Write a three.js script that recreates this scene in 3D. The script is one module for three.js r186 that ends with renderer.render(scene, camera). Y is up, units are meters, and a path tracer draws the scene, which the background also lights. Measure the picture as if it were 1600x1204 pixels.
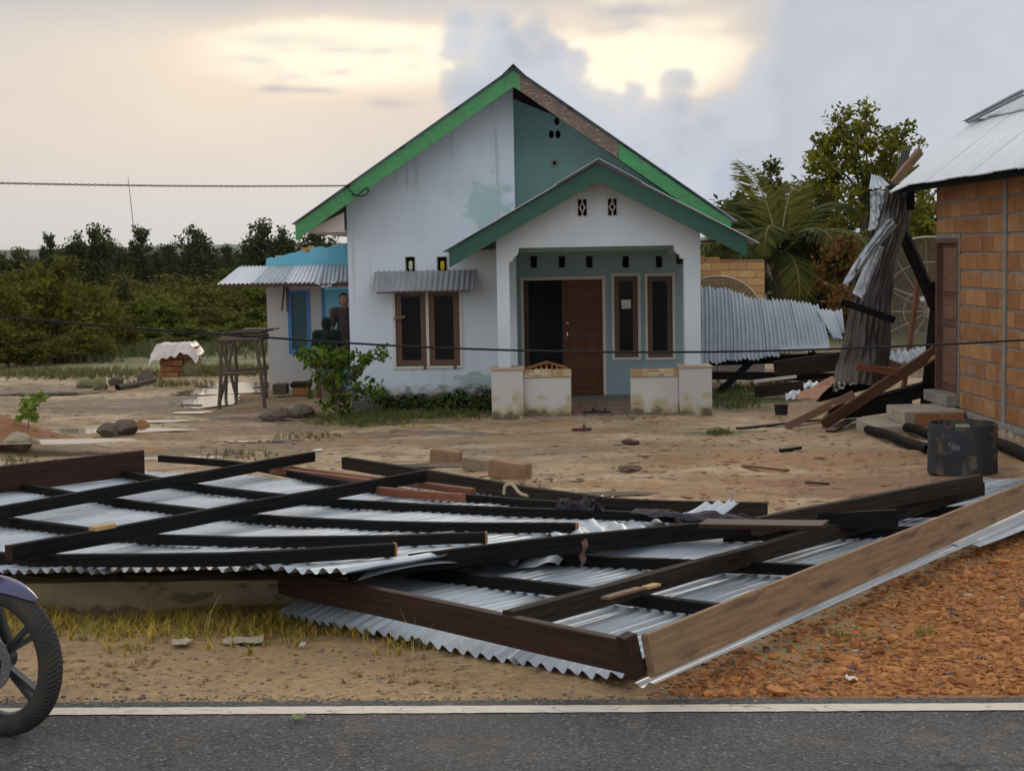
import * as THREE from 'three';
import { RoundedBoxGeometry } from 'three/addons/geometries/RoundedBoxGeometry.js';
import { MarchingCubes } from 'three/addons/objects/MarchingCubes.js';
import { mergeGeometries, mergeVertices } from 'three/addons/utils/BufferGeometryUtils.js';

// ------------------------------------------------------------------ camera, sky, sun, exposure
const scene = new THREE.Scene();
const FPX = 2400, CX = 800, CY = 602, PITCH = Math.atan(207 / FPX), ROLL = 0.018, EYE = 1.7;
const camera = new THREE.PerspectiveCamera(2 * Math.atan(602 / FPX) * 180 / Math.PI, 1600 / 1204, 0.1, 4000);
camera.position.set(0, EYE, 0);
camera.rotation.order = 'YXZ';
camera.rotation.set(-PITCH, 0, -ROLL);
camera.updateMatrixWorld(true);
const EXPOSURE = 1.0;

// noise
function h2(ix, iy) { let n = Math.imul(ix, 374761393) + Math.imul(iy, 668265263); n = Math.imul(n ^ (n >>> 13), 1274126177); return ((n ^ (n >>> 16)) >>> 0) / 4294967296; }
function vn(x, y) {
  const ix = Math.floor(x), iy = Math.floor(y); let fx = x - ix, fy = y - iy;
  fx = fx * fx * (3 - 2 * fx); fy = fy * fy * (3 - 2 * fy);
  const a = h2(ix, iy), b = h2(ix + 1, iy), c = h2(ix, iy + 1), d = h2(ix + 1, iy + 1);
  return a + (b - a) * fx + (c - a) * fy + (a - b - c + d) * fx * fy;
}
function fbm(x, y, o = 4) { let s = 0, a = 0.5, n = 0; for (let i = 0; i < o; i++) { s += a * vn(x, y); n += a; x = x * 2.03 + 17.3; y = y * 2.03 + 9.1; a *= 0.5; } return s / n; }
const sstep = (a, b, x) => { const t = Math.min(1, Math.max(0, (x - a) / (b - a))); return t * t * (3 - 2 * t); };
const lerp = (a, b, t) => a + (b - a) * t;
const mix3 = (a, b, t) => [lerp(a[0], b[0], t), lerp(a[1], b[1], t), lerp(a[2], b[2], t)];
function rng(seed) { let s = seed >>> 0; return () => { s = (s + 0x6D2B79F5) >>> 0; let t = Math.imul(s ^ (s >>> 15), 1 | s); t = (t + Math.imul(t ^ (t >>> 7), 61 | t)) ^ t; return ((t ^ (t >>> 14)) >>> 0) / 4294967296; }; }
const s2l = c => c <= 0.04045 ? c / 12.92 : Math.pow((c + 0.055) / 1.055, 2.4);
const l2s = c => c <= 0.0031308 ? c * 12.92 : 1.055 * Math.pow(c, 1 / 2.4) - 0.055;
const rgb = (r, g, b) => [s2l(r / 255), s2l(g / 255), s2l(b / 255)];

// evening overcast sky: cloud banks with a warm opening in the west
const SKYW = 2048, SKYH = 1536;
function skyColour(a, e) {              // azimuth and elevation in degrees
  const px = 60 * a / 1.43 + 800, py = 395 - 41.9 * e;       // handy units: about 42 to a degree
  const front = Math.exp(-(a * a) / 5000);
  let c = mix3(rgb(190, 195, 203), rgb(222, 213, 204), sstep(14, -12, a) * sstep(-75, -20, a) );
  c = mix3(c, rgb(212, 209, 207), sstep(5, 0, e) * sstep(6, -4, a) * sstep(-75, -20, a) * 0.8);
  c = mix3(c, rgb(226, 213, 201), Math.exp(-Math.pow((px - 350) / 520, 2) - Math.pow((py - 190) / 90, 2)) * 0.7);
  // upper deck, cool grey
  c = mix3(c, rgb(196, 195, 197), sstep(7.5, 10.5, e + 2.2 * (fbm(a * 0.11, e * 0.3, 4) - 0.5)) * 0.75);
  // warm openings
  const n1 = fbm(px * 0.006, py * 0.016, 5) - 0.5;
  const glow = Math.exp(-Math.pow((px - 590) / 290, 2) - Math.pow((py - 90 + 70 * n1) / 58, 2)) * 1.05
    + Math.exp(-Math.pow((px - 1030) / 190, 2) - Math.pow((py - 95 + 80 * n1) / 78, 2)) * 1.2 + Math.exp(-Math.pow((px - 420) / 380, 2) - Math.pow((py - 160) / 90, 2)) * 0.35
    + Math.exp(-Math.pow((px - 980) / 110, 2) - Math.pow((py - 150) / 60, 2)) * 0.6;
  const gl = Math.min(1.15, Math.max(0, glow + n1 * 0.8 * Math.min(1, glow * 1.6)));
  c = mix3(c, rgb(253, 232, 206), Math.min(1, gl * 0.95));
  c = mix3(c, [1.08, 0.985, 0.79], sstep(0.55, 1.1, gl));
  // thin grey streaks
  const st = sstep(0.52, 0.75, fbm(px * 0.0045 + 4, py * 0.03, 5)) * Math.exp(-Math.pow((py - 125) / 55, 2)) * sstep(330, 450, px) * sstep(820, 660, px);
  c = mix3(c, rgb(205, 198, 193), Math.min(1, st * 1.3));
  const st2 = sstep(0.45, 0.7, fbm(px * 0.006 + 31, py * 0.02, 5)) * Math.exp(-Math.pow((py - 38) / 18, 2) - Math.pow((px - 980) / 80, 2));
  c = mix3(c, rgb(200, 198, 200), Math.min(1, st2 * 1.3));
  // cumulus
  let sd = -1e9;
  const blobs = [[735, 40, 34], [790, 52, 38], [842, 62, 34], [730, 72, 30], [800, 95, 62], [870, 100, 42], [905, 108, 30], [840, 150, 80], [760, 150, 60], [930, 215, 75], [990, 175, 32], [960, 160, 20], [860, 230, 120], [1072, 140, 26], [1062, 180, 40], [1125, 185, 38], [1040, 250, 95], [1180, 205, 50], [1150, 260, 110], [1262, 100, 66], [1310, 60, 112], [1380, 100, 180], [1290, 210, 150], [1500, 120, 260]];
  for (const [bx, by, br] of blobs) { const q = br - Math.hypot(px - bx, py - by); sd = Math.max(sd, q); }
  const nz = fbm(px * 0.022, py * 0.022, 5) - 0.5, nz2 = fbm(px * 0.06 + 7, py * 0.06, 4) - 0.5;
  const cum = sstep(-3, 5, sd + nz * 44 + nz2 * 22) * sstep(-16, 12, py + 40 * n1);
  const cc = mix3(rgb(200, 206, 217), rgb(186, 192, 204), sstep(0.35, 0.65, fbm(px * 0.012 + 50, py * 0.014, 4)));
  c = mix3(c, mix3(cc, rgb(216, 211, 206), sstep(34, -4, sd + nz * 40) * 0.75), cum * (0.80 + 0.16 * sstep(0, 40, sd)));
  c = mix3(c, rgb(201, 205, 212), sstep(1130, 1290, px) * 0.6 * sstep(-40, 60, py));
  // soft tone variation
  const v = 1.035 + (fbm(a * 0.10 + 40, e * 0.22 + 9, 5) - 0.5) * 0.16;
  c = [c[0] * v, c[1] * v, c[2] * v];
  return c;
}
const GROUNDC = [0.16, 0.15, 0.13];
function makeSky() {
  const data = new Float32Array(SKYW * SKYH * 4);
  for (let j = 0; j < SKYH; j++) {
    const e = ((j + 0.5) / SKYH - 0.5) * 180;
    for (let i = 0; i < SKYW; i++) {
      const th = ((i + 0.5) / SKYW - 0.5) * 2 * Math.PI;       // atan2(z, x)
      const x = Math.cos(th), z = Math.sin(th);
      const a = Math.atan2(x, -z) * 180 / Math.PI;
      let c;
      if (e < -1) c = GROUNDC;
      else {
        // the deck overhead and behind: even blue-grey overcast
        const w = sstep(10.5, 26, e), w2 = sstep(35, 80, Math.abs(a));
        const nn = fbm(a * 0.05 + 60, e * 0.07, 5);
        const deck = mix3([0.80, 0.815, 0.85], [0.98, 0.985, 1.01], sstep(0.3, 0.7, nn));
        const warm = Math.exp(-(a * a) / 2200) * Math.exp(-Math.pow((e - 8) / 16, 2));
        const d2 = mix3(deck, [0.92, 0.84, 0.72], warm * 0.8);
        c = (w < 1 && w2 < 1) ? skyColour(a, Math.max(0, e)) : d2;
        c = mix3(c, d2, Math.max(w, w2));
      }
      const k = (j * SKYW + i) * 4;
      data[k] = c[0]; data[k + 1] = c[1]; data[k + 2] = c[2]; data[k + 3] = 1;
    }
  }
  const t = new THREE.DataTexture(data, SKYW, SKYH, THREE.RGBAFormat, THREE.FloatType);
  t.mapping = THREE.EquirectangularReflectionMapping;
  t.magFilter = t.minFilter = THREE.LinearFilter; t.needsUpdate = true;
  return t;
}
const skyTex = makeSky();
scene.background = skyTex; scene.environment = skyTex;
scene.fog = new THREE.FogExp2(new THREE.Color().setRGB(0.62, 0.64, 0.66), 0.00009);
const sun = new THREE.DirectionalLight(new THREE.Color(1, 0.86, 0.66), 0.6);
sun.position.set(12, 28, -90); sun.target.position.set(0, 0, -15);
sun.castShadow = true; sun.shadow.radius = 26; sun.shadow.mapSize.set(2048, 2048);
Object.assign(sun.shadow.camera, { left: -40, right: 40, top: 40, bottom: -40, near: 1, far: 250 });
scene.add(sun, sun.target);

// ------------------------------------------------------------------ helpers
const V = (x, y, z) => new THREE.Vector3(x, y, z);
function ray(px, py) { return V((px - CX) / FPX, -(py - CY) / FPX, -1).applyQuaternion(camera.quaternion); }
function at(px, py, d) { const r = ray(px, py); return r.multiplyScalar(d / -r.z).add(camera.position); }       // point of that direction at depth d
function onY(px, py, y) { const r = ray(px, py); return r.multiplyScalar((y - EYE) / r.y).add(camera.position); }
function onPlane(px, py, p, n) { const r = ray(px, py); const t = n.dot(p.clone().sub(camera.position)) / n.dot(r); return r.multiplyScalar(t).add(camera.position); }
const fx = (px, py, d) => at(px, py, d).x, fy = (px, py, d) => at(px, py, d).y;

// ground profile
const TILT = 0.044;                    // the road runs slightly askew to the view
function prof(d) {
  const k = [[-50, 0], [5.8, -0.004], [6.2, -0.03], [8.4, -0.075], [13.6, -0.27], [22.0, -0.745], [24, -0.77], [60, -1.0], [150, -2.0], [4000, -3]];
  for (let i = 1; i < k.length; i++) if (d < k[i][0]) return lerp(k[i - 1][1], k[i][1], (d - k[i - 1][0]) / (k[i][0] - k[i - 1][0]));
  return -3;
}
const MOUND = [];
function gy(x, z) {
  const d = -z, u = d + TILT * x;
  let y = prof(u);
  const L = sstep(1.3, -0.6, x) * sstep(6.0, 8.1, u) * (u < 8.42 ? 1 : 0);
  y -= 0.13 * L;
  const r = sstep(5.85, 6.4, u);
  y += r * ((fbm(x * 1.3, z * 1.3, 3) - 0.5) * 0.07 + (fbm(x * 6, z * 6, 3) - 0.5) * 0.034);
  if (x < -3 && d > 10 && d < 25) { const q = Math.hypot((x - MX) / 1.7, (z - MZ) / 1.5); y += 0.62 * Math.exp(-q * q * 1.6); }
  return y;
}
const MX = -6.9, MZ = -17.9;
function onG(px, py) { const r = ray(px, py), f = t => { const p = r.clone().multiplyScalar(t).add(camera.position); return p.y - gy(p.x, p.z); }; let a = 4, b = 4; while (b < 400 && f(b) > 0) { a = b; b *= 1.03; } for (let i = 0; i < 14; i++) { const m = (a + b) / 2; if (f(m) > 0) a = m; else b = m; } const p = r.multiplyScalar(b).add(camera.position); p.y = gy(p.x, p.z); return p; }

const names = {};
function numbered(n) { if (names[n] === undefined) { names[n] = 0; return n; } names[n]++; return n + '_' + String(names[n]).padStart(3, '0'); }
const origin = new WeakMap();
function thing(name, label, category, pos, group, parent = scene) {
  const g = new THREE.Group(); g.name = numbered(name); g.userData = { label, category }; if (group) g.userData.group = group;
  g.position.copy(pos || V(0, 0, 0)); origin.set(g, g.position.clone()); parent.add(g); return g;
}
function part(parent, name, geo, mat, worldPos) {       // geometry in world coordinates, or placed at worldPos
  const m = new THREE.Mesh(geo, mat); m.name = name; m.castShadow = m.receiveShadow = true;
  const o = origin.get(parent) || V(0, 0, 0);
  if (worldPos) { m.position.copy(worldPos).sub(o); origin.set(m, worldPos.clone()); }
  else { geo.translate(-o.x, -o.y, -o.z); origin.set(m, o.clone()); }
  parent.add(m); return m;
}
function single(name, label, category, geo, mat, pos, group) {  // a thing that is one mesh, geometry in world coordinates
  const m = new THREE.Mesh(geo, mat); m.name = numbered(name); m.castShadow = m.receiveShadow = true; m.userData = { label, category }; if (group) m.userData.group = group;
  geo.translate(-pos.x, -pos.y, -pos.z); m.position.copy(pos); origin.set(m, pos.clone()); scene.add(m); return m;
}
function structure(name, geo, mat, kind = 'structure', label) { const m = new THREE.Mesh(geo, mat); m.name = numbered(name); m.userData = { kind }; if (label) m.userData.label = label; m.castShadow = m.receiveShadow = true; scene.add(m); origin.set(m, V(0, 0, 0)); return m; }
function tri(g, s = 1) {               // uv in metres from the dominant face direction
  if (!g.attributes.normal) g.computeVertexNormals();
  const p = g.attributes.position, n = g.attributes.normal, uv = new Float32Array(p.count * 2);
  for (let i = 0; i < p.count; i++) {
    const ax = Math.abs(n.getX(i)), ay = Math.abs(n.getY(i)), az = Math.abs(n.getZ(i));
    let u, v; if (ay >= ax && ay >= az) { u = p.getX(i); v = p.getZ(i); } else if (ax >= az) { u = p.getZ(i); v = p.getY(i); } else { u = p.getX(i); v = p.getY(i); }
    uv[2 * i] = u * s; uv[2 * i + 1] = v * s;
  }
  g.setAttribute('uv', new THREE.BufferAttribute(uv, 2)); return g;
}
function box(x0, x1, y0, y1, z0, z1) { const g = new THREE.BoxGeometry(Math.abs(x1 - x0), Math.abs(y1 - y0), Math.abs(z1 - z0)); g.translate((x0 + x1) / 2, (y0 + y1) / 2, (z0 + z1) / 2); return tri(g); }
function rbox(x0, x1, y0, y1, z0, z1, r = 0.008) { const g = new RoundedBoxGeometry(Math.abs(x1 - x0), Math.abs(y1 - y0), Math.abs(z1 - z0), 1, r); g.translate((x0 + x1) / 2, (y0 + y1) / 2, (z0 + z1) / 2); return tri(g); }
function extr(pts, holes, z0, z1) {    // polygon in x,y extruded along z
  const s = new THREE.Shape(pts.map(p => new THREE.Vector2(p[0], p[1])));
  for (const h of holes || []) s.holes.push(new THREE.Path(h.map(p => new THREE.Vector2(p[0], p[1]))));
  const g = new THREE.ExtrudeGeometry(s, { depth: Math.abs(z1 - z0), bevelEnabled: false }); g.translate(0, 0, Math.min(z0, z1)); return tri(g);
}
const rectHole = (x0, x1, y0, y1) => [[x0, y0], [x0, y1], [x1, y1], [x1, y0]];
// a timber between two points; w across, h along "up"; bend lifts the middle
function timberGeo(L, w, h, bend, seed = 1, segs = 10) {
  const g = new THREE.BoxGeometry(L, h, w, segs, 2, 2); tri(g);
  const p = g.attributes.position, uv = g.attributes.uv;
  for (let i = 0; i < p.count; i++) {
    const x = p.getX(i), t = 2 * x / L; let y = p.getY(i), z = p.getZ(i);
    const edge = (Math.abs(y) > h * 0.4 && Math.abs(z) > w * 0.4) ? 0.93 : 1; y *= edge; z *= edge;
    const n1 = fbm(x * 1.7 + seed * 13, seed + y * 3, 2) - 0.5, n2 = fbm(x * 1.7 + seed * 7 + 40, seed + z * 3, 2) - 0.5;
    p.setXYZ(i, x, y + bend * (1 - t * t) + n1 * 0.012, z + n2 * 0.016);
    uv.setX(i, uv.getX(i) + seed * 0.37); uv.setY(i, uv.getY(i) + seed * 0.53);
  }
  g.computeVertexNormals(); return g;
}
function orient(m, p0, p1, up = V(0, 1, 0)) {
  const x = p1.clone().sub(p0).normalize(), z = x.clone().cross(up).normalize(), y = z.clone().cross(x).normalize();
  m.quaternion.setFromRotationMatrix(new THREE.Matrix4().makeBasis(x, y, z));
}
let tseed = 1;
function timber(parent, name, p0, p1, w, h, mat, { up, bend = 0, endMat } = {}) {
  const L = p0.distanceTo(p1), g = timberGeo(L, w, h, bend, ++tseed, bend ? 14 : 6);
  const m = new THREE.Mesh(g, mat); m.name = name; m.castShadow = m.receiveShadow = true;
  const c = p0.clone().add(p1).multiplyScalar(0.5), o = origin.get(parent) || V(0, 0, 0);
  m.position.copy(c).sub(o); orient(m, p0, p1, up); parent.add(m);
  if (endMat) for (const s of [-1, 1]) { const e = new THREE.Mesh(new THREE.BoxGeometry(0.012, h * 0.94, w * 0.94), endMat); e.name = 'sawn_end'; e.position.set(s * (L / 2), 0, 0); e.castShadow = e.receiveShadow = true; m.add(e); }
  return m;
}
function looseTimber(name, label, cat, p0, p1, w, h, mat, o = {}, group) {
  const L = p0.distanceTo(p1), g = timberGeo(L, w, h, o.bend || 0, ++tseed, 6); const m = new THREE.Mesh(g, mat); m.name = numbered(name);
  m.userData = { label, category: cat }; if (group) m.userData.group = group; m.castShadow = m.receiveShadow = true;
  m.position.copy(p0).add(p1).multiplyScalar(0.5); orient(m, p0, p1, o.up); scene.add(m); return m;
}
function taperTube(pts, r0, r1, rs = 7, seg) {
  const c = new THREE.CatmullRomCurve3(pts); seg = seg || Math.max(4, pts.length * 4); const g = new THREE.TubeGeometry(c, seg, 1, rs, false);
  const p = g.attributes.position;
  for (let i = 0; i <= seg; i++) { const q = c.getPointAt(i / seg), r = lerp(r0, r1, i / seg); for (let j = 0; j <= rs; j++) { const k = i * (rs + 1) + j; const v = V().fromBufferAttribute(p, k).sub(q).multiplyScalar(r).add(q); p.setXYZ(k, v.x, v.y, v.z); } }
  g.computeVertexNormals(); return g;
}
function tube(pts, r, rs = 7, seg) { return new THREE.TubeGeometry(new THREE.CatmullRomCurve3(pts), seg || pts.length * 5, r, rs, false); }
const quadP = (A, B, C, D) => (u, v) => A.clone().lerp(B, u).lerp(D.clone().lerp(C, u), v);
// corrugated sheet over a patch P(u, v): waves across u, ribs run along v
function corrugated(P, waves, nv, amp, spw = 6, flat) {
  const nu = Math.round(waves * spw), pos = [], uv = [], idx = [];
  let w = 0, l = P(0.5, 0).distanceTo(P(0.5, 1)); w = P(0, 0.5).distanceTo(P(1, 0.5));
  for (let j = 0; j <= nv; j++) for (let i = 0; i <= nu; i++) {
    const u = i / nu, v = j / nv, p = P(u, v), e = 1e-3;
    const du = P(Math.min(1, u + e), v).sub(P(Math.max(0, u - e), v)), dv = P(u, Math.min(1, v + e)).sub(P(u, Math.max(0, v - e)));
    const n = du.cross(dv).normalize(); const k = flat ? flat(u, v) : 1;
    p.addScaledVector(n, amp * k * Math.sin(2 * Math.PI * waves * u)); pos.push(p.x, p.y, p.z); uv.push(u * w, v * l);
  }
  for (let j = 0; j < nv; j++) for (let i = 0; i < nu; i++) { const a = j * (nu + 1) + i, b = a + 1, c = a + nu + 1, d = c + 1; idx.push(a, b, d, a, d, c); }
  const g = new THREE.BufferGeometry(); g.setAttribute('position', new THREE.Float32BufferAttribute(pos, 3)); g.setAttribute('uv', new THREE.Float32BufferAttribute(uv, 2)); g.setIndex(idx); g.computeVertexNormals(); return g;
}
const grid = (P, nu, nv) => corrugated(P, 1, nv, 0, nu);

// ------------------------------------------------------------------ textures and materials
let TILE = true;
function tex(w, h, fn0, rx = 1, ry = rx, srgb = true) {
  const arr = c => Array.isArray(c) ? c : [c, c, c];
  const fu = (u, v, i, j) => { const c = arr(fn0(u, v, i, j)); return u > 0.8 ? mix3(c, arr(fn0(u - 1, v, i - w, j)), sstep(0.8, 1, u)) : c; };
  const fn = TILE ? (u, v, i, j) => v > 0.8 ? mix3(fu(u, v, i, j), fu(u, v - 1, i, j - h), sstep(0.8, 1, v)) : fu(u, v, i, j) : fn0;  // fn(u, v) gives linear rgb (or grey)
  const d = new Uint8Array(w * h * 4);
  for (let j = 0; j < h; j++) for (let i = 0; i < w; i++) {
    let c = fn(i / w, j / h, i, j); if (!Array.isArray(c)) c = [c, c, c]; const k = (j * w + i) * 4;
    for (let q = 0; q < 3; q++) { const x = Math.min(1, Math.max(0, c[q])); d[k + q] = Math.round(255 * (srgb ? l2s(x) : x)); } d[k + 3] = 255;
  }
  const t = new THREE.DataTexture(d, w, h); t.wrapS = t.wrapT = THREE.RepeatWrapping; t.magFilter = THREE.LinearFilter; t.minFilter = THREE.LinearMipmapLinearFilter; t.generateMipmaps = true;
  if (srgb) t.colorSpace = THREE.SRGBColorSpace; t.repeat.set(rx, ry); t.needsUpdate = true; return t;
}
const std = (o) => new THREE.MeshStandardMaterial({ roughness: 0.85, side: THREE.DoubleSide, ...o });
const lin = (r, g, b) => new THREE.Color().setRGB(r, g, b);
function woodMat(a, b, rough = 0.75, opt = {}) {
  const t = tex(512, 256, (u, v) => {
    const g = fbm(u * 9, v * 70, 4), l = fbm(u * 4 + 9, v * 9, 4), f = vn(u * 60, v * 380); let c = mix3(a, b, Math.min(1, Math.max(0, g * 0.75 + l * 0.5 + (f - 0.5) * 0.25 - 0.12)));
    if (opt.fleck) { const q = sstep(0.55, 0.78, fbm(u * 9, v * 26, 5)); c = mix3(c, opt.fleck, q * 0.8); }
    return c;
  }, 0.5, 1);
  return new THREE.MeshPhysicalMaterial({ side: THREE.DoubleSide, specularIntensity: opt.spec ?? 1, map: t, roughness: rough, bumpMap: opt.bump ? tex(256, 256, (u, v) => fbm(u * 8, v * 60, 3), 0.5, 1, false) : null, bumpScale: 0.004 });
}
const M = {};
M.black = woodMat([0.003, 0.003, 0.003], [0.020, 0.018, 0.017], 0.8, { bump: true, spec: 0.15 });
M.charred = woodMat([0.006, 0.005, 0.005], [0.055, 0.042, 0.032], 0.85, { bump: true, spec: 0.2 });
M.darkbrown = woodMat([0.016, 0.007, 0.005], [0.055, 0.026, 0.017], 0.7, { bump: true, spec: 0.4 });
M.redwood = woodMat([0.11, 0.035, 0.015], [0.26, 0.095, 0.045], 0.75, { bump: true });
M.fascia = woodMat([0.12, 0.07, 0.035], [0.33, 0.205, 0.11], 0.85, { bump: true, fleck: [0.09, 0.055, 0.03] });
M.plank = woodMat([0.09, 0.045, 0.028], [0.24, 0.13, 0.08], 0.8, { bump: true });
M.palewood = woodMat([0.34, 0.20, 0.08], [0.55, 0.36, 0.16], 0.8);
M.sawn = woodMat([0.22, 0.085, 0.035], [0.36, 0.16, 0.07], 0.9);
M.doorwood = woodMat([0.085, 0.030, 0.012], [0.155, 0.062, 0.026], 0.5, { spec: 0.5 });
M.framewood = woodMat([0.085, 0.040, 0.024], [0.15, 0.075, 0.045], 0.5);
M.oldred = woodMat([0.07, 0.028, 0.018], [0.17, 0.085, 0.058], 0.7);
M.bark = woodMat([0.07, 0.055, 0.042], [0.20, 0.165, 0.13], 0.95, { bump: true });
M.stick = woodMat([0.055, 0.040, 0.030], [0.15, 0.11, 0.08], 0.9);
M.barge = std({ roughness: 0.6, map: tex(512, 256, (u, v) => { const g = fbm(u * 14, v * 40, 4); let c = mix3([0.045, 0.26, 0.085], [0.085, 0.36, 0.13], g); const q = sstep(0.60, 0.70, fbm(u * 30, v * 34 + 5, 5)); return mix3(c, [0.12, 0.14, 0.08], q * 0.7); }, 0.5, 1) });
M.bargebare = std({ roughness: 0.9, map: tex(512, 256, (u, v) => { const g = fbm(u * 20, v * 60, 4); let c = mix3([0.12, 0.085, 0.065], [0.25, 0.18, 0.14], g); return mix3(c, [0.42, 0.39, 0.36], sstep(0.58, 0.72, fbm(u * 40, v * 70, 4)) * 0.6); }, 0.5, 1) });
M.porchgreen = std({ roughness: 0.6, map: tex(256, 256, (u, v) => mix3([0.016, 0.080, 0.055], [0.03, 0.115, 0.08], fbm(u * 8, v * 30, 4)), 0.5, 1) });
// zinc sheet
function zincTex(a, b, rust = 0, seed = 0) {
  return tex(512, 512, (u, v) => {
    const n = fbm(u * 6 + seed, v * 2.5, 5), s = fbm(u * 40 + seed, v * 8, 3), q = h2((u * 150) | 0, (v * 150) | 0);
    let c = mix3(a, b, Math.min(1, Math.max(0, n * 0.9 + (s - 0.5) * 0.5 + (q - 0.5) * 0.08)));
    if (rust) c = mix3(c, [0.20, 0.10, 0.05], sstep(0.62, 0.74, fbm(u * 12 + 3 + seed, v * 9, 5)) * rust);
    return c;
  }, 0.5, 0.5);
}
const zincR = tex(256, 256, (u, v) => 0.36 + 0.30 * fbm(u * 7, v * 5, 5), 0.5, 0.5, false);
M.zinc = std({ map: zincTex([0.32, 0.37, 0.42], [0.49, 0.54, 0.59], 0.22, 1), metalness: 0.4, roughness: 1, roughnessMap: zincR });
M.zincB = std({ map: zincTex([0.28, 0.32, 0.36], [0.45, 0.49, 0.53], 0.2, 5), metalness: 0.45, roughness: 1, roughnessMap: zincR });
M.zincC = std({ map: zincTex([0.38, 0.42, 0.46], [0.54, 0.58, 0.62], 0.18, 9), metalness: 0.35, roughness: 1, roughnessMap: zincR });
M.zincRoof = std({ map: zincTex([0.58, 0.61, 0.64], [0.74, 0.76, 0.79], 0.1, 2), metalness: 0.35, roughness: 0.6 });
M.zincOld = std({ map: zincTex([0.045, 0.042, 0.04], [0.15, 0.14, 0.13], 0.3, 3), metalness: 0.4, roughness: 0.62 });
M.awning = std({ map: zincTex([0.22, 0.24, 0.27], [0.44, 0.47, 0.50], 0.1, 7), metalness: 0.3, roughness: 0.6 });
M.rustsheet = std({ map: tex(256, 256, (u, v) => mix3([0.16, 0.055, 0.025], [0.42, 0.22, 0.13], fbm(u * 7, v * 7, 5)), 1), roughness: 0.9 });
// plaster
function plaster(base, dark, spots, seed = 0) {
  return std({ roughness: 0.92, map: tex(512, 512, (u, v) => {
    const n = fbm(u * 5 + seed, v * 5, 5), f = fbm(u * 60, v * 60 + seed, 3), k = fbm(u * 26 + 3 + seed, v * 5, 4);
    let c = mix3(base, dark, sstep(0.42, 0.80, n) * 0.55 + (f - 0.5) * 0.14 + sstep(0.58, 0.8, k) * 0.18);
    if (spots) for (const [su, sv, ru, rv, col, amt, th] of spots) { const q = Math.exp(-Math.pow((u - su) / ru, 2) - Math.pow((v - sv) / rv, 2)); c = mix3(c, col, sstep(th, th + 0.18, q * 0.7 + fbm(u * 34 + seed, v * 34, 4) * 0.6) * amt); }
    return c;
  }, 0.16, 0.16) });
}
M.white = plaster([0.63, 0.715, 0.80], [0.49, 0.56, 0.63]);
M.porchwhite = plaster([0.64, 0.71, 0.775], [0.46, 0.53, 0.57], null, 11);
M.teal = plaster([0.52, 0.82, 0.78], [0.40, 0.68, 0.66], null, 23);
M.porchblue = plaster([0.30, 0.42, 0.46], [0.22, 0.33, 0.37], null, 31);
M.annexwhite = plaster([0.56, 0.55, 0.54], [0.43, 0.43, 0.42], null, 41);
M.annexblue = plaster([0.16, 0.50, 0.68], [0.26, 0.58, 0.70], null, 43);
M.cream = plaster([0.68, 0.63, 0.56], [0.55, 0.50, 0.44], null, 47);
M.trim = std({ color: lin(0.62, 0.58, 0.54), roughness: 0.7 });
M.turq = std({ color: lin(0.16, 0.47, 0.60), roughness: 0.6 });
M.bluepaint = std({ color: lin(0.06, 0.19, 0.42), roughness: 0.6 });
M.darkglass = new THREE.MeshPhysicalMaterial({ color: lin(0.010, 0.011, 0.012), roughness: 0.15, specularIntensity: 0.35, side: THREE.DoubleSide });
M.dark = std({ color: lin(0.015, 0.014, 0.013), roughness: 0.95 });
M.chrome = std({ color: lin(0.7, 0.7, 0.68), metalness: 0.9, roughness: 0.25 });
M.paper = std({ color: lin(0.72, 0.70, 0.66) });
M.wire = std({ color: lin(0.008, 0.008, 0.009), roughness: 0.95 });
M.concrete = std({ roughness: 0.95, map: tex(512, 512, (u, v) => { const n = fbm(u * 9, v * 9, 5), f = h2((u * 256) | 0, (v * 256) | 0); return mix3([0.24, 0.205, 0.155], [0.40, 0.355, 0.28], n + (f - 0.5) * 0.18); }, 0.7) });
M.kerb = std({ roughness: 0.95, map: tex(512, 512, (u, v) => { const n = fbm(u * 9, v * 9, 5), f = h2((u * 256) | 0, (v * 256) | 0), q = fbm(u * 14 + 3, v * 22, 5); let c = mix3([0.27, 0.205, 0.12], [0.44, 0.355, 0.225], n + (f - 0.5) * 0.15); return mix3(c, [0.10, 0.075, 0.04], sstep(0.60, 0.72, q) * 0.7); }, 0.7) });
M.zincD = std({ map: zincTex([0.25, 0.29, 0.33], [0.42, 0.46, 0.50], 0.1, 13), metalness: 0.35, roughness: 0.55 });
M.mortar = std({ roughness: 0.97, map: tex(256, 256, (u, v) => mix3([0.16, 0.145, 0.125], [0.30, 0.275, 0.245], fbm(u * 12, v * 12, 4)), 1.5) });
const brickMats = [[0.34, 0.150, 0.052], [0.38, 0.175, 0.062], [0.30, 0.130, 0.048], [0.40, 0.20, 0.078], [0.35, 0.16, 0.06]].map((c, i) => std({ roughness: 0.95, map: tex(128, 128, (u, v) => { const n = fbm(u * 5 + i * 9, v * 7, 4); const q = sstep(0.60, 0.74, fbm(u * 8 + i * 3, v * 6 + 9, 5)); return mix3(mix3(c.map(x => x * 0.66), c.map(x => x * 1.15), n), [0.30, 0.23, 0.17], q * 0.55); }, 0.9) }));
const yellowBricks = [[0.55, 0.33, 0.13], [0.60, 0.37, 0.16], [0.50, 0.27, 0.11]].map((c, i) => std({ roughness: 0.95, map: tex(128, 128, (u, v) => mix3(c.map(x => x * 0.75), c.map(x => x * 1.1), fbm(u * 5 + i * 5, v * 6, 4)), 2) }));
M.rock = std({ roughness: 0.95, map: tex(256, 256, (u, v) => mix3([0.04, 0.031, 0.023], [0.17, 0.132, 0.098], fbm(u * 14, v * 14, 5)), 2) });
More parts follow.
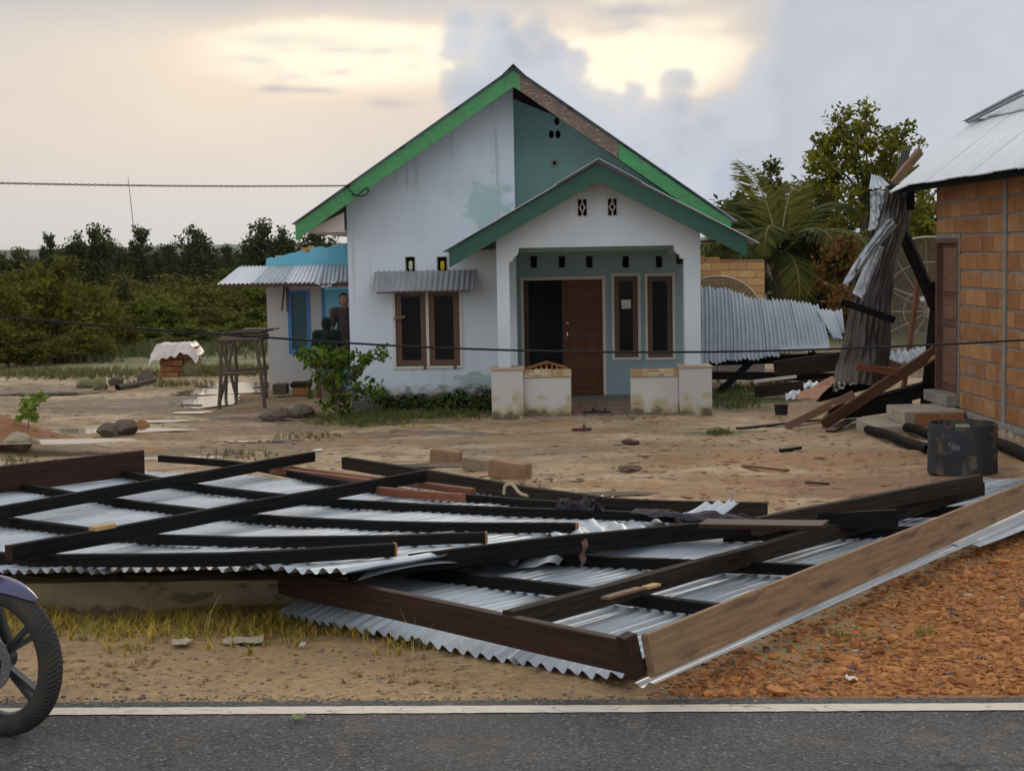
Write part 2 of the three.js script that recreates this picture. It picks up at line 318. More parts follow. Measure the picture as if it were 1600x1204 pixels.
M.clod = std({ roughness: 1, map: tex(128, 128, (u, v) => mix3([0.03, 0.022, 0.015], [0.15, 0.10, 0.06], fbm(u * 9, v * 9, 5)), 4) });
M.moss = std({ roughness: 0.95, map: tex(256, 256, (u, v) => mix3([0.10, 0.095, 0.05], [0.24, 0.24, 0.10], fbm(u * 8, v * 8, 5)), 1) });
M.stone = std({ roughness: 0.95, map: tex(256, 256, (u, v) => mix3([0.14, 0.11, 0.08], [0.42, 0.33, 0.22], fbm(u * 5, v * 5, 5)), 2) });

// ------------------------------------------------------------------ ground
const Zones = [];   // patches of other soil or litter: centre, radii in metres, colour, strength
function zone(px, py, rx, rz, col, k, sc = 1.4) { const p = onG(px, py); Zones.push([p.x, p.z, rx, rz, col, k, sc]); }
const LITTER = [0.17, 0.105, 0.06], RED = [0.26, 0.125, 0.048], GREEN = [0.075, 0.095, 0.03], DAMP = [0.21, 0.155, 0.095], DARKS = [0.09, 0.07, 0.05], ORANGE = [0.34, 0.145, 0.05];
zone(960, 700, 1.9, 1.1, [0.20, 0.145, 0.08], 0.8); zone(1010, 672, 1.1, 0.8, [0.22, 0.16, 0.09], 0.6);
zone(700, 678, 1.7, 0.8, [0.13, 0.095, 0.06], 0.9); zone(1330, 715, 2.0, 1.6, RED, 0.85, 3); zone(1250, 760, 2.0, 1.2, RED, 0.7, 3); zone(1450, 760, 1.4, 1.4, [0.20, 0.095, 0.05], 0.9, 3);
zone(680, 642, 2.1, 1.1, GREEN, 1); zone(560, 660, 1.2, 0.9, GREEN, 0.7); zone(1150, 625, 0.9, 1.4, GREEN, 1); zone(1125, 677, 0.5, 0.4, GREEN, 0.9); zone(1200, 610, 1.5, 1.6, GREEN, 0.6);
zone(420, 640, 1.2, 1.0, [0.19, 0.095, 0.065], 0.9); zone(230, 645, 1.6, 0.8, DAMP, 0.8); zone(160, 640, 1.4, 0.6, [0.15, 0.12, 0.095], 0.9, 3); zone(470, 690, 1.0, 0.7, [0.25, 0.13, 0.06], 0.9); zone(310, 700, 1.6, 0.8, [0.22, 0.145, 0.09], 0.7);
zone(40, 690, 2.0, 0.7, [0.22, 0.17, 0.12], 0.5); zone(470, 655, 1.2, 0.7, DARKS, 0.8); zone(130, 575, 6, 3.0, [0.16, 0.15, 0.055], 0.9); zone(350, 570, 3.5, 3, [0.17, 0.16, 0.06], 0.85); zone(270, 606, 2, 0.8, [0.17, 0.15, 0.07], 0.6);
zone(90, 630, 2.4, 1.0, DAMP, 0.85, 2.2); zone(260, 625, 1.6, 0.9, [0.17, 0.14, 0.11], 0.8, 2.5); zone(60, 610, 2.5, 1.2, [0.16, 0.13, 0.10], 0.7, 3); zone(380, 670, 1.5, 0.7, [0.19, 0.14, 0.10], 0.8, 2.5); zone(150, 700, 1.5, 0.6, [0.20, 0.14, 0.09], 0.7, 2.5); zone(600, 690, 1.6, 0.5, [0.19, 0.14, 0.09], 0.7, 3); zone(1130, 700, 1.6, 1.0, [0.26, 0.18, 0.11], 0.7, 3);
const gravelEdge = (x, u) => x - (0.95 + (u - 5.9) * 0.62);       // positive inside the laterite gravel
function groundColour(x, z) {
  const d = -z, u = d + TILT * x;
  const n = fbm(x * 0.7, z * 0.7, 4), f = fbm(x * 5, z * 5, 4), g = fbm(x * 38, z * 38, 2);
  let c = mix3([0.27, 0.18, 0.09], [0.41, 0.31, 0.19], sstep(0.3, 0.7, n));
  const verge = sstep(9.2, 8.2, u + (n - 0.5) * 1.5);
  c = mix3(c, mix3([0.23, 0.14, 0.058], [0.35, 0.235, 0.115], n), verge);
  c = mix3(c, [0.17, 0.12, 0.075], sstep(0.55, 0.80, f) * 0.4);
  for (const [zx, zz, rx, rz, col, k, sc] of Zones) {
    const q = Math.hypot((x - zx) / rx, (z - zz) / rz); if (q > 1.9) continue;
    const e = q + (fbm(x * sc + zx, z * sc, 4) - 0.5) * 1.5;
    c = mix3(c, col, sstep(1.1, 0.65, e) * k);
  }
  if (u > 9.6 && d < 34) { const w = x < -0.5 ? 1 : 0.6, m1 = fbm(x * 2.1 + 31, z * 2.6, 4), m2 = fbm(x * 7 + 3, z * 9, 3); c = mix3(c, [0.17, 0.108, 0.05], sstep(0.50, 0.66, m1) * 0.7 * w); c = mix3(c, [0.10, 0.062, 0.03], sstep(0.57, 0.70, m2) * 0.55 * w); c = mix3(c, [0.30, 0.165, 0.06], sstep(0.56, 0.70, fbm(x * 1.4 + 77, z * 1.9, 4)) * 0.5); }
  const gr = sstep(-0.35, 0.25, gravelEdge(x, u) + (fbm(x * 2.5, z * 2.5, 4) - 0.5) * 0.9) * sstep(11.5, 9.5, u + (n - .5) * 2);
  c = mix3(c, mix3([0.20, 0.073, 0.018], [0.31, 0.123, 0.033], f), gr);
  const mq = Math.hypot((x - MX) / 1.7, (z - MZ) / 1.5); if (mq < 2) c = mix3(c, mix3([0.17, 0.07, 0.025], [0.28, 0.115, 0.04], f), sstep(1.15, 0.8, mq + (f - 0.5) * 0.4));
  c = mix3(c, [0.075, 0.085, 0.03], sstep(37, 42, d + (n - 0.5) * 8));
  const dk = sstep(0.62, 0.80, fbm(x * 22 + 9, z * 22, 4)) * 0.35, k = 1 + (g - 0.5) * 0.62;
  c = mix3(c, [0.10, 0.07, 0.045], dk);
  return [c[0] * k, c[1] * k, c[2] * k];
}
function groundMat(x0, x1, z0, z1, w, h) {
  TILE = false; const t = tex(w, h, (u, v) => groundColour(lerp(x0, x1, u), lerp(z0, z1, v))); TILE = true; t.wrapS = t.wrapT = THREE.ClampToEdgeWrapping;
  return std({ map: t, roughness: 0.93 });
}
function groundSheet(xs, us, x0, x1, z0, z1) {   // us measured from the road
  const pos = [], uv = [], idx = [];
  for (const u of us) for (const x of xs) { const z = -(u - TILT * x * (u < 60 ? 1 : 0)); pos.push(x, gy(x, z), z); uv.push((x - x0) / (x1 - x0), (z - z0) / (z1 - z0)); }
  const nx = xs.length; for (let j = 0; j < us.length - 1; j++) for (let i = 0; i < nx - 1; i++) { const a = j * nx + i, b = a + 1, c = a + nx, d = c + 1; idx.push(a, b, d, a, d, c); }
  const g = new THREE.BufferGeometry(); g.setAttribute('position', new THREE.Float32BufferAttribute(pos, 3)); g.setAttribute('uv', new THREE.Float32BufferAttribute(uv, 2)); g.setIndex(idx); g.computeVertexNormals(); return g;
}
const seq = (a, b, s) => { const r = []; for (let x = a; x < b - 1e-6; x += s) r.push(x); r.push(b); return r; };
{ const g = groundSheet(seq(-4, 4, 0.03), seq(5.70, 9.4, 0.03), -4, 4, -5.3, -9.8); structure('verge_ground', g, groundMat(-4, 4, -5.3, -9.8, 1408, 768)); }
{ const g = groundSheet(seq(-10, 10, 0.08), seq(9.4, 30, 0.08), -10, 10, -8.8, -31); structure('yard_ground', g, groundMat(-10, 10, -8.8, -31, 1152, 1152)); }
{ const g = groundSheet(seq(-20, 20, 0.4), seq(30, 48, 0.4), -20, 20, -28.5, -50); structure('yard_ground', g, groundMat(-20, 20, -28.5, -50, 640, 320)); }
{ const xs = [-3000, -800, -300, -120, -60, -40, -25, -15, -6]; const far = std({ color: lin(0.07, 0.08, 0.03), roughness: 0.95 });
  const sandFar = std({ roughness: 0.95, map: tex(512, 512, (u, v) => groundColour(u * 20 + 100, v * 20 - 30), 0.05) });
  const mk = (x0, x1, us, m, n) => { const g = groundSheet(seq(x0, x1, (x1 - x0) / 24), us, 0, 1, 0, 1); structure(n, g, m); };
  mk(-4 - 30, -4, seq(5.7, 9.4, 0.3), sandFar, 'verge_ground'); mk(4, 34, seq(5.7, 9.4, 0.3), sandFar, 'verge_ground');
  mk(-60, -10, seq(9.4, 30, 1.2), sandFar, 'yard_ground'); mk(10, 60, seq(9.4, 30, 1.2), sandFar, 'yard_ground'); mk(-60, -20, seq(30, 48, 1.2), sandFar, 'yard_ground'); mk(20, 60, seq(30, 48, 1.2), sandFar, 'yard_ground');
  const g = groundSheet(seq(-60, 60, 3), [...seq(48, 60, 2)], 0, 1, 0, 1); structure('field', g, far);
  const g2 = groundSheet([-3000, -1500, -800, -400, -200, -100, -50, 0, 50, 100, 200, 400, 800, 1500, 3000], [60.0, 80, 120, 200, 400, 800, 1500, 3200], 0, 1, 0, 1); structure('field', g2, far);
}
// road: asphalt, painted edge line
{ const at2 = tex(1536, 768, (u, v, i, j) => { const s = h2(i, j), s2 = h2((i >> 1) + 999, (j >> 1)), s3 = h2((i >> 2) + 77, j >> 2), n = fbm(u * 9, v * 5, 5), q = fbm(u * 24 + 7, v * 12, 4); let c = 0.054 + (s2 - 0.5) * 0.055 + (s3 - 0.5) * 0.05 + (n - 0.5) * 0.05; if (s > 0.985) c += 0.16; if (s3 > 0.965) c += 0.07; const cr = Math.abs(fbm(u * 7 + 3, v * 5, 4) - 0.5) < 0.0035 ? 0.45 : 1; c *= cr; return mix3([c * 1.0, c * 0.975, c * 0.96], [0.16, 0.12, 0.075], sstep(0.66, 0.80, q) * 0.3); }, 0.25, 0.5);
  const bm = tex(512, 512, (u, v, i, j) => 0.5 * h2(i, j) + 0.5 * h2(i >> 1, j >> 1), 0.5, 0.5, false);
  const g = new THREE.PlaneGeometry(240, 9, 1, 1); const uv = g.attributes.uv; for (let i = 0; i < 4; i++) uv.setXY(i, uv.getX(i) * 240, uv.getY(i) * 9);
  g.rotateX(-Math.PI / 2); g.translate(0, 0, -1.235); const rd = structure('road', g, std({ map: at2, roughness: 0.88, bumpMap: bm, bumpScale: 0.004 })); rd.rotation.y = -Math.atan(TILT);
  const g0 = new THREE.PlaneGeometry(6000, 400); g0.rotateX(-Math.PI / 2); g0.translate(0, -0.05, 203.2); structure('field', g0, std({ color: lin(0.12, 0.11, 0.06) }));
  // line, in painted lengths with worn edges
  const lm = std({ roughness: 0.8, map: tex(1024, 128, (u, v) => { const n = fbm(u * 60, v * 8, 4), c = fbm(u * 22, v * 3, 3); let k = mix3([0.52, 0.46, 0.37], [0.66, 0.60, 0.50], n); const crack = Math.abs(fbm(u * 30 + v * 0.8, v * 0.6, 2) - 0.5) < 0.008 ? 0.7 : 0; k = mix3(k, [0.12, 0.11, 0.10], crack); return mix3(k, [0.16, 0.14, 0.12], sstep(0.66, 0.74, n) * 0.55); }, 0.25, 1) });
  const xs = seq(-60, 60, 0.02).filter(x => Math.abs(x) < 6 || Math.round(x * 50) % 100 === 0), pos = [], uvs = [], idx = [];
  xs.forEach((x, i) => { const e1 = (vn(x * 22, 3) - 0.5) * 0.006, e2 = (vn(x * 22, 9) - 0.5) * 0.006; for (const [k, dd] of [[0, 5.566 + e1], [1, 5.656 + e2]]) { pos.push(x, 0.004, -(dd - TILT * x)); uvs.push(x, k); } if (i) { const a = 2 * i - 2; idx.push(a, a + 2, a + 3, a, a + 3, a + 1); } });
  const lg = new THREE.BufferGeometry(); lg.setAttribute('position', new THREE.Float32BufferAttribute(pos, 3)); lg.setAttribute('uv', new THREE.Float32BufferAttribute(uvs, 2)); lg.setIndex(idx); lg.computeVertexNormals(); structure('road_edge_line', lg, lm);
}
// concrete kerb (drain wall) at the edge of the yard
{ const kt = thing('concrete_kerb', 'long low concrete kerb under the fallen roof beside the grass', 'kerb', V(-4, -0.25, -8.5));
  const segs = [[-9.2, -6.2], [-6.19, -3.2], [-3.19, -0.4]];
  for (const [a, b] of segs) { const g = new THREE.BoxGeometry(b - a, 0.32, 0.16, 60, 4, 2); tri(g); const p = g.attributes.position; for (let i = 0; i < p.count; i++) { const x = p.getX(i) + (a + b) / 2; p.setY(i, p.getY(i) + (fbm(x * 4, p.getZ(i) * 9 + 3, 3) - 0.5) * 0.018); p.setZ(i, p.getZ(i) + (fbm(x * 5, p.getY(i) * 9, 3) - 0.5) * 0.02); } g.computeVertexNormals(); g.rotateY(0); g.translate((a + b) / 2, -0.215, -8.36 + 0 ); const m = part(kt, 'kerb_block', g, M.kerb); }
  kt.rotation.y = 0;
  const f = box(-9.2, -0.4, -0.36, -0.255, -8.36 + 0.08 - 0.02, -8.36 + 0.11); part(kt, 'footing', f, M.mortar);
}
// puddles
{ const water = new THREE.MeshPhysicalMaterial({ color: lin(0.20, 0.17, 0.13), roughness: 0.06, metalness: 0.0, ior: 1.33, side: THREE.DoubleSide });
  const pud = (px, py, rx, rz, seed) => { const c = onG(px, py), pts = []; for (let i = 0; i < 40; i++) { const t = i / 40 * 2 * Math.PI, r = 0.65 + 0.7 * fbm(Math.cos(t) * 2.2 + seed, Math.sin(t) * 2.2, 3); pts.push([c.x + Math.cos(t) * rx * r, c.z + Math.sin(t) * rz * r]); }
    let top = -9; for (const q of pts) top = Math.max(top, gy(q[0], q[1])); const y = lerp(c.y, top, 0.55) + 0.006; const s = new THREE.Shape(pts.map(q => new THREE.Vector2(q[0], -q[1]))); const g = new THREE.ShapeGeometry(s); g.rotateX(-Math.PI / 2); g.translate(0, y, 0); structure('puddle', g, water); };
  pud(330, 628, 0.5, 1.1, 1); pud(345, 612, 0.9, 0.6, 2); pud(130, 677, 1.3, 0.4, 4); pud(30, 706, 1.3, 0.25, 5); pud(380, 603, 0.8, 0.7, 8); pud(290, 718, 0.55, 0.12, 9); pud(230, 660, 0.7, 0.18, 14); pud(420, 690, 0.5, 0.12, 15); pud(90, 615, 1.0, 0.3, 16); pud(300, 645, 0.35, 0.2, 18); pud(930, 775, 0.5, 0.1, 19); pud(690, 728, 0.8, 0.14, 12);
}
// ------------------------------------------------------------------ the white house
{
  const d0 = 24.0, d1 = 24.6, d4 = 25.9, dB = 33, dP = 22.8, dPr = 22.35, gB = -1.0;
  const H = thing('white_house', 'white plastered gabled house with green bargeboards and a pillared porch', 'house', V(0, -0.77, -d1));
  const ap = at(802, 107, d0), le = at(461, 348, d0), re = at(1146, 344, d0);
  const xl = fx(545, 470, d1), xr = fx(803, 230, d1), xR = fx(1088, 400, d4);
  const roofY = (x) => x < ap.x ? lerp(le.y, ap.y, (x - le.x) / (ap.x - le.x)) : lerp(re.y, ap.y, (x - re.x) / (ap.x - re.x));
  const under = (x, k = 0.10) => roofY(x) - k;
  const rc = (px0, px1, py0, py1, d) => { const pm = (py0 + py1) / 2, qm = (px0 + px1) / 2; return [fx(px0, pm, d), fx(px1, pm, d), fy(qm, py1, d), fy(qm, py0, d)]; };
  // left room front wall
  const wL = rc(618, 668, 455, 571, d1), wR = rc(668, 718, 455, 571, d1), v1 = rc(634.5, 647, 402, 423, d1), v2 = rc(684, 697, 402, 423, d1);
  const win = [wL[0], wR[1], Math.min(wL[2], wR[2]), wL[3]];
  TILE = false; const spotsW = M.white.clone(); spotsW.map = tex(1024, 1024, (u, v) => {       // old turquoise coat showing through near the porch, mould at the foot
    const X = u * 8 - 4, Y = v * 8 - 2; const n = fbm(X * 0.9, Y * 0.9, 5), f = fbm(X * 12, Y * 12, 3), k = fbm(X * 5, Y * 0.8, 4);
    let c = mix3([0.64, 0.725, 0.81], [0.52, 0.605, 0.68], sstep(0.4, 0.8, n) * 0.7 + (f - 0.5) * 0.16 + sstep(0.55, 0.8, k) * 0.25); const run = fbm(X * 16, Y * 0.7 + 3, 4); c = mix3(c, [0.34, 0.37, 0.37], sstep(0.62, 0.76, run) * sstep(0.40, 0.62, fbm(X * 1.3 + 8, Y * 0.6, 3)) * 0.45); c = mix3(c, [0.36, 0.29, 0.20], sstep(-0.28, -0.66, Y + (fbm(X * 6, Y * 8 + 2, 5) - 0.5) * 0.55) * 0.6);
    const p = at(762, 322, d1), q = Math.exp(-Math.pow((X - p.x) / 0.42, 2) - Math.pow((Y - p.y) / 0.55, 2)); c = mix3(c, [0.36, 0.54, 0.56], sstep(0.55, 0.75, q * 0.55 + fbm(X * 7, Y * 7, 5) * 0.65) * 0.8);
    const p2 = at(748, 596, d1), q2 = Math.exp(-Math.pow((X - p2.x) / 0.5, 2) - Math.pow((Y - p2.y) / 0.18, 2)); const sp = fbm(X * 9, Y * 14, 5); c = mix3(c, [0.33, 0.47, 0.44], sstep(0.55, 0.72, q2 * 0.5 + sp * 0.65) * 0.85); c = mix3(c, [0.055, 0.07, 0.045], sstep(-0.36, -0.60, Y + (sp - 0.5) * 0.5) * 0.9);
    return c; }, 1 / 8, 1 / 8); spotsW.map.offset.set(0.5, 0.25); TILE = true;
  part(H, 'front_wall', extr([[xl, gB], [xr, gB], [xr, under(xr)], [xl, under(xl)]], [rectHole(...win), rectHole(...v1), rectHole(...v2)], -d1, -d1 - 0.15), spotsW);
  part(H, 'side_wall', box(xl, xl + 0.15, gB, under(xl) - 0.05, -d1 - 0.152, -dB), M.white);
  part(H, 'side_wall', extr([[0, 0], [1, 0], [1, 1], [0, 1]], null, 0, 1).scale(0.15, under(xr) - gB - 0.06, d4 - d1 - 0.155).translate(xr - 0.151, gB, -d4 + 0.002), M.teal);
  // recessed wall: teal above, paler in the porch
  const door = rc(819.5, 942, 437, 619, d4), n1 = rc(960, 997, 431, 558, d4), n2 = rc(1012, 1051, 431, 558, d4);
  const vents = [834, 878, 921, 978, 1030].map(x => rc(x - 5, x + 5, 400, 418, d4)), gv = [[870, 189], [861.5, 209.5], [872, 209.5]];
  const ell = ([px, py]) => { const c = at(px, py, d4), r = []; for (let i = 0; i < 14; i++) { const t = -i / 14 * 2 * Math.PI; r.push([c.x + Math.cos(t) * 0.045, c.y + Math.sin(t) * 0.07]); } return r; };
  const yb = fy(935, 392, d4);
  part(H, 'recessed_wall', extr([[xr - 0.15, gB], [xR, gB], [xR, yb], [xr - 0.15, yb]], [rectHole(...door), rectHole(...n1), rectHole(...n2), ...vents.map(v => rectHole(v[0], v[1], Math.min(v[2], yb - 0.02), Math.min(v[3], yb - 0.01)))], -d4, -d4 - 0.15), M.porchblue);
  part(H, 'gable_wall', extr([[xr - 0.15, yb + 0.001], [xR, yb + 0.001], [xR, under(xR)], [xr - 0.15, under(xr - 0.15)]], gv.map(ell), -d4, -d4 - 0.15), M.teal);
  part(H, 'side_wall', box(xR - 0.15, xR, gB, under(xR) - 0.05, -d4 - 0.152, -dB), M.white);
  part(H, 'rear_wall', extr([[xl, gB], [xR, gB], [xR, under(xR) - 0.06], [ap.x, ap.y - 0.16], [xl, under(xl) - 0.06]], null, -dB - 0.002, -dB - 0.15), M.white);
  part(H, 'room_floor', box(xl + 0.16, xR - 0.16, -0.9, -0.72, -dB + 0.01, -d1 - 0.16), M.mortar);
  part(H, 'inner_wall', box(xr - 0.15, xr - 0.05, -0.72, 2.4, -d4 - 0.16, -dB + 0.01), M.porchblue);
  part(H, 'room_ceiling', box(xl + 0.16, xR - 0.16, 2.15, 2.2, -dB + 0.01, -d4 - 0.16), M.cream);
  { const c = at(866, 255, d4); const lamp = part(H, 'lamp_base', new THREE.CylinderGeometry(0.055, 0.065, 0.05, 16).rotateX(Math.PI / 2), M.cream, V(c.x, c.y, -d4 + 0.025)); const b = new THREE.Mesh(new THREE.CylinderGeometry(0.025, 0.03, 0.03, 12).rotateX(Math.PI / 2), M.dark); b.name = 'socket'; b.position.z = 0.04; lamp.add(b);
    part(H, 'wall_cable', box(c.x + 0.05, c.x + 0.057, c.y - 0.45, c.y - 0.05, -d4, -d4 + 0.008), M.teal); }
  // roof: sheets laid side by side from the front to the rear
  const roofRow = (ax, ay, bx, by, z0, z1, mat, nm, par) => { const n = Math.max(1, Math.round(Math.abs(z1 - z0) / 0.76)); for (let i = 0; i < n; i++) { const za = lerp(z0, z1, i / n), zb = lerp(z0, z1, (i + 1) / n) - 0.05, o = (i % 2) * 0.006; const P = quadP(V(ax, ay + o, za), V(ax, ay + o, zb), V(bx, by + o, zb), V(bx, by + o, za)); part(par, nm, corrugated(P, 10, 3, 0.010, 5), mat); } };
  const slopeTrim = (A, B, z, th, w, mat, nm, shift = 0) => { // board following a slope, A lower, B upper; th = height measured straight down
    const g = extr([[A.x, A.y - shift], [B.x, B.y - shift], [B.x, B.y - shift - th], [A.x, A.y - shift - th]].sort(() => 0), null, z, z - w); return part(H, nm, g, mat); };
  roofRow(le.x - 0.05, le.y - 0.02, ap.x, ap.y + 0.02, -d0 + 0.06, -dB - 0.4, M.zincB, 'roof_sheet', H);
  roofRow(re.x + 0.05, re.y - 0.02, ap.x, ap.y + 0.02, -d0 + 0.06, -dB - 0.4, M.zincB, 'roof_sheet', H);
  const rp = (t) => V(lerp(ap.x, re.x, t), lerp(ap.y, re.y, t), 0), lp = (t) => V(lerp(ap.x, le.x, t), lerp(ap.y, le.y, t), 0);
  const bh = 0.275;
  const board = (A, B, nm, mat, w = 0.03, z = -d0) => part(H, nm, extr([[A.x, A.y - bh], [B.x, B.y - bh], [B.x, B.y - 0.03], [A.x, A.y - 0.03]], null, z, z - w), mat);
  board(lp(1), lp(0.035), 'bargeboard', M.barge); board(rp(0.475), rp(0.99), 'bargeboard', M.barge);
  board(rp(0.03), rp(0.472), 'bargeboard', M.bargebare, 0.03, -d0 + 0.004).userData.label = 'bare grey weathered bargeboard with its paint gone';
  part(H, 'ridge_board', extr([[lp(0.034).x, lp(0.034).y - bh], [ap.x, ap.y - bh - 0.005], [rp(0.029).x, rp(0.029).y - bh], [rp(0.029).x, rp(0.029).y - 0.03], [ap.x, ap.y - 0.03], [lp(0.034).x, lp(0.034).y - 0.03]], null, -d0 + 0.002, -d0 - 0.03), M.barge);
  part(H, 'ridge_cap', extr([[lp(0.05).x, lp(0.05).y + 0.012], [ap.x, ap.y + 0.05], [rp(0.05).x, rp(0.05).y + 0.012], [rp(0.05).x, rp(0.05).y + 0.024], [ap.x, ap.y + 0.066], [lp(0.05).x, lp(0.05).y + 0.024]], null, -d0 + 0.09, -dB - 0.4), M.zincOld);
  { // rafters and wall plate seen under the right eave, soffit box at the left
    for (const t of [0.25, 0.5, 0.75]) for (const q of [lp(t), rp(t)]) part(H, 'roof_purlin', box(q.x - 0.03, q.x + 0.03, q.y - 0.10, q.y - 0.045, -d0 - 0.04, -d1 - 0.0), M.black);
    const e0 = lp(1), y0 = fy(500, 361, d0 + 0.3); part(H, 'eave_box', extr([[e0.x + 0.12, y0], [xl - 0.004, y0], [xl - 0.004, under(xl) - 0.24]], null, -d0 - 0.25, -d0 - 0.27), M.cream);
    part(H, 'soffit', box(e0.x + 0.1, xl - 0.004, y0 - 0.02, y0 - 0.002, -d0 - 0.25, -dB), M.cream); }
  // ---- left window
  const trimFrame = (r, t, dep, z, nm, mat, par = H) => { const [x0, x1, y0, y1] = r; return part(par, nm, extr([[x0 - t, y0 - t], [x1 + t, y0 - t], [x1 + t, y1 + t], [x0 - t, y1 + t]], [rectHole(x0, x1, y0, y1)], z + dep, z), mat); };
  function casement(r, z, glass, nm = 'window') { const [x0, x1, y0, y1] = r, f = 0.085; const w = part(H, nm, extr([[x0, y0], [x1, y0], [x1, y1], [x0, y1]], [rectHole(x0 + f, x1 - f, y0 + f, y1 - f)], z, z - 0.05), M.framewood); part(w, 'pane', box(x0 + f, x1 - f, y0 + f, y1 - f, z - 0.022, z - 0.028), M.darkglass); return w; }
  trimFrame(win, 0.045, 0.02, -d1 + 0.001, 'window_surround', M.trim);
  const xm = (win[0] + win[1]) / 2; part(H, 'mullion', box(xm - 0.022, xm + 0.022, win[2], win[3], -d1 + 0.015, -d1 - 0.08), M.trim);
  const c1 = casement([win[0] + 0.01, xm - 0.025, win[2] + 0.01, win[3]], -d1 - 0.01), c2 = casement([xm + 0.025, win[1] - 0.01, win[2] + 0.01, win[3]], -d1 - 0.01);
  { const p = at(624, 496, d1); const g = box(-0.09, 0.09, -0.02, 0.02, 0, 0.03); g.rotateZ(0.18); part(H, 'window_latch', g, M.fascia, V(p.x, p.y, -d1 + 0.03)); for (const px of [664, 711]) { const q = at(px, 571, d1); part(H, 'window_handle', rbox(-0.02, 0.02, -0.05, 0.05, 0, 0.03, 0.006), M.framewood, V(q.x, q.y, -d1 + 0.024)); } }
  for (const [v, col] of [[v1, [0.62, 0.60, 0.42]], [v2, [0.65, 0.52, 0.02]]]) { trimFrame(v, 0.012, 0.012, -d1 + 0.001, 'vent_frame', std({ color: lin(0.10, 0.12, 0.10) })); const g = new THREE.CapsuleGeometry(0.035, 0.09, 4, 10); g.scale(1, 1, 0.7); part(H, 'stuffed_bag', g, std({ color: lin(...col), roughness: 0.5 }), V((v[0] + v[1]) / 2 + 0.005, (v[2] + v[3]) / 2 - 0.02, -d1 - 0.05)); }
  { const a = at(586, 424, d1), b = at(744, 421, d1); const tl = V(a.x, a.y, -d1 + 0.02), tr = V(b.x, a.y, -d1 + 0.02), br = V(fx(741, 455, d1 - 0.4), fy(660, 454, d1 - 0.4), -d1 + 0.4), bl = V(fx(582, 456, d1 - 0.4), fy(660, 454, d1 - 0.4), -d1 + 0.4);
    const aw = part(H, 'window_awning', corrugated(quadP(tl, tr, br, bl), 19, 5, 0.013, 6), M.awning); part(aw, 'awning_batten', box(tl.x + 0.05, tr.x - 0.05, a.y - 0.09, a.y - 0.045, -d1 + 0.002, -d1 + 0.05), M.framewood); part(aw, 'awning_batten', box(bl.x + 0.05, br.x - 0.05, bl.y - 0.035, bl.y - 0.016, -d1 + 0.33, -d1 + 0.37), M.framewood); }
  // ---- porch
  const xpL = fx(777, 480, dP), xpR = fx(1095, 480, dP), oL = fx(796.5, 480, dP), oR = fx(1070, 480, dP), oT = fy(935, 385, dP), st = 0.15;
  const pA = at(935, 252, dPr), pL = at(695, 391, dPr), pR = at(1183, 378, dPr);
  const pY = (x) => x < pA.x ? lerp(pL.y, pA.y, (x - pL.x) / (pA.x - pL.x)) : lerp(pR.y, pA.y, (x - pR.x) / (pA.x - pR.x));
  const fl = -0.72;
  const gvp = [rc(903, 917, 311, 337, dP), rc(950, 964, 310, 336, dP)];
  const pts = [[xpL, fl - 0.1], [oL, fl - 0.1], [oL, oT - 0.20], [oL + 0.05, oT - 0.20], [oL + 0.07, oT - 0.14], [oL + 0.12, oT - 0.11], [oL + 0.145, oT - 0.06], [oL + st, oT], [oR - st, oT], [oR - 0.145, oT - 0.06], [oR - 0.12, oT - 0.11], [oR - 0.07, oT - 0.14], [oR - 0.05, oT - 0.20], [oR, oT - 0.20], [oR, fl - 0.1], [xpR, fl - 0.1], [xpR, pY(xpR) - 0.1], [pA.x, pA.y - 0.12], [xpL, pY(xpL) - 0.1]];
  part(H, 'porch_front', extr(pts, gvp.map(r => rectHole(...r)), -dP, -dP - 0.2), M.porchwhite);
  for (const r of gvp) { const v = trimFrame(r, 0.012, 0.012, -dP + 0.001, 'lattice_vent', M.trim); const [x0, x1, y0, y1] = r, cx = (x0 + x1) / 2, cy = (y0 + y1) / 2, hw = (x1 - x0) / 2, hh = (y1 - y0) / 2;
    const bar = (ax, ay, bx, by) => { const L = Math.hypot(bx - ax, by - ay), g = new THREE.BoxGeometry(L, 0.018, 0.03); g.rotateZ(Math.atan2(by - ay, bx - ax)); g.translate((ax + bx) / 2, (ay + by) / 2, -dP - 0.03); return g; };
    const k = 0.6; part(v, 'lattice', mergeGeometries([bar(cx, cy + hh * k, cx + hw * k, cy), bar(cx + hw * k, cy, cx, cy - hh * k), bar(cx, cy - hh * k, cx - hw * k, cy), bar(cx - hw * k, cy, cx, cy + hh * k), bar(cx, cy + hh * k, cx, cy + hh), bar(cx, cy - hh * k, cx, cy - hh), bar(cx + hw * k, cy, cx + hw, cy), bar(cx - hw * k, cy, cx - hw, cy)]), M.trim);
  }
  part(H, 'porch_side_beam', box(xpL, xpL + 0.2, oT - 0.12, pY(xpL) - 0.14, -dP - 0.202, -d1 - 0.0 + 0.002), M.porchwhite);
  part(H, 'porch_side_beam', box(xpR - 0.2, xpR, oT - 0.12, pY(xpR) - 0.14, -dP - 0.202, -d4 + 0.002), M.porchwhite);
  part(H, 'porch_ceiling', box(xpL + 0.2, xpR - 0.2, oT + 0.06, oT + 0.08, -dP - 0.202, -d4 + 0.002), M.porchwhite);
  const pb = 0.285, pboard = (A, B, nm, z = -dPr) => part(H, nm, extr([[A.x, A.y - pb], [B.x, B.y - pb], [B.x, B.y - 0.025], [A.x, A.y - 0.025]], null, z, z - 0.03), M.porchgreen);
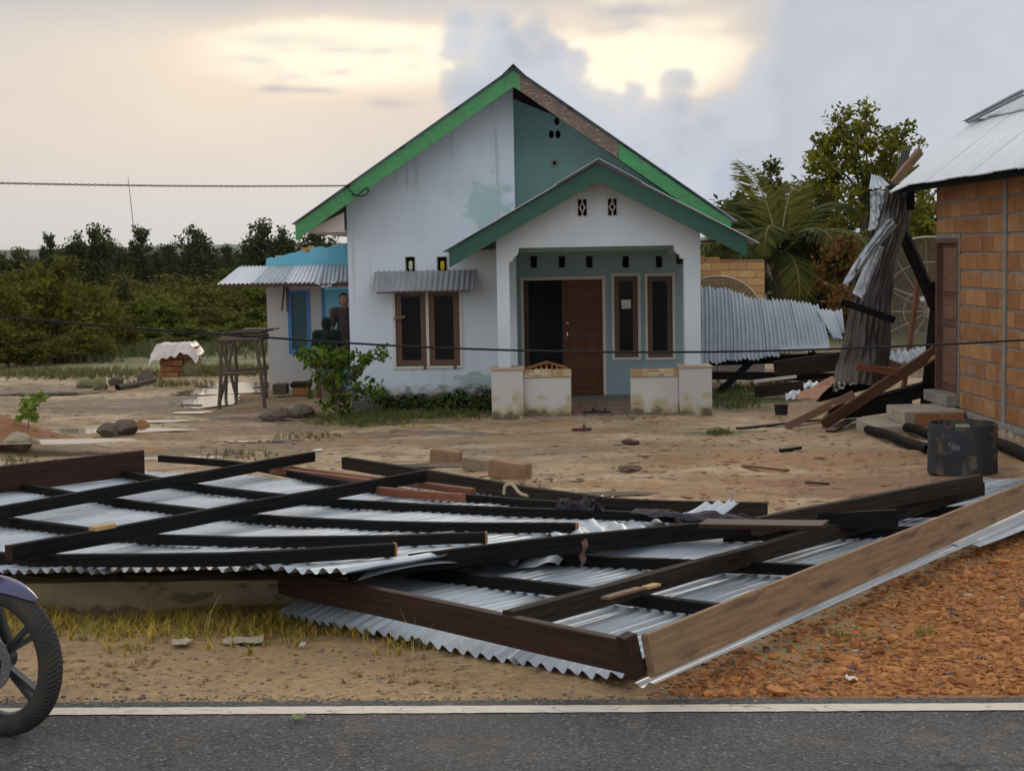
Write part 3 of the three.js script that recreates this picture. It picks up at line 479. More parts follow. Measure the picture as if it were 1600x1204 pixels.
  pboard(V(pL.x + 0.06, pY(pL.x + 0.06), 0), V(pA.x - 0.001, pA.y, 0), 'porch_bargeboard'); pboard(V(pA.x + 0.001, pA.y, 0), V(pR.x - 0.14, pY(pR.x - 0.14), 0), 'porch_bargeboard');
  roofRow(pL.x - 0.03, pL.y - 0.02, pA.x, pA.y + 0.01, -dPr + 0.07, -d4 + 0.02, M.zincC, 'porch_roof_sheet', H); roofRow(pR.x + 0.03, pR.y - 0.02, pA.x, pA.y + 0.01, -dPr + 0.07, -d4 + 0.02, M.zincC, 'porch_roof_sheet', H);
  part(H, 'porch_ridge_cap', extr([[pA.x - 0.62, pY(pA.x - 0.62) + 0.02], [pA.x, pA.y + 0.03], [pA.x + 0.62, pY(pA.x + 0.62) + 0.02], [pA.x + 0.62, pY(pA.x + 0.62) + 0.032], [pA.x, pA.y + 0.045], [pA.x - 0.62, pY(pA.x - 0.62) + 0.032]], null, -dPr + 0.10, -d4), M.zincC);
  for (const s of [[pL.x + 0.25, xpL - 0.05], [xpR + 0.03, pR.x - 0.3]]) { const y = Math.min(pY(s[0]), pY(s[1])) - 0.12; part(H, 'porch_soffit', box(s[0], s[1], y - 0.015, y, -dPr - 0.04, -d1 + 0.02), M.darkbrown); }
  // pillar bases and low walls with ragged stone caps; grime and rust-coloured stains at the foot
  TILE = false; const plinth = (seed) => std({ roughness: 0.95, map: tex(512, 512, (u, v) => { const X = u * 4, Y = v * 4 - 2; const n = fbm(X * 2 + seed, Y * 2, 5), s = fbm(X * 7 + seed, Y * 9, 5); let c = mix3([0.58, 0.58, 0.57], [0.46, 0.46, 0.44], n); c = mix3(c, [0.42, 0.33, 0.15], sstep(-0.42, -0.66, Y + (s - 0.5) * 0.6) * 0.75); return mix3(c, [0.10, 0.085, 0.05], sstep(-0.62, -0.74, Y + (s - 0.5) * 0.32) * 0.9); }, 0.25, 0.25) });
  const pm = [plinth(1), plinth(7)]; pm.forEach(m => m.map.offset.set(0, 0.5)); TILE = true;
  const dQ = 22.62; const blk = (px0, px1, pyT, z0, z1, nm, m) => { const x0 = fx(px0, 610, dQ), x1 = fx(px1, 610, dQ), yT = fy((px0 + px1) / 2, pyT, dQ); return part(H, nm, rbox(x0, x1, -1.0, yT, z0, z1, 0.012), m); };
  blk(768, 818, 577, -dQ, -dQ - 0.5, 'pillar_base', pm[0]); blk(1062, 1113, 573, -dQ, -dQ - 0.5, 'pillar_base', pm[1]);
  const lw = (px0, px1, pyT) => { const w = blk(px0, px1, pyT + 12, -dQ - 0.1, -dQ - 0.28, 'low_wall', pm[px0 > 900 ? 1 : 0]); const x0 = fx(px0, 590, dQ), x1 = fx(px1, 590, dQ), yT = fy((px0 + px1) / 2, pyT, dQ), r = rng(px0);
    part(w, 'cap_bed', box(x0 - 0.002, x1 + 0.002, yT - 0.115, yT - 0.012, -dQ - 0.09, -dQ - 0.29), std({ color: lin(0.50, 0.40, 0.26) }));
    const capM = [std({ color: lin(0.62, 0.52, 0.36) }), std({ color: lin(0.40, 0.26, 0.13) }), std({ color: lin(0.52, 0.40, 0.24) })];
    for (let x = x0; x < x1 - 0.03;) { let l = 0.03 + r() * (px0 < 850 && x > (x0 + x1) / 2 - 0.1 ? 0.02 : 0.14); l = Math.min(l, x1 - x); const rows = px0 < 850 && x > (x0 + x1) / 2 - 0.1 ? 1 : 3; for (let q = 0; q < rows; q++) { const hh = 0.10 / rows; part(w, 'cap_stone', box(x + 0.004, x + l - 0.004, yT - 0.11 + q * hh + 0.004, yT - 0.11 + (q + 1) * hh - 0.003 + r() * 0.01 * (q === rows - 1 ? 1 : 0), -dQ - 0.078 - r() * 0.006, -dQ - 0.30), capM[(r() * 3) | 0]); } x += l; } };
  lw(818, 893, 578); lw(987, 1062, 577);
  for (const [px0, px1, py] of [[768, 818, 576], [1062, 1113, 572]]) part(H, 'base_cap', rbox(fx(px0 - 1, 580, dQ), fx(px1 + 1, 580, dQ), fy((px0 + px1) / 2, py + 3, dQ), fy((px0 + px1) / 2, py - 1, dQ), -dQ + 0.015, -dQ - 0.51, 0.01), std({ color: lin(0.42, 0.32, 0.22), roughness: 0.95 }));
  // tiled floor: each tile its own piece
  part(H, 'porch_slab', box(xpL + 0.02, xpR - 0.02, -1.0, fl - 0.012, -dQ - 0.02, -d4 + 0.001), M.concrete);
  const tileT = tex(128, 128, (u, v) => { const q = fbm(u * 14, v * 14, 3); return mix3([0.13, 0.075, 0.05], [0.34, 0.235, 0.17], sstep(0.35, 0.65, q)); }, 2.5), tileM = [0.9, 1, 1.12].map(k => std({ map: tileT, color: lin(k, k, k), roughness: 0.5 }));
  { const r = rng(5), s = 0.3; for (let x = xpL + 0.03; x < xpR - 0.1; x += s) for (let z = -dQ - 0.03; z > -d4 + 0.05; z -= s) { const w = Math.min(s, xpR - 0.03 - x) - 0.005, l = Math.min(s, z + d4 - 0.005) - 0.005; if (w < 0.03 || l < 0.03) continue; part(H, 'floor_tile', box(x, x + w, fl - 0.011, fl, z, z - l), tileM[(r() * 3) | 0]); } }
  // door and windows in the porch
  trimFrame(door, 0.055, 0.025, -d4 + 0.001, 'door_surround', M.trim);
  { const [x0, x1, y0, y1] = door, xm2 = fx(879, 520, d4); const leaf = part(H, 'door', box(xm2, x1 - 0.004, fl + 0.015, y1 - 0.005, -d4 - 0.03, -d4 - 0.07), M.doorwood); const w = x1 - xm2;
    const panel = (a, b, c, e) => part(leaf, 'door_panel', rbox(xm2 + w * a, xm2 + w * b, lerp(fl, y1, c), lerp(fl, y1, e), -d4 - 0.016, -d4 - 0.045, 0.012), M.doorwood);
    panel(0.14, 0.86, 0.84, 0.93); panel(0.14, 0.46, 0.68, 0.80); panel(0.54, 0.86, 0.57, 0.80); panel(0.14, 0.46, 0.38, 0.62); panel(0.54, 0.86, 0.34, 0.50); panel(0.14, 0.46, 0.20, 0.31); panel(0.54, 0.86, 0.20, 0.27); panel(0.14, 0.86, 0.06, 0.14);
    for (const py of [505, 522]) { const q = at(886.5, py, d4); part(leaf, py === 505 ? 'door_knob' : 'door_lock', py === 505 ? new THREE.SphereGeometry(0.028, 14, 10) : rbox(-0.012, 0.012, -0.03, 0.03, -0.01, 0.02, 0.004), M.chrome, V(q.x, q.y, -d4 + 0.0)); }
    const l2 = part(H, 'door', box(-0.03, 0.03, fl + 0.02, y1 - 0.01, -0.75, 0).translate(x0 + 0.05, 0, -d4 - 0.06), M.doorwood); l2.userData.label = 'left door leaf swung inward'; }
  for (const r of [n1, n2]) { trimFrame(r, 0.045, 0.022, -d4 + 0.001, 'window_surround', M.trim); casement(r, -d4 - 0.01); }
  { const q = rc(971, 986, 468, 482, d4); part(H, 'paper_notice', box(q[0], q[1], q[2], q[3], -d4 - 0.009, -d4 - 0.005), std({ map: tex(64, 64, (u, v) => { const k = (v > 0.2 && v < 0.85 && u > 0.12 && u < 0.88 && ((v * 16) | 0) % 3 === 0) ? 0.42 : 0.66; return [k, k * 0.98, k * 0.94]; }) })); }
  for (const v of vents) { const h1 = Math.min(v[3], yb - 0.01); trimFrame([v[0], v[1], v[2], h1], 0.01, 0.008, -d4 + 0.001, 'vent_frame', M.porchblue); }
  { const q = at(1062, 405, d4 - 0.2); part(H, 'porch_lamp', rbox(-0.06, 0.06, -0.08, 0.08, -0.06, 0.02, 0.02), M.darkbrown, V(q.x, q.y, -d4 + 0.26)); }
  // service cable coil on the bargeboard
  { const pts2 = [[543, 289], [547, 298], [556, 305], [567, 306], [575, 300], [574, 294], [568, 296], [562, 302], [556, 305], [550, 304]].map(([x, y], i) => at(x, y, d0 - 0.06 - 0.004 * i)); part(H, 'cable_coil', tube(pts2, 0.011, 6, 80), M.wire); }
  // sandals and bench in the porch
  const sandal = (px, py, y, col, label, turn) => { const p = y === null ? onG(px, py) : onY(px, py, y); const m = thing('sandal', label, 'sandal', p, 'sandals on the floor'); m.rotation.y = turn; const s = new THREE.Shape(); s.absellipse(0, 0, 0.13, 0.048, 0, Math.PI * 2); const g = new THREE.ExtrudeGeometry(s, { depth: 0.02, bevelEnabled: true, bevelSize: 0.004, bevelThickness: 0.004, bevelSegments: 1 }); g.rotateX(-Math.PI / 2); g.translate(0, 0.006, 0); const mt = std({ color: lin(...col), roughness: 0.6 }); const sm = new THREE.Mesh(g, mt); sm.name = 'sole'; m.add(sm); const st2 = new THREE.Mesh(new THREE.TorusGeometry(0.05, 0.012, 6, 14, Math.PI), mt); st2.name = 'strap'; st2.rotation.y = Math.PI / 2; st2.position.set(0.035, 0.026, 0); m.add(st2); m.children.forEach(c => c.castShadow = c.receiveShadow = true); };
  sandal(924, 645, fl, [0.02, 0.02, 0.035], 'dark blue sandal on the porch tiles beside its twin', 0.3); sandal(941, 645, fl, [0.02, 0.02, 0.035], 'dark blue sandal on the porch tiles beside its twin', -0.2); sandal(909, 672, null, [0.09, 0.03, 0.035], 'maroon sandal lying alone on the sand before the porch', 0.1);
  { const b = thing('slatted_bench', 'low orange-brown slatted wooden bench behind the porch wall', 'bench', V(fx(855, 580, 23.6), fl, -23.6)); const y1 = fy(855, 576, 23.5), x0 = fx(822, 580, 23.5), x1 = fx(888, 580, 23.5);
    const ow = woodMat([0.22, 0.09, 0.025], [0.42, 0.19, 0.06], 0.5); part(b, 'seat', rbox(x0, x1, fl + 0.36, fl + 0.40, -23.45, -23.9), ow); for (let i = 0; i < 9; i++) { const x = lerp(x0, x1, i / 8), t = 1 - Math.abs(i / 4 - 1); part(b, 'slat', rbox(x - 0.02, x + 0.02, fl + 0.402, y1 - 0.03 + t * 0.08, -23.86, -23.89, 0.004), ow); } timber(b, 'top_rail', V(x0, y1 - 0.02, -23.85), V((x0 + x1) / 2, y1 + 0.08, -23.85), 0.04, 0.04, ow); timber(b, 'top_rail', V((x0 + x1) / 2, y1 + 0.08, -23.85), V(x1, y1 - 0.02, -23.85), 0.04, 0.04, ow); for (const x of [x0 + 0.03, x1 - 0.03]) for (const z of [-23.48, -23.87]) part(b, 'leg', box(x - 0.02, x + 0.02, fl, fl + 0.359, z - 0.02, z + 0.02), ow); }
}
// ------------------------------------------------------------------ blue-topped annex left of the house
{
  const d = 29, A = thing('annex', 'small white annex with sky blue upper wall and torn-off roof', 'house', V(-3.8, -0.8, -d)); const gB = -1.0;
  const x0 = fx(418, 520, d), xdoor = fx(506, 520, d), x1 = fx(560, 520, d), yw = fy(480, 416, d);
  const wr = [fx(450, 505, d), fx(485, 505, d), fy(468, 553, d), fy(468, 453, d)];
  part(A, 'front_wall', extr([[x0, gB], [xdoor, gB], [xdoor, fy(506, 450, d)], [x1, fy(530, 450, d)], [x1, yw], [x0, yw]], [rectHole(...wr)], -d, -d - 0.14), M.annexwhite);
  const top = [[x0, yw + 0.001]], r = rng(3); top.push([x1, yw + 0.001]); for (let i = 0; i <= 26; i++) { const t = 1 - i / 26; const px = lerp(416, 560, t), py = lerp(403, 375, t) + (fbm(t * 9, 2, 3) - 0.5) * 9 + (t > 0.42 && t < 0.5 ? 5 : 0); const q = at(px, py, d); top.push([q.x, q.y]); }
  part(A, 'upper_wall', extr(top, null, -d, -d - 0.14), M.annexblue);
  { const gm = yellowBricks; for (let i = 0; i < 12; i++) { const t = (i + 0.5) / 12, px = lerp(420, 540, t), py = lerp(402, 379, t) + (fbm(t * 9, 2, 3) - 0.5) * 9, q = at(px, py, d); if (r() < 0.45) part(A, 'broken_brick', rbox(q.x - 0.05 - r() * 0.04, q.x + 0.06, q.y - 0.05, q.y + 0.02 + r() * 0.03, -d - 0.03, -d - 0.12, 0.008), gm[i % 3]); } }
  part(A, 'side_wall', box(x0, x0 + 0.14, gB, fy(418, 404, d), -d - 0.142, -d - 3), M.annexwhite); part(A, 'rear_wall', box(x0, x1 + 0.6, gB, 1.2, -d - 3, -d - 3.14), M.annexblue);
  const wf = part(A, 'window', extr([[wr[0], wr[2]], [wr[1], wr[2]], [wr[1], wr[3]], [wr[0], wr[3]]], [rectHole(wr[0] + 0.07, wr[1] - 0.07, wr[2] + 0.08, wr[3] - 0.05)], -d + 0.015, -d - 0.05), M.bluepaint);
  part(wf, 'pane', box(wr[0] + 0.07, wr[1] - 0.07, wr[2] + 0.08, wr[3] - 0.05, -d - 0.02, -d - 0.026), new THREE.MeshPhysicalMaterial({ color: lin(0.04, 0.10, 0.13), roughness: 0.1 }));
  { const s = extr([[wr[0] - 0.02, fy(448, 446, d)], [wr[0] - 0.02, fy(448, 487, d)], [wr[0] + 0.02, fy(448, 487, d)], [wr[0] + 0.03, fy(448, 446, d)]], null, -d + 0.03, -d + 0.003); part(A, 'bracket_post', s, M.oldred); const s2 = new THREE.BoxGeometry(0.03, 0.62, 0.05); s2.rotateX(-0.75); s2.translate(wr[0] - 0.04, fy(448, 464, d), -d + 0.26); part(A, 'bracket', tri(s2), M.oldred); }
  part(A, 'door', box(xdoor + 0.022, x1, -0.8, fy(530, 452, d), -d - 0.01, -d - 0.05), M.turq); part(A, 'door_frame', box(xdoor - 0.03, xdoor + 0.02, gB, fy(506, 450, d), -d + 0.012, -d - 0.13), M.bluepaint);
  { const dF = d - 0.75, bl = at(374, 417, d), br = at(545, 412, d); const yF = fy(430, 442, dF), xF = fx(339, 441, dF), xE = fx(545, 442, dF); const n = 4;
    for (let i = 0; i < n; i++) { const u0 = i / n, u1 = (i + 1) / n + 0.02, yb2 = (bl.y + br.y) / 2; const P = (u, v) => { const t = lerp(u0, u1, u); const p = quadP(V(bl.x, yb2, -d + 0.02), V(br.x, yb2, -d + 0.02), V(xE, yF, -dF), V(xF, yF, -dF))(t, v); if (t > 0.74 && t < 0.9) p.y -= 0.11 * Math.sin((t - 0.74) / 0.16 * Math.PI) * v * v; p.y += (i % 2) * 0.004; return p; }; part(A, 'awning_sheet', corrugated(P, 8, 8, 0.016, 6), i % 2 ? M.zincC : M.zincRoof); }
    timber(A, 'awning_batten', V(xF + 0.1, yF - 0.05, -dF - 0.08), V(xE, yF - 0.05, -dF - 0.08), 0.04, 0.05, M.oldred); }
  for (const [a, b, c, e, m] of [[453, 484, 598, 606, M.darkbrown], [456, 482, 606, 618, brickMats[0]], [425, 447, 600, 616, M.rock]]) { const dd = 27.4, g = rbox(fx(a, 600, dd), fx(b, 600, dd), fy(440, e, dd), fy(440, c, dd), -dd, -dd - 0.35, 0.02); single('wall_block', m === M.darkbrown ? 'dark board lying on blocks at the foot of the annex' : m === M.rock ? 'grey lump of rubble at the corner of the annex' : 'orange clay block at the foot of the annex', 'block', g, m, V(fx((a + b) / 2, 600, dd), fy(440, e, dd), -dd - 0.17)); }
}
// ------------------------------------------------------------------ brick house on the right
{
  const dc = 19.7, c0 = at(1463, 470, dc), th = -(Math.PI / 2 - 0.0333);
  const ax = V(Math.cos(th), 0, -Math.sin(th)), nz = V(Math.sin(th), 0, Math.cos(th));       // along the wall towards the road; outward
  const B = thing('brick_house', 'unplastered orange brick house with zinc roof and stone footing', 'house', V(c0.x, -0.55, c0.z)); B.rotation.y = th;
  origin.set(B, V(0, -0.55, 0));                                                              // parts are given in the house's own frame
  const onWall = (px, py) => { const p = onPlane(px, py, c0, nz); return { s: p.clone().sub(V(c0.x, 0, c0.z)).dot(ax), y: p.y }; };
  const sill = onWall(1480, 612).y, LEN = 9, DEP = 6, eaveY = onWall(1500, 283).y, footT = onWall(1500, 640).y;
  const col = onWall(1571, 500).s, d0 = onWall(1463, 470).s + 0.03, d1 = onWall(1499, 500).s, dTop = onWall(1480, 372).y;
  // mortar core with the door opening
  part(B, 'wall_core', extr([[0, footT - 0.02], [LEN, footT - 0.02], [LEN, eaveY], [0, eaveY]], [rectHole(d0, d1, sill, dTop)], -0.012, -0.14), M.mortar);
  const core = B.children[B.children.length - 1];
  part(B, 'wall_core', box(0.0, 0.12, footT - 0.02, eaveY, -0.142, -DEP), M.mortar); part(B, 'wall_core', box(LEN - 0.12, LEN, footT - 0.02, eaveY, -0.142, -DEP), M.mortar); part(B, 'wall_core', box(0, LEN, footT - 0.02, eaveY, -DEP, -DEP - 0.13), M.mortar);
  const r = rng(77), bw = 0.385, bhh = 0.212;
  for (let row = 0, y = footT + 0.02; y < eaveY - 0.05; row++, y += bhh) {
    const runs = [[0.0, col - 0.06], [col + 0.06, col + 3.0], [col + 3.12, LEN]];
    for (const [a, b] of runs) { let s = a + 0.006, k = 0; const start = (row % 2) * 0.16; while (s < b - 0.05) { let w = (k === 0 && start ? bw - start : bw * (0.9 + r() * 0.15)); w = Math.min(w, b - s); const h = Math.min(bhh - 0.02 - r() * 0.012, eaveY - y - 0.01);
      let s0 = s + 0.001 + r() * 0.003, s1 = s + w - 0.002 - r() * 0.004; let yb = y + 0.006; if (y + h > sill && y < dTop + 0.06 && s0 < d1 + 0.05 && s1 > d0 - 0.02) { if (y + h > dTop + 0.10) yb = dTop + 0.062; else s0 = Math.max(s0, d1 + 0.05); }
      if (s1 - s0 > 0.05 && h > 0.04 && s < 7) part(core, 'brick', rbox(s0, s1, yb, y + h, 0.002 + r() * 0.006, -0.06, 0.007), brickMats[(r() * 5) | 0]);
      s += w; k++; } } }
  for (const s of [col, col + 3.06, LEN - 0.05]) part(B, 'concrete_column', box(s - 0.055, s + 0.055, footT, eaveY, 0.016, -0.06), M.mortar);
  part(B, 'lintel', box(d0 - 0.02, d1 + 0.06, dTop, dTop + 0.055, 0.014, -0.1), M.mortar); part(B, 'door_jamb', box(d1 + 0.001, d1 + 0.045, sill, dTop, 0.014, -0.1), M.mortar);
  // rubble stone footing
  part(B, 'footing_bed', box(-0.05, LEN, footT - 1.0, footT - 0.022, 0.02, -0.3), M.mortar);
  part(B, 'footing_ledge', rbox(-0.06, LEN, footT - 0.06, footT + 0.012, 0.035, -0.05, 0.01), M.mortar);
  for (let i = 0; i < 70; i++) { const g = new THREE.IcosahedronGeometry(1, 1), p = g.attributes.position; const sx = 0.10 + r() * 0.07, sy = 0.07 + r() * 0.06; g.scale(sx, sy, 0.05); const row = i % 3, s = 0.1 + (i / 3 | 0) * 0.245 + row * 0.08, y = footT - 0.16 - row * 0.17; for (let q = 0; q < p.count; q++) { const k = 0.85 + 0.3 * vn(p.getX(q) * 18 + i * 3, p.getY(q) * 18); p.setXYZ(q, p.getX(q) * k, p.getY(q) * k, p.getZ(q) * k); } g.computeVertexNormals(); tri(g); part(B, 'footing_stone', g.translate(s, y, 0.028), M.stone); }
  // door standing ajar, frame
  part(B, 'door_frame', extr([[d0, sill], [d0 + 0.06, sill], [d0 + 0.06, dTop - 0.06], [d1 - 0.06, dTop - 0.06], [d1 - 0.06, sill], [d1, sill], [d1, dTop - 0.001], [d0, dTop - 0.001]], null, 0.02, -0.12), M.oldred);
  { const dr = part(B, 'door', box(d0 + 0.062, d1 - 0.062, sill + 0.01, dTop - 0.062, -0.05, -0.085), M.oldred); const h = dTop - sill; for (const [a, b] of [[0.05, 0.42], [0.47, 0.60], [0.65, 0.94]]) part(dr, 'door_panel', rbox(d0 + 0.16, d1 - 0.16, sill + h * a, sill + h * b, -0.036, -0.06, 0.01), M.plank); part(dr, 'door_rail', box(d0 + 0.07, d1 - 0.07, sill + h * 0.43, sill + h * 0.46, -0.040, -0.06), M.oldred); }
  part(B, 'door_sill', rbox(d0 - 0.03, d1 + 0.03, sill - 0.14, sill - 0.002, 0.16, -0.1, 0.012), M.mortar);
  // roof, wall plate
  part(B, 'wall_plate', box(-0.6, LEN + 0.3, eaveY - 0.02, eaveY + 0.09, 0.05, -0.1), M.black); part(B, 'fascia_beam', box(-0.85, LEN + 0.3, eaveY - 0.085, eaveY + 0.03, 0.40, 0.34), M.black);
  const eY = onPlane(1500, 277, V(c0.x, 0, c0.z).addScaledVector(nz, 0.5), nz).y, t1 = Math.tan(0.66), t2 = Math.tan(0.50);
  const zi = (k) => { const p = onPlane(k, 290, V(c0.x, 0, c0.z).addScaledVector(nz, 0.5), nz); return p.sub(V(c0.x, 0, c0.z)).dot(ax); };
  const sFar = zi(1390);
  const nS = 13; for (let i = 0; i < nS; i++) { const a = sFar + i * 0.76, b = a + 0.80, o = (i % 2) * 0.008; const tw = i === 0 ? 0.06 : 0;
    part(B, 'roof_sheet', corrugated(quadP(V(a, eY + o - tw, 0.5), V(b, eY + o, 0.5), V(b, eY + 1.12 * t1 + o, -0.62), V(a, eY + 1.12 * t1 + o, -0.62)), 10, 4, 0.012, 6), M.zincRoof);
    const lift = i === 0 ? 0.07 : i === 1 ? 0.03 : 0; const P0 = quadP(V(a, eY + 1.0 * t1 + 0.03 + lift, -0.50), V(b, eY + 1.0 * t1 + 0.03, -0.50), V(b, eY + t1 + 2.6 * t2, -3.1), V(a, eY + t1 + 2.6 * t2, -3.1)); part(B, 'roof_sheet', corrugated(P0, 10, 5, 0.012, 6), M.zincC); }
  part(B, 'rear_slope', box(sFar, sFar + nS * 0.76, 0, 0.02, -3.2, 0).rotateX(-0.45).translate(0, eY + t1 + 2.6 * t2, -3.05).translate(0, 0, 0), M.zincB);
  for (const q of [-0.2, -1.2, -2.2]) part(B, 'roof_purlin', box(sFar + 0.8, LEN, 0, 0.07, -0.03, 0.03).translate(0, eY + (0.5 - q) * 0.62 - 0.12, q), M.black);
  // torn-up end: lifted sheet, broken boards
  const lp = (px, py, dd) => { const p = at(px, py, dd); const q = p.sub(V(c0.x, 0, c0.z)); return V(q.dot(ax), q.y, q.dot(nz)); };
  part(B, 'bent_ridge_flashing', corrugated(quadP(lp(1505, 188, 20.0), lp(1512, 194, 19.9), lp(1600, 150, 18.2), lp(1600, 138, 18.2)), 2, 6, 0.02, 6), M.zincC);
  part(B, 'lifted_sheet', corrugated(quadP(lp(1358, 296, 20.9), lp(1392, 290, 20.6), lp(1378, 276, 21.0), lp(1362, 272, 21.2)), 4, 4, 0.015, 6), M.zincC);
  part(B, 'lifted_sheet', corrugated(quadP(lp(1396, 285, 20.9), lp(1412, 280, 20.8), lp(1424, 232, 21.1), lp(1410, 232, 21.1)), 3, 6, 0.015, 6), M.zincOld);
  { const tb = (a, b, w, h, m, nm) => { const L = a.distanceTo(b), g = timberGeo(L, w, h, 0, ++tseed, 6), ms = new THREE.Mesh(g, m); ms.name = nm; ms.castShadow = ms.receiveShadow = true; ms.position.copy(a).add(b).multiplyScalar(0.5).sub(V(0, -0.55, 0)); orient(ms, a, b); B.add(ms); };
    tb(lp(1396, 288, 20.7), lp(1438, 236, 21.0), 0.06, 0.12, M.fascia, 'broken_rafter'); tb(lp(1414, 285, 20.6), lp(1440, 262, 20.7), 0.05, 0.08, M.black, 'broken_rafter'); tb(lp(1424, 296, 20.3), lp(1422, 325, 20.4), 0.10, 0.14, M.black, 'rafter_stub'); }
}
// steps at the brick house door
{
  const S = thing('door_steps', 'two worn concrete steps below the brick house door', 'steps', V(5.6, -0.55, -19)); const A = at(1345, 650, 19.0), b0 = at(1390, 622, 19.0), c = at(1462, 622, 19.0), e = at(1480, 612, 19.3);
  const yl = fy(1400, 657, 18.9), yh = fy(1420, 634, 19.0), z0 = -18.35, z1 = -19.35;
  const xr = fx(1463, 470, 19.7) - 0.03;
  part(S, 'step', rbox(A.x + 0.02, xr - 0.05, -1.0, yl, z0, z1, 0.02), M.concrete); part(S, 'step', rbox(b0.x + 0.02, xr + 0.02, yl - 0.002, yh, z0 - 0.02, z1 + 0.1, 0.02), M.concrete);
  part(S, 'brick_face', box(fx(1432, 640, 18.3), xr, yl + 0.0, yh - 0.03, z0 + 0.004, z0 - 0.01), brickMats[2]);
}
// half drum
{
  const p = onG(1504, 738); const g = new THREE.LatheGeometry([[0.0, 0.02], [0.27, 0.02], [0.285, 0.0], [0.292, 0.01], [0.288, 0.16], [0.293, 0.18], [0.288, 0.20], [0.286, 0.31], [0.292, 0.33], [0.286, 0.35], [0.288, 0.43], [0.275, 0.43], [0.272, 0.04], [0, 0.04]].map(q => new THREE.Vector2(q[0], q[1])), 40);
  const m = std({ roughness: 0.7, map: tex(512, 256, (u, v) => { const n = fbm(u * 14, v * 5, 5), k = fbm(u * 20 + 4, v * 9, 5); let c = mix3([0.008, 0.009, 0.014], [0.022, 0.028, 0.038], n); c = mix3(c, [0.11, 0.075, 0.03], sstep(0.50, 0.70, k) * 0.8); return mix3(c, [0.16, 0.19, 0.19], sstep(0.70, 0.78, fbm(u * 30, v * 16, 4)) * 0.5); }) });
  const D = thing('cut_drum', 'half of a rusty blue-black steel drum beside the brick house', 'drum', p); part(D, 'body', g, m, p.clone()).rotation.y = 0.6; const lid = rbox(-0.055, 0.055, 0.42, 0.445, -0.02, 0.02, 0.004); part(D, 'rim_clip', lid, M.mortar, p.clone().add(V(-0.08, 0, 0.27)));
}
// torn roofing hanging from the brick house corner
{
  const dd = 20.3, T = thing('torn_roof_sheet', 'torn dark corrugated sheet hanging from the corner of the brick house roof', 'roof sheet', V(fx(1350, 590, dd), -0.6, -dd));
  const A = (px, py, e = 0) => at(px, py, dd + e);
  const strip = (L, R, waves, amp, mat, nm, tw = 0, par = T) => { const cl = new THREE.CatmullRomCurve3(L), cr = new THREE.CatmullRomCurve3(R); const P = (u, v) => { const p = cl.getPoint(v).lerp(cr.getPoint(v), u); p.z += tw * Math.sin(u * Math.PI) * (0.4 + v) + (fbm(u * 4 + L[0].x, v * 9, 3) - 0.5) * (waves > 5 ? 0.24 : 0.09); return p; }; return part(par, nm, corrugated(P, waves, 24, amp, 6), mat); };
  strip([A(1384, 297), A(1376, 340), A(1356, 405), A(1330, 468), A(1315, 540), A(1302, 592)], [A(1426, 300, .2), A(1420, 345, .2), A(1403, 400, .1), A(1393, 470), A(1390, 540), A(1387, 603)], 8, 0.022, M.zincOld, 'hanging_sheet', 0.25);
  strip([A(1388, 340, -.3), A(1360, 375, -.35), A(1335, 410, -.4), A(1317, 442, -.4)], [A(1402, 352, -.3), A(1375, 382, -.35), A(1345, 420, -.4), A(1323, 446, -.4)], 3, 0.02, M.zincB, 'folded_strip', 0.1);
  strip([A(1366, 385, -.2), A(1348, 420, -.25), A(1332, 458, -.25)], [A(1380, 385, -.2), A(1362, 430, -.25), A(1348, 470, -.25)], 3, 0.02, M.zincC, 'torn_strip', 0.15);
  strip([A(1360, 298, .3), A(1360, 330, .3), A(1357, 360, .3)], [A(1382, 298, .3), A(1376, 330, .3), A(1368, 355, .3)], 3, 0.03, M.zincC, 'torn_strip', 0.15);
  strip([A(1382, 297, .2), A(1378, 330, .2), A(1374, 352, .2)], [A(1400, 297, .2), A(1392, 330, .2), A(1382, 350, .2)], 2, 0.03, M.zincB, 'torn_strip', 0.15);
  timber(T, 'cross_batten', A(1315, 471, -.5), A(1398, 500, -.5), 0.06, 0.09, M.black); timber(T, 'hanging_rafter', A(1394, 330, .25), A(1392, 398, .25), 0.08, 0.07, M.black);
}
{ // fallen timbers leaning behind
  looseTimber('leaning_beam', 'thick black beam leaning steeply against the brick house corner', 'beam', at(1400, 340, 20.9), at(1463, 480, 20.6), 0.12, 0.15, M.black);
  looseTimber('leaning_beam', 'black beam propped below the leaning beam beside the door frame', 'beam', at(1466, 440, 20.6), V(fx(1447, 525, 20.8), gy(5.6, -20.8) + 0.1, -20.8), 0.1, 0.14, M.black);
  looseTimber('leaning_stick', 'reddish-brown stick leaning in front of the mesh dish', 'stick', at(1436, 437, 21.2), V(fx(1405, 560, 21.0), gy(5.2, -21) , -21.0), 0.05, 0.07, M.redwood);
}
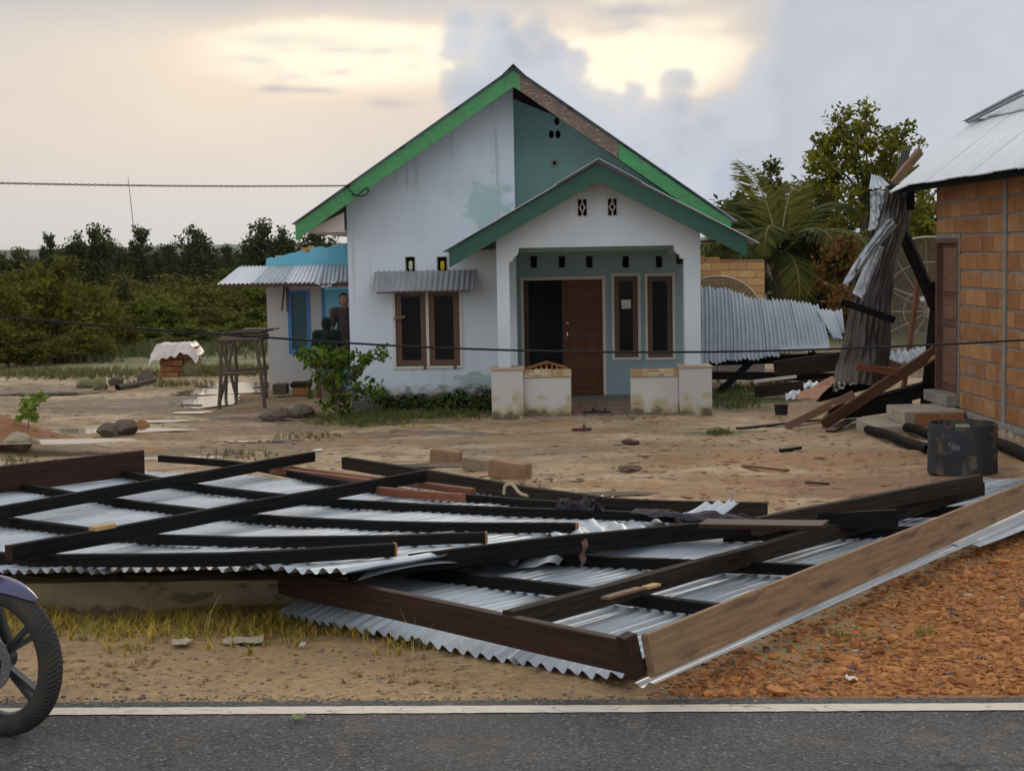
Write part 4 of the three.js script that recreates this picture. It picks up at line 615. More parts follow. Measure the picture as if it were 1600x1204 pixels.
// ------------------------------------------------------------------ mesh satellite dishes
function dish(c, R, axis, name, label) {
  const T = thing('satellite_dish', label, 'dish', V(c.x, gy(c.x, c.z), c.z), 'mesh satellite dishes'); const q = new THREE.Quaternion().setFromUnitVectors(V(0, 0, 1), axis.clone().normalize());
  const put = (g, n, m) => { g.applyQuaternion(q); g.translate(c.x, c.y, c.z); return part(T, n, g, m); }; const rim = std({ color: lin(0.36, 0.33, 0.27), metalness: 0.5, roughness: 0.5 });
  const f = R * 0.75, zz = (r) => r * r / (4 * f);
  put(new THREE.TorusGeometry(R, 0.016, 6, 48).translate(0, 0, zz(R)), 'rim', rim);
  for (let i = 0; i < 12; i++) { const t = i / 12 * 2 * Math.PI, pts = []; for (let k = 0; k <= 6; k++) { const r = R * k / 6; pts.push(V(Math.cos(t) * r, Math.sin(t) * r, zz(r))); } put(tube(pts, 0.009, 5, 10), 'rib', rim); }
  for (const k of [0.35, 0.68]) put(new THREE.TorusGeometry(R * k, 0.007, 5, 40).translate(0, 0, zz(R * k)), 'ring', rim);
  const mesh = std({ color: lin(0.16, 0.13, 0.09), roughness: 0.9, transparent: true, alphaTest: 0.5, alphaMap: tex(64, 64, (u, v, i, j) => (i % 8 < 3 || j % 8 < 3) ? 1 : 0, 60, 12, false) }); const pr = []; for (let k = 0; k <= 8; k++) { const r = Math.max(0.001, R * k / 8); pr.push(new THREE.Vector2(r, zz(r))); } const lg = new THREE.LatheGeometry(pr, 48); lg.rotateX(Math.PI / 2); put(lg.scale(1, 1, 1), 'mesh_skin', mesh);
  for (const t of [0.5, 2.6, 4.7]) put(tube([V(Math.cos(t) * R * 0.8, Math.sin(t) * R * 0.8, zz(R * 0.8)), V(0, 0, f)], 0.008, 5, 4), 'feed_strut', rim); put(new THREE.CylinderGeometry(0.04, 0.06, 0.12, 12).rotateX(Math.PI / 2).translate(0, 0, f), 'feed', M.chrome);
  part(T, 'mast', tube([V(c.x, gy(c.x, c.z) - 0.1, c.z), V(c.x, c.y, c.z)], 0.035, 8, 3), rim);
}
dish(at(1452, 486, 23.2), 1.06, V(-0.35, 0.25, 0.9), '', 'large mesh satellite dish standing behind the leaning beams');
dish(at(1122, 505, 28.6), 0.83, V(-0.2, 0.35, 0.9), '', 'mesh satellite dish behind the fallen sheets by the yellow brick wall');
// ------------------------------------------------------------------ yellow brick wall behind the house
{
  const d = 31, W = thing('yellow_brick_wall', 'broken yellow brick wall standing behind the white house', 'wall', V(5, -0.85, -d)); const x0 = fx(1040, 430, d), x1 = fx(1195, 430, d), yT = fy(1195, 408, d), r = rng(12);
  part(W, 'wall_core', box(x0, x1, -1.0, fy(1130, 405, d) - 0.02, -d - 0.01, -d - 0.14), M.mortar);
  const core = W.children[0], hB = 0.158; for (let row = 0, y = yT - 0.02; y > -0.6; row++, y -= hB) { let x = x1 - (row % 2) * 0.18; if (row % 2) part(core, 'brick', rbox(x + 0.006, x1 - 0.004, y - hB + 0.014, y, -d, -d - 0.12, 0.006), yellowBricks[0]); for (; x > x0 + 0.1; x -= 0.36) part(core, 'brick', rbox(x - 0.354, x - 0.006, y - hB + 0.014, y, -d + r() * 0.006, -d - 0.12, 0.006), yellowBricks[(r() * 3) | 0]); }
  for (let i = 0, x = x1; x > x0; i++, x -= 0.3) { const yy = fy(lerp(1195, 1040, (x1 - x) / (x1 - x0)), lerp(409, 391, (x1 - x) / (x1 - x0)), d); part(core, 'brick', rbox(x - 0.29, x - 0.004, yT - 0.015, Math.max(yT + 0.02, yy - r() * 0.03), -d, -d - 0.12, 0.006), brickMats[i % 5]); }
}
// fallen sheets between the houses
{
  const T = thing('fallen_roof_slope', 'row of grey corrugated sheets fallen beside the porch on black timbers', 'roof sheets', V(5, -0.8, -26.5));
  const n = 4; for (let i = 0; i < n; i++) { const u0 = i / n, u1 = (i + 1.04) / n; const tl = at(1092, 448, 28.2), tr = at(1279, 479, 27.9), br = at(1298, 549, 26.3), bl = at(1092, 569, 26.4); const P = (u, v) => { const t = lerp(u0, Math.min(1, u1), u); const p = quadP(tl, tr, br, bl)(t, v); p.y += 0.10 * Math.sin(t * 9) * (1 - v) * 0.4 + (fbm(t * 22, 3, 2) - 0.5) * 0.07 * (v > 0.95 || v < 0.05 ? 1 : 0.2) + (t > 0.62 && v > 0.9 ? 0.05 : 0); p.z += i * 0.004 + 0.12 * Math.sin(v * Math.PI); return p; }; part(T, 'roof_sheet', corrugated(P, 8, 10, 0.021, 8), M.zincD); }
  const s2 = quadP(at(1275, 482, 27.6), at(1299, 484, 27.7), at(1318, 530, 26.6), at(1303, 528, 26.6)); part(T, 'roof_sheet', corrugated(s2, 4, 8, 0.018, 6), M.zincB); part(T, 'roof_sheet', corrugated(quadP(at(1296, 488, 27.9), at(1316, 483, 27.9), at(1320, 520, 27.2), at(1312, 520, 27.2)), 3, 6, 0.016, 6), M.zincB);
  const G = (px, d, h) => { const x = fx(px, 585, d); return V(x, gy(x, -d) + h, -d); };
  timber(T, 'beam', G(1090, 26.0, 0.34), G(1320, 25.6, 0.30), 0.1, 0.14, M.black); timber(T, 'beam', G(1100, 26.9, 0.55), G(1330, 26.5, 0.62), 0.1, 0.16, M.black); timber(T, 'beam', G(1180, 25.3, 0.12), G(1330, 24.9, 0.26), 0.1, 0.2, M.charred); timber(T, 'strut', G(1120, 26.4, 0.0), G(1180, 26.6, 0.6), 0.1, 0.1, M.black); timber(T, 'strut', G(1250, 26.2, 0), G(1270, 26.5, 0.7), 0.1, 0.1, M.black); timber(T, 'beam', G(1210, 25.4, 0.45), G(1310, 25.3, 0.58), 0.06, 0.3, M.charred);
  timber(T, 'white_batten', G(1178, 25.2, 0.30), G(1245, 25.15, 0.37), 0.03, 0.05, M.trim);
}
// ------------------------------------------------------------------ debris heap by the steps
{
  const g = 'planks in the debris heap by the steps';
  const L = (n, l, a, b, w, h, m, o) => looseTimber(n, l, 'plank', a, b, w, h, m, o, g);
  const gp = (px, py, h) => { const p = onG(px, py); p.y += h; return p; };
  L('plank', 'long brown board with pale edge leaning up to the brick house door', gp(1285, 668, 0.03), at(1462, 548, 19.9), 0.03, 0.20, M.plank, { up: V(-0.5, 0.7, 0.6) });
  L('plank', 'narrow pale yellow batten under the leaning brown board', gp(1322, 655, 0.10), at(1464, 556, 19.8), 0.05, 0.045, M.palewood);
  L('plank', 'thin grey plank sloping down to the sand from the heap', gp(1228, 670, 0.02), at(1335, 615, 19.7), 0.03, 0.10, M.plank);
  L('plank', 'flat reddish board lying on the sand before the heap', gp(1155, 671, 0.02), gp(1282, 660, 0.04), 0.10, 0.03, M.darkbrown);
  L('plank', 'thick charred beam lying across the middle of the heap', at(1278, 618, 20.2), at(1385, 590, 20.6), 0.12, 0.16, M.black);
  L('plank', 'short pale stick standing in the front of the heap', gp(1285, 655, 0.0), at(1304, 632, 19.4), 0.02, 0.03, M.palewood);
  L('plank', 'dark board lying under the leaning brown board', gp(1298, 676, 0.02), gp(1350, 655, 0.1), 0.12, 0.03, M.darkbrown);
  L('plank', 'reddish board resting against the torn dark sheet', at(1338, 572, 19.6), at(1405, 582, 19.8), 0.03, 0.10, M.redwood);
  L('plank', 'short brown board end poking from behind the long board', at(1388, 566, 20.4), at(1420, 577, 20.3), 0.03, 0.10, M.plank);
  L('plank', 'black beam lying low behind the steps', at(1330, 640, 20.2), at(1470, 600, 20.9), 0.14, 0.2, M.black);
  L('plank', 'second black beam lying behind the steps under the first', at(1300, 645, 20.0), at(1420, 628, 20.6), 0.14, 0.2, M.black);
  const sh = (l, A, B, C, D, m, w = 4, o = 0.015) => single('loose_sheet', l, 'metal sheet', corrugated((u, v) => { const p = quadP(A, B, C, D)(u, v); p.y += (fbm(u * 4 + A.x, v * 4, 3) - 0.5) * 0.08; return p; }, w, 10, o, 6), m, A.clone().lerp(C, 0.5), 'loose metal sheets in the debris heap');
  sh('rust-brown sheet sloping on the front of the debris heap', at(1238, 622, 20.0), at(1276, 624, 19.7), at(1312, 592, 20.2), at(1300, 586, 20.6), M.rustsheet, 1, 0.01);
  sh('flat grey ribbed sheet at the foot of the torn hanging sheet', at(1300, 612, 20.0), at(1352, 594, 20.2), at(1310, 583, 20.9), at(1306, 588, 20.9), M.zincOld, 5);
  sh('small white crumpled sheet at the tip of the heap', at(1227, 612, 20.6), at(1252, 610, 20.6), at(1246, 622, 20.3), at(1228, 622, 20.3), M.zincC, 2, 0.02);
  sh('small curled white sheet behind the rust-brown one', at(1255, 596, 21.0), at(1280, 597, 21.0), at(1275, 606, 20.7), at(1256, 604, 20.7), M.zincC, 2, 0.02);
  sh('dark ribbed sheet heaped behind the leaning boards', at(1388, 553, 20.9), at(1445, 540, 21.2), at(1462, 556, 20.6), at(1392, 570, 20.5), M.zincB, 6, 0.025);
  const bk = onG(1221, 648); const bg = new THREE.LatheGeometry([[0, 0], [0.08, 0], [0.10, 0.15], [0.105, 0.15], [0.09, 0.005]].map(q => new THREE.Vector2(q[0], q[1])), 20).translate(bk.x, bk.y, bk.z); single('bucket', 'small black bucket on the sand by the debris heap', 'bucket', bg, M.dark, bk);
  const rk = at(1419, 651, 18.9); const tg = new THREE.TorusGeometry(0.05, 0.02, 8, 18).rotateX(1.2).translate(rk.x, fy(1400, 657, 18.9) + 0.03, rk.z); single('tape_roll', 'small white roll lying on the lower step', 'roll', tg, M.paper, rk);
  const log = (l, a, b, r0, r1, m) => { single('log', l, 'log', taperTube([a, a.clone().lerp(b, 0.35).add(V(0, 0.012, 0.02)), a.clone().lerp(b, 0.7).add(V(0, -0.006, -0.02)), b], r0, r1, 9, 16), m, a.clone().lerp(b, 0.5), 'logs and beams lying on the sand'); };
  log('charred log lying on the sand between steps and drum', gp(1356, 677, 0.05), gp(1453, 710, 0.05), 0.05, 0.06, M.black); log('short charred log behind the drum below the steps', gp(1418, 677, 0.07), gp(1465, 690, 0.07), 0.06, 0.06, M.black); log('dark log lying along the stone footing beyond the drum', gp(1555, 700, 0.06), gp(1640, 738, 0.06), 0.06, 0.06, M.black);
  L('plank', 'reddish stick lying alone on the chip-strewn sand', gp(1162, 730, 0.015), gp(1229, 737, 0.015), 0.05, 0.025, M.redwood); L('plank', 'short black piece of wood lying on the sand', gp(1222, 707, 0.02), gp(1250, 703, 0.02), 0.06, 0.03, M.black); L('plank', 'thin dark splinter on the sand near the right roof panel', gp(1258, 755, 0.01), gp(1296, 757, 0.01), 0.03, 0.015, M.darkbrown); L('plank', 'small dark wedge of wood beside the long black rafter', gp(1360, 779, 0.02), gp(1390, 784, 0.02), 0.05, 0.03, M.black);
}
// ------------------------------------------------------------------ fallen roof, left panel
function sweepTimber(parent, name, pts, w, h, mat, endMat) {     // squared timber bent along points
  const c = new THREE.CatmullRomCurve3(pts), n = 40, pos = [], uv = [], idx = [], sd = ++tseed * 0.37, L = c.getLength();
  for (let i = 0; i <= n; i++) { const t = i / n, p = c.getPointAt(t), tg = c.getTangentAt(t), s = tg.clone().cross(V(0, 1, 0)).normalize(), u = s.clone().cross(tg).normalize(); const k1 = (fbm(t * L * 2 + sd, 1, 2) - 0.5) * 0.008; const q = [[-1, -1], [-1, 1], [-1, 1], [1, 1], [1, 1], [1, -1], [1, -1], [-1, -1]]; q.forEach(([a, b2], j) => { const v = p.clone().addScaledVector(s, a * w / 2 + k1).addScaledVector(u, b2 * h / 2 + k1); pos.push(v.x, v.y, v.z); uv.push(t * L + sd, sd + (j % 2) * h + j * 0.1); }); }
  for (let i = 0; i < n; i++) for (let f = 0; f < 4; f++) { const a = i * 8 + f * 2, b = a + 1, d = a + 8, e = b + 8; idx.push(a, d, e, a, e, b); }
  const g = new THREE.BufferGeometry(); g.setAttribute('position', new THREE.Float32BufferAttribute(pos, 3)); g.setAttribute('uv', new THREE.Float32BufferAttribute(uv, 2)); g.setIndex(idx); g.computeVertexNormals();
  const m = part(parent, name, g, mat); for (const k of [0, 1]) { const p = c.getPointAt(k), tg = c.getTangentAt(k), e = part(m, 'sawn_end', tri(new THREE.BoxGeometry(0.012, h * 0.99, w * 0.99)), endMat || mat, p.clone()); orient(e, p, p.clone().add(tg)); } return m;
}
{
  const A = V(-5.2, 0, -9.72), e1 = V(4.54, 0, 2.40), e2 = V(2.06, 0, -3.30), det = e1.x * e2.z - e1.z * e2.x;
  const Y = (u, v) => lerp(lerp(-0.005, 0.215, sstep(0.38, 1.05, u)), lerp(-0.09, -0.075, u), v);
  const P0 = (u, v) => { const p = A.clone().addScaledVector(e1, u).addScaledVector(e2, v); p.y = Y(u, v); return p; };
  const uvOf = (p) => { const x = p.x - A.x, z = p.z - A.z; return [(x * e2.z - z * e2.x) / det, (e1.x * z - e1.z * x) / det]; };
  const n = V(0, 1, 0), T = thing('fallen_roof_panel', 'large fallen roof panel lying face down on the kerb, long rafters on top', 'roof panel', V(-2, -0.1, -10), 'fallen roof panels');
  const hit = (px, py, k) => { const r = ray(px, py), f = t => { const p = r.clone().multiplyScalar(t).add(camera.position), q = uvOf(p); return p.y - Y(Math.min(1.15, Math.max(-0.3, q[0])), Math.min(1.1, Math.max(-0.1, q[1]))) - k; }; let a = 5, b = 18; for (let i = 0; i < 40; i++) { const m = (a + b) / 2; if (f(m) > 0) a = m; else b = m; } return r.multiplyScalar(b).add(camera.position); };
  const mats = [M.zinc, M.zincB, M.zincC], r = rng(9);
  const nS = 7; for (let i = 0; i < nS; i++) { const u0 = i / nS, u1 = (i + 1.07) / nS, v0 = -0.085 + r() * 0.016, v1 = 1 - r() * 0.03, lift = (i % 2) * 0.006; const P = (u, v) => { const t = lerp(u0, u1, u), p = P0(t, lerp(v0, v1, v)); p.y += lift + (fbm(u * 3 + i * 3, v * 5, 3) - 0.5) * 0.034; return p; }; part(T, 'roof_sheet', corrugated(P, 10, 16, 0.014, 8), mats[i % 3]); }
  const up = V(0, 1, 0), sw = (nm, pts, k, w, h, m, e) => sweepTimber(T, nm, pts.map(q => hit(q[0], q[1], k)), w, h, m, e);
  const tb = (nm, x0, y0, x1, y1, k, w, h, m, o = {}) => timber(T, nm, hit(x0, y0, k), hit(x1, y1, k), w, h, m, { up, ...o });
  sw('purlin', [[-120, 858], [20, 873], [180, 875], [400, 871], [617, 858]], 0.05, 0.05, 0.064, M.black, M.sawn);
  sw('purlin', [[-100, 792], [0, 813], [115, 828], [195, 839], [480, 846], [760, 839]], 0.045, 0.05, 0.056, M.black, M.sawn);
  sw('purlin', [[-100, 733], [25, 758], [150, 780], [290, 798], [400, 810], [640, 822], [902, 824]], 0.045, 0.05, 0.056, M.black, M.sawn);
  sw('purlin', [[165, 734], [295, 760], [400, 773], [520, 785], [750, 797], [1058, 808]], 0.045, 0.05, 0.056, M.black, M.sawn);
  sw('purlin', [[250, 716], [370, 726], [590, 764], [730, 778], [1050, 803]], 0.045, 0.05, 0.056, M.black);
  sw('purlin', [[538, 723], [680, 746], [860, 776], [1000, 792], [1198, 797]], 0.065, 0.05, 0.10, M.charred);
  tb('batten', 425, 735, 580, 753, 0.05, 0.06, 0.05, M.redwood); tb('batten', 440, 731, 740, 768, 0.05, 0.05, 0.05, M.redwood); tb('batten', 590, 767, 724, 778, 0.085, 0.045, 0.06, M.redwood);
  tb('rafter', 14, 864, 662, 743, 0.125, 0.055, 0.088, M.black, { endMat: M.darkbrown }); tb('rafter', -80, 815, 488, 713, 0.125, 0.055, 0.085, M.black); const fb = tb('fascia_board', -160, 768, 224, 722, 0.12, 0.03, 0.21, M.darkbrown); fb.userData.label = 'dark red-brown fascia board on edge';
  // splintered places
  for (const [x, y] of [[160, 823]]) { const p = hit(x, y, 0.20); const g = rbox(-0.07, 0.07, -0.012, 0.012, -0.03, 0.03, 0.004); g.rotateY(0.95); part(T, 'splinter', g, M.palewood, p); }
  { // curled sheet at the near right corner
    const c1 = hit(558, 907, -0.05), c2 = hit(895, 842, -0.02), c3 = hit(908, 818, -0.015), c4 = hit(600, 866, -0.015); const P = (u, v) => { const p = quadP(c1, c2, c3, c4)(u, v); p.y += (0.03 * Math.sin(u * 6.5) - 0.02 * Math.sin(u * Math.PI)) * (1 - v); return p; }; part(T, 'curled_sheet', corrugated(P, 2.5, 14, 0.012, 14, (u, v) => v), M.zincB);
    const e1 = hit(872, 852, 0.02), e2 = hit(1062, 822, 0.02), e3 = hit(1020, 799, 0.0), e4 = hit(850, 822, 0.0); const Q = (u, v) => { const p = quadP(e1, e2, e3, e4)(u, v); p.y += (fbm(u * 5, v * 4, 2) - 0.5) * 0.06; return p; }; part(T, 'curled_sheet', corrugated(Q, 6, 12, 0.018, 6), M.zinc);
    const f1 = at(1030, 797, 9.2), f2 = at(1070, 816, 8.9), f3 = at(1157, 782, 9.2), f4 = at(1100, 787, 9.5); const R = (u, v) => { const p = quadP(f1, f2, f3, f4)(u, v); p.y -= 0.05 * Math.sin(v * Math.PI); return p; }; part(T, 'lifted_sheet', corrugated(R, 3, 12, 0.016, 6), M.zincC); const w = at(1142, 783, 9.2); part(T, 'bent_nail', tube([w, w.clone().add(V(0.005, 0.05, 0)), w.clone().add(V(-0.01, 0.075, 0))], 0.006, 5, 6), M.chrome); }
}
// ------------------------------------------------------------------ fallen roof, right panel
{
  const Q0 = V(0.47, 0.035, -5.97), QL = V(-1.28, -0.085, -7.9), QR = V(4.25, -0.12, -11.35);
  const n = QR.clone().sub(Q0).cross(QL.clone().sub(Q0)).normalize(); if (n.y < 0) n.negate(); Q0.addScaledVector(n, 0.03); QL.addScaledVector(n, 0.03); QR.addScaledVector(n, 0.03);
  const QX = QR.clone().addScaledVector(QL.clone().sub(Q0), 0.36);
  const T = thing('fallen_roof_panel', 'fallen roof panel with a pale wooden fascia, its corner by the road line', 'roof panel', V(1.2, -0.1, -8.2), 'fallen roof panels');
  const hit = (px, py, k) => onPlane(px, py, Q0.clone().addScaledVector(n, k), n), up = n.clone();
  const P0 = quadP(QL, Q0, QR, QX), mats = [M.zincB, M.zinc, M.zincC], r = rng(19);
  // sheets: ribs along the fascia; two rows overlap lengthwise
  const fwd = Q0.clone().sub(QR).setY(0).normalize(); const nS = 4; for (let row = 0; row < 2; row++) for (let i = 0; i < nS; i++) { const u0 = i ? i / nS : 0.06, u1 = Math.min(1.0, (i + 1.06) / nS), v0 = row ? 0.49 : 0, v1 = row ? 1 : 0.52; const P = (u, v) => { const p = P0(lerp(u0, u1, u), lerp(v0, v1, v)); p.addScaledVector(n, (i % 2) * 0.006 - row * 0.012 + (fbm(u * 3 + i * 3, v * 6 + row, 3) - 0.5) * 0.026); if (!row && v < 0.08) { const k = (0.08 - v) / 0.08; p.addScaledVector(fwd, k * 0.09); p.y -= 0.06 * k * k; } if (!row && i === 3 && u > 0.75) p.y += 0.03 * (u - 0.75) * 4 * (0.3 - v > 0 ? (0.3 - v) * 3 : 0); return p; }; part(T, 'roof_sheet', corrugated(P, 8, 26, 0.016, 8), mats[(i + row) % 3]); }
  const tb = (nm, x0, y0, x1, y1, k, w, h, m, o = {}) => timber(T, nm, hit(x0, y0, k), hit(x1, y1, k), w, h, m, { up, ...o });
  tb('eave_beam', 440, 908, 985, 1026, 0.085, 0.055, 0.135, M.darkbrown);
  { const a = hit(1014, 1062, 0.03), b = hit(1700, 752, 0.03); a.addScaledVector(n, 0.09); b.addScaledVector(n, 0.09); const f = timber(T, 'fascia_board', a, b, 0.03, 0.17, M.fascia, { up: n.clone().add(V(-0.30, 0, 0.12)).normalize() }); f.userData.label = 'pale weathered fascia board'; }
  { // edge of the sheet standing out beyond the fascia
    const a = hit(1014, 1066, 0.0), b = hit(1700, 756, 0.0), dir = b.clone().sub(a).normalize(), o = V(-dir.z, 0, dir.x), Ls = a.distanceTo(b); if (o.z < 0) o.negate();
    const s = (k0, k1, w0, w1, lift) => { const p0 = a.clone().addScaledVector(dir, k0 * Ls), p1 = a.clone().addScaledVector(dir, k1 * Ls); const P = (u, v) => { const p = p0.clone().lerp(p1, v); p.addScaledVector(o, lerp(-0.04, lerp(w0, w1, v), u)); p.y += 0.004 + lift * u * u + (fbm(v * 6 + k0, u, 2) - 0.5) * 0.012; return p; }; part(T, 'edge_strip', corrugated(P, 1.5, 24, 0.009, 10), M.zincC); };
    s(-0.01, 0.56, 0.06, 0.10, 0.01); s(0.53, 1.0, 0.16, 0.34, 0.0); }
  { const p = hit(986, 1024, 0.12); const g = rbox(-0.03, 0.03, -0.085, 0.085, -0.03, 0.03, 0.006); g.rotateZ(0.25); g.rotateY(0.6); part(T, 'corner_block', g, M.darkbrown, p); }
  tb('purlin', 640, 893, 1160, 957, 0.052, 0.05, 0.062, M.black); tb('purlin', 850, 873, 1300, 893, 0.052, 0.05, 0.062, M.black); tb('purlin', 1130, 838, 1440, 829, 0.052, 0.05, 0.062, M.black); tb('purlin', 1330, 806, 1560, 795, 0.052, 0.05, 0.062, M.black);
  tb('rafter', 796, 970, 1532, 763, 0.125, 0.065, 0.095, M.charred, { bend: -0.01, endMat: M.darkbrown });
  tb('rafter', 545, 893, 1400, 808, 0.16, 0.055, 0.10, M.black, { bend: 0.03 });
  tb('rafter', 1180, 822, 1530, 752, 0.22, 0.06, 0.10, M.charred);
  { const a = hit(1100, 818, 0.30), b = hit(1290, 820, 0.30); timber(T, 'flat_board', a, b, 0.22, 0.028, M.darkbrown, { up }); }
  { const p = hit(1008, 915, 0.206), d2 = hit(1532, 765, 0.2).sub(hit(800, 970, 0.2)).normalize(); for (const [k, l, m, dy] of [[0, 0.09, M.palewood, -0.006], [-0.3, 0.26, M.plank, -0.006]]) { const a = p.clone().addScaledVector(d2, k); a.y += dy; timber(T, m === M.awning ? 'paint_scrap' : 'splinter', a, a.clone().addScaledVector(d2, l), 0.045, 0.012, m, { up }); } }
  { const s = [[908, 846], [911, 858], [905, 868], [908, 880], [902, 890]].map(([x, y]) => at(x, y, 7.75)); part(T, 'metal_strap', corrugated((u, v) => new THREE.CatmullRomCurve3(s).getPoint(v).add(V(0.03 * u, 0.008 * u, -0.05 * u)), 1, 16, 0, 2), M.oldred); }
  for (const [x, y, w] of [[772, 886, 0.11], [835, 884, 0.13], [948, 850, 0.1], [990, 848, 0.12]]) { const a = hit(x, y, 0.03), P = (u, v) => a.clone().add(V((u - 0.5) * w * 2 + v * 0.05, 0.03 * Math.sin(u * 3 + x) + 0.02 * v, -(v - 0.5) * 0.18)); part(T, 'sheet_scrap', corrugated(P, 1.5, 6, 0.01, 8), M.zincC); }
}
{ // dark cloth draped over the purlin ends
  const cm = std({ color: lin(0.022, 0.018, 0.026), roughness: 0.95 });
  const cloth = (l, A, B, C, D, amp) => single('cloth', l, 'cloth', grid((u, v) => { const p = quadP(A, B, C, D)(u, v); p.y += (fbm(u * 7 + A.x, v * 5, 4) - 0.5) * amp; p.z += (fbm(u * 6, v * 6 + 9, 3) - 0.5) * amp; return p; }, 40, 16), cm, A.clone().lerp(C, 0.5));
  cloth('dark purple cloth bunched on the purlins of the left panel', at(868, 794, 9.55), at(948, 798, 9.4), at(935, 782, 9.7), at(873, 777, 9.75), 0.14);
  cloth('long black cloth drooping below the lifted white sheet', at(985, 801, 9.0), at(1190, 819, 8.7), at(1185, 806, 9.0), at(1000, 793, 9.3), 0.06);
  const p = at(800, 770, 10.6); single('rope', 'short pale looped rope lying on the back purlin', 'rope', tube([at(787, 772, 10.6), at(790, 758, 10.6), at(800, 757, 10.6), at(812, 770, 10.55), at(825, 775, 10.5)], 0.012, 6, 30), std({ color: lin(0.42, 0.33, 0.2) }), p);
}
{ // blocks on the sand behind
  const blk = (l, px, py, w, h, dp, turn, tilt, m) => { const p = onG(px, py); const g = rbox(-w / 2, w / 2, -h / 2, h / 2, -dp / 2, dp / 2, 0.012); const ms = single('loose_block', l, 'block', g, m, V(0, 0, 0), 'blocks lying on the sand'); ms.position.set(p.x, p.y + h * 0.45, p.z); ms.rotation.set(0, turn, tilt); };
  const cb = std({ roughness: 0.95, map: tex(128, 128, (u, v) => mix3([0.18, 0.10, 0.055], [0.36, 0.23, 0.13], fbm(u * 6, v * 6, 5)), 2) }), cb2 = std({ roughness: 0.95, map: tex(128, 128, (u, v) => mix3([0.17, 0.12, 0.08], [0.33, 0.25, 0.17], fbm(u * 6, v * 6, 5)), 2) });
  blk('brown block tilted up on the sand, apart from the other two', 697, 723, 0.30, 0.14, 0.14, -0.2, -0.1, cb); blk('greyish block lying end to end with a brown block', 755, 735, 0.38, 0.12, 0.14, -0.5, -0.08, cb2); blk('brown block with a clean square end beside the greyish block', 797, 747, 0.36, 0.16, 0.14, -0.55, -0.08, cb);
}
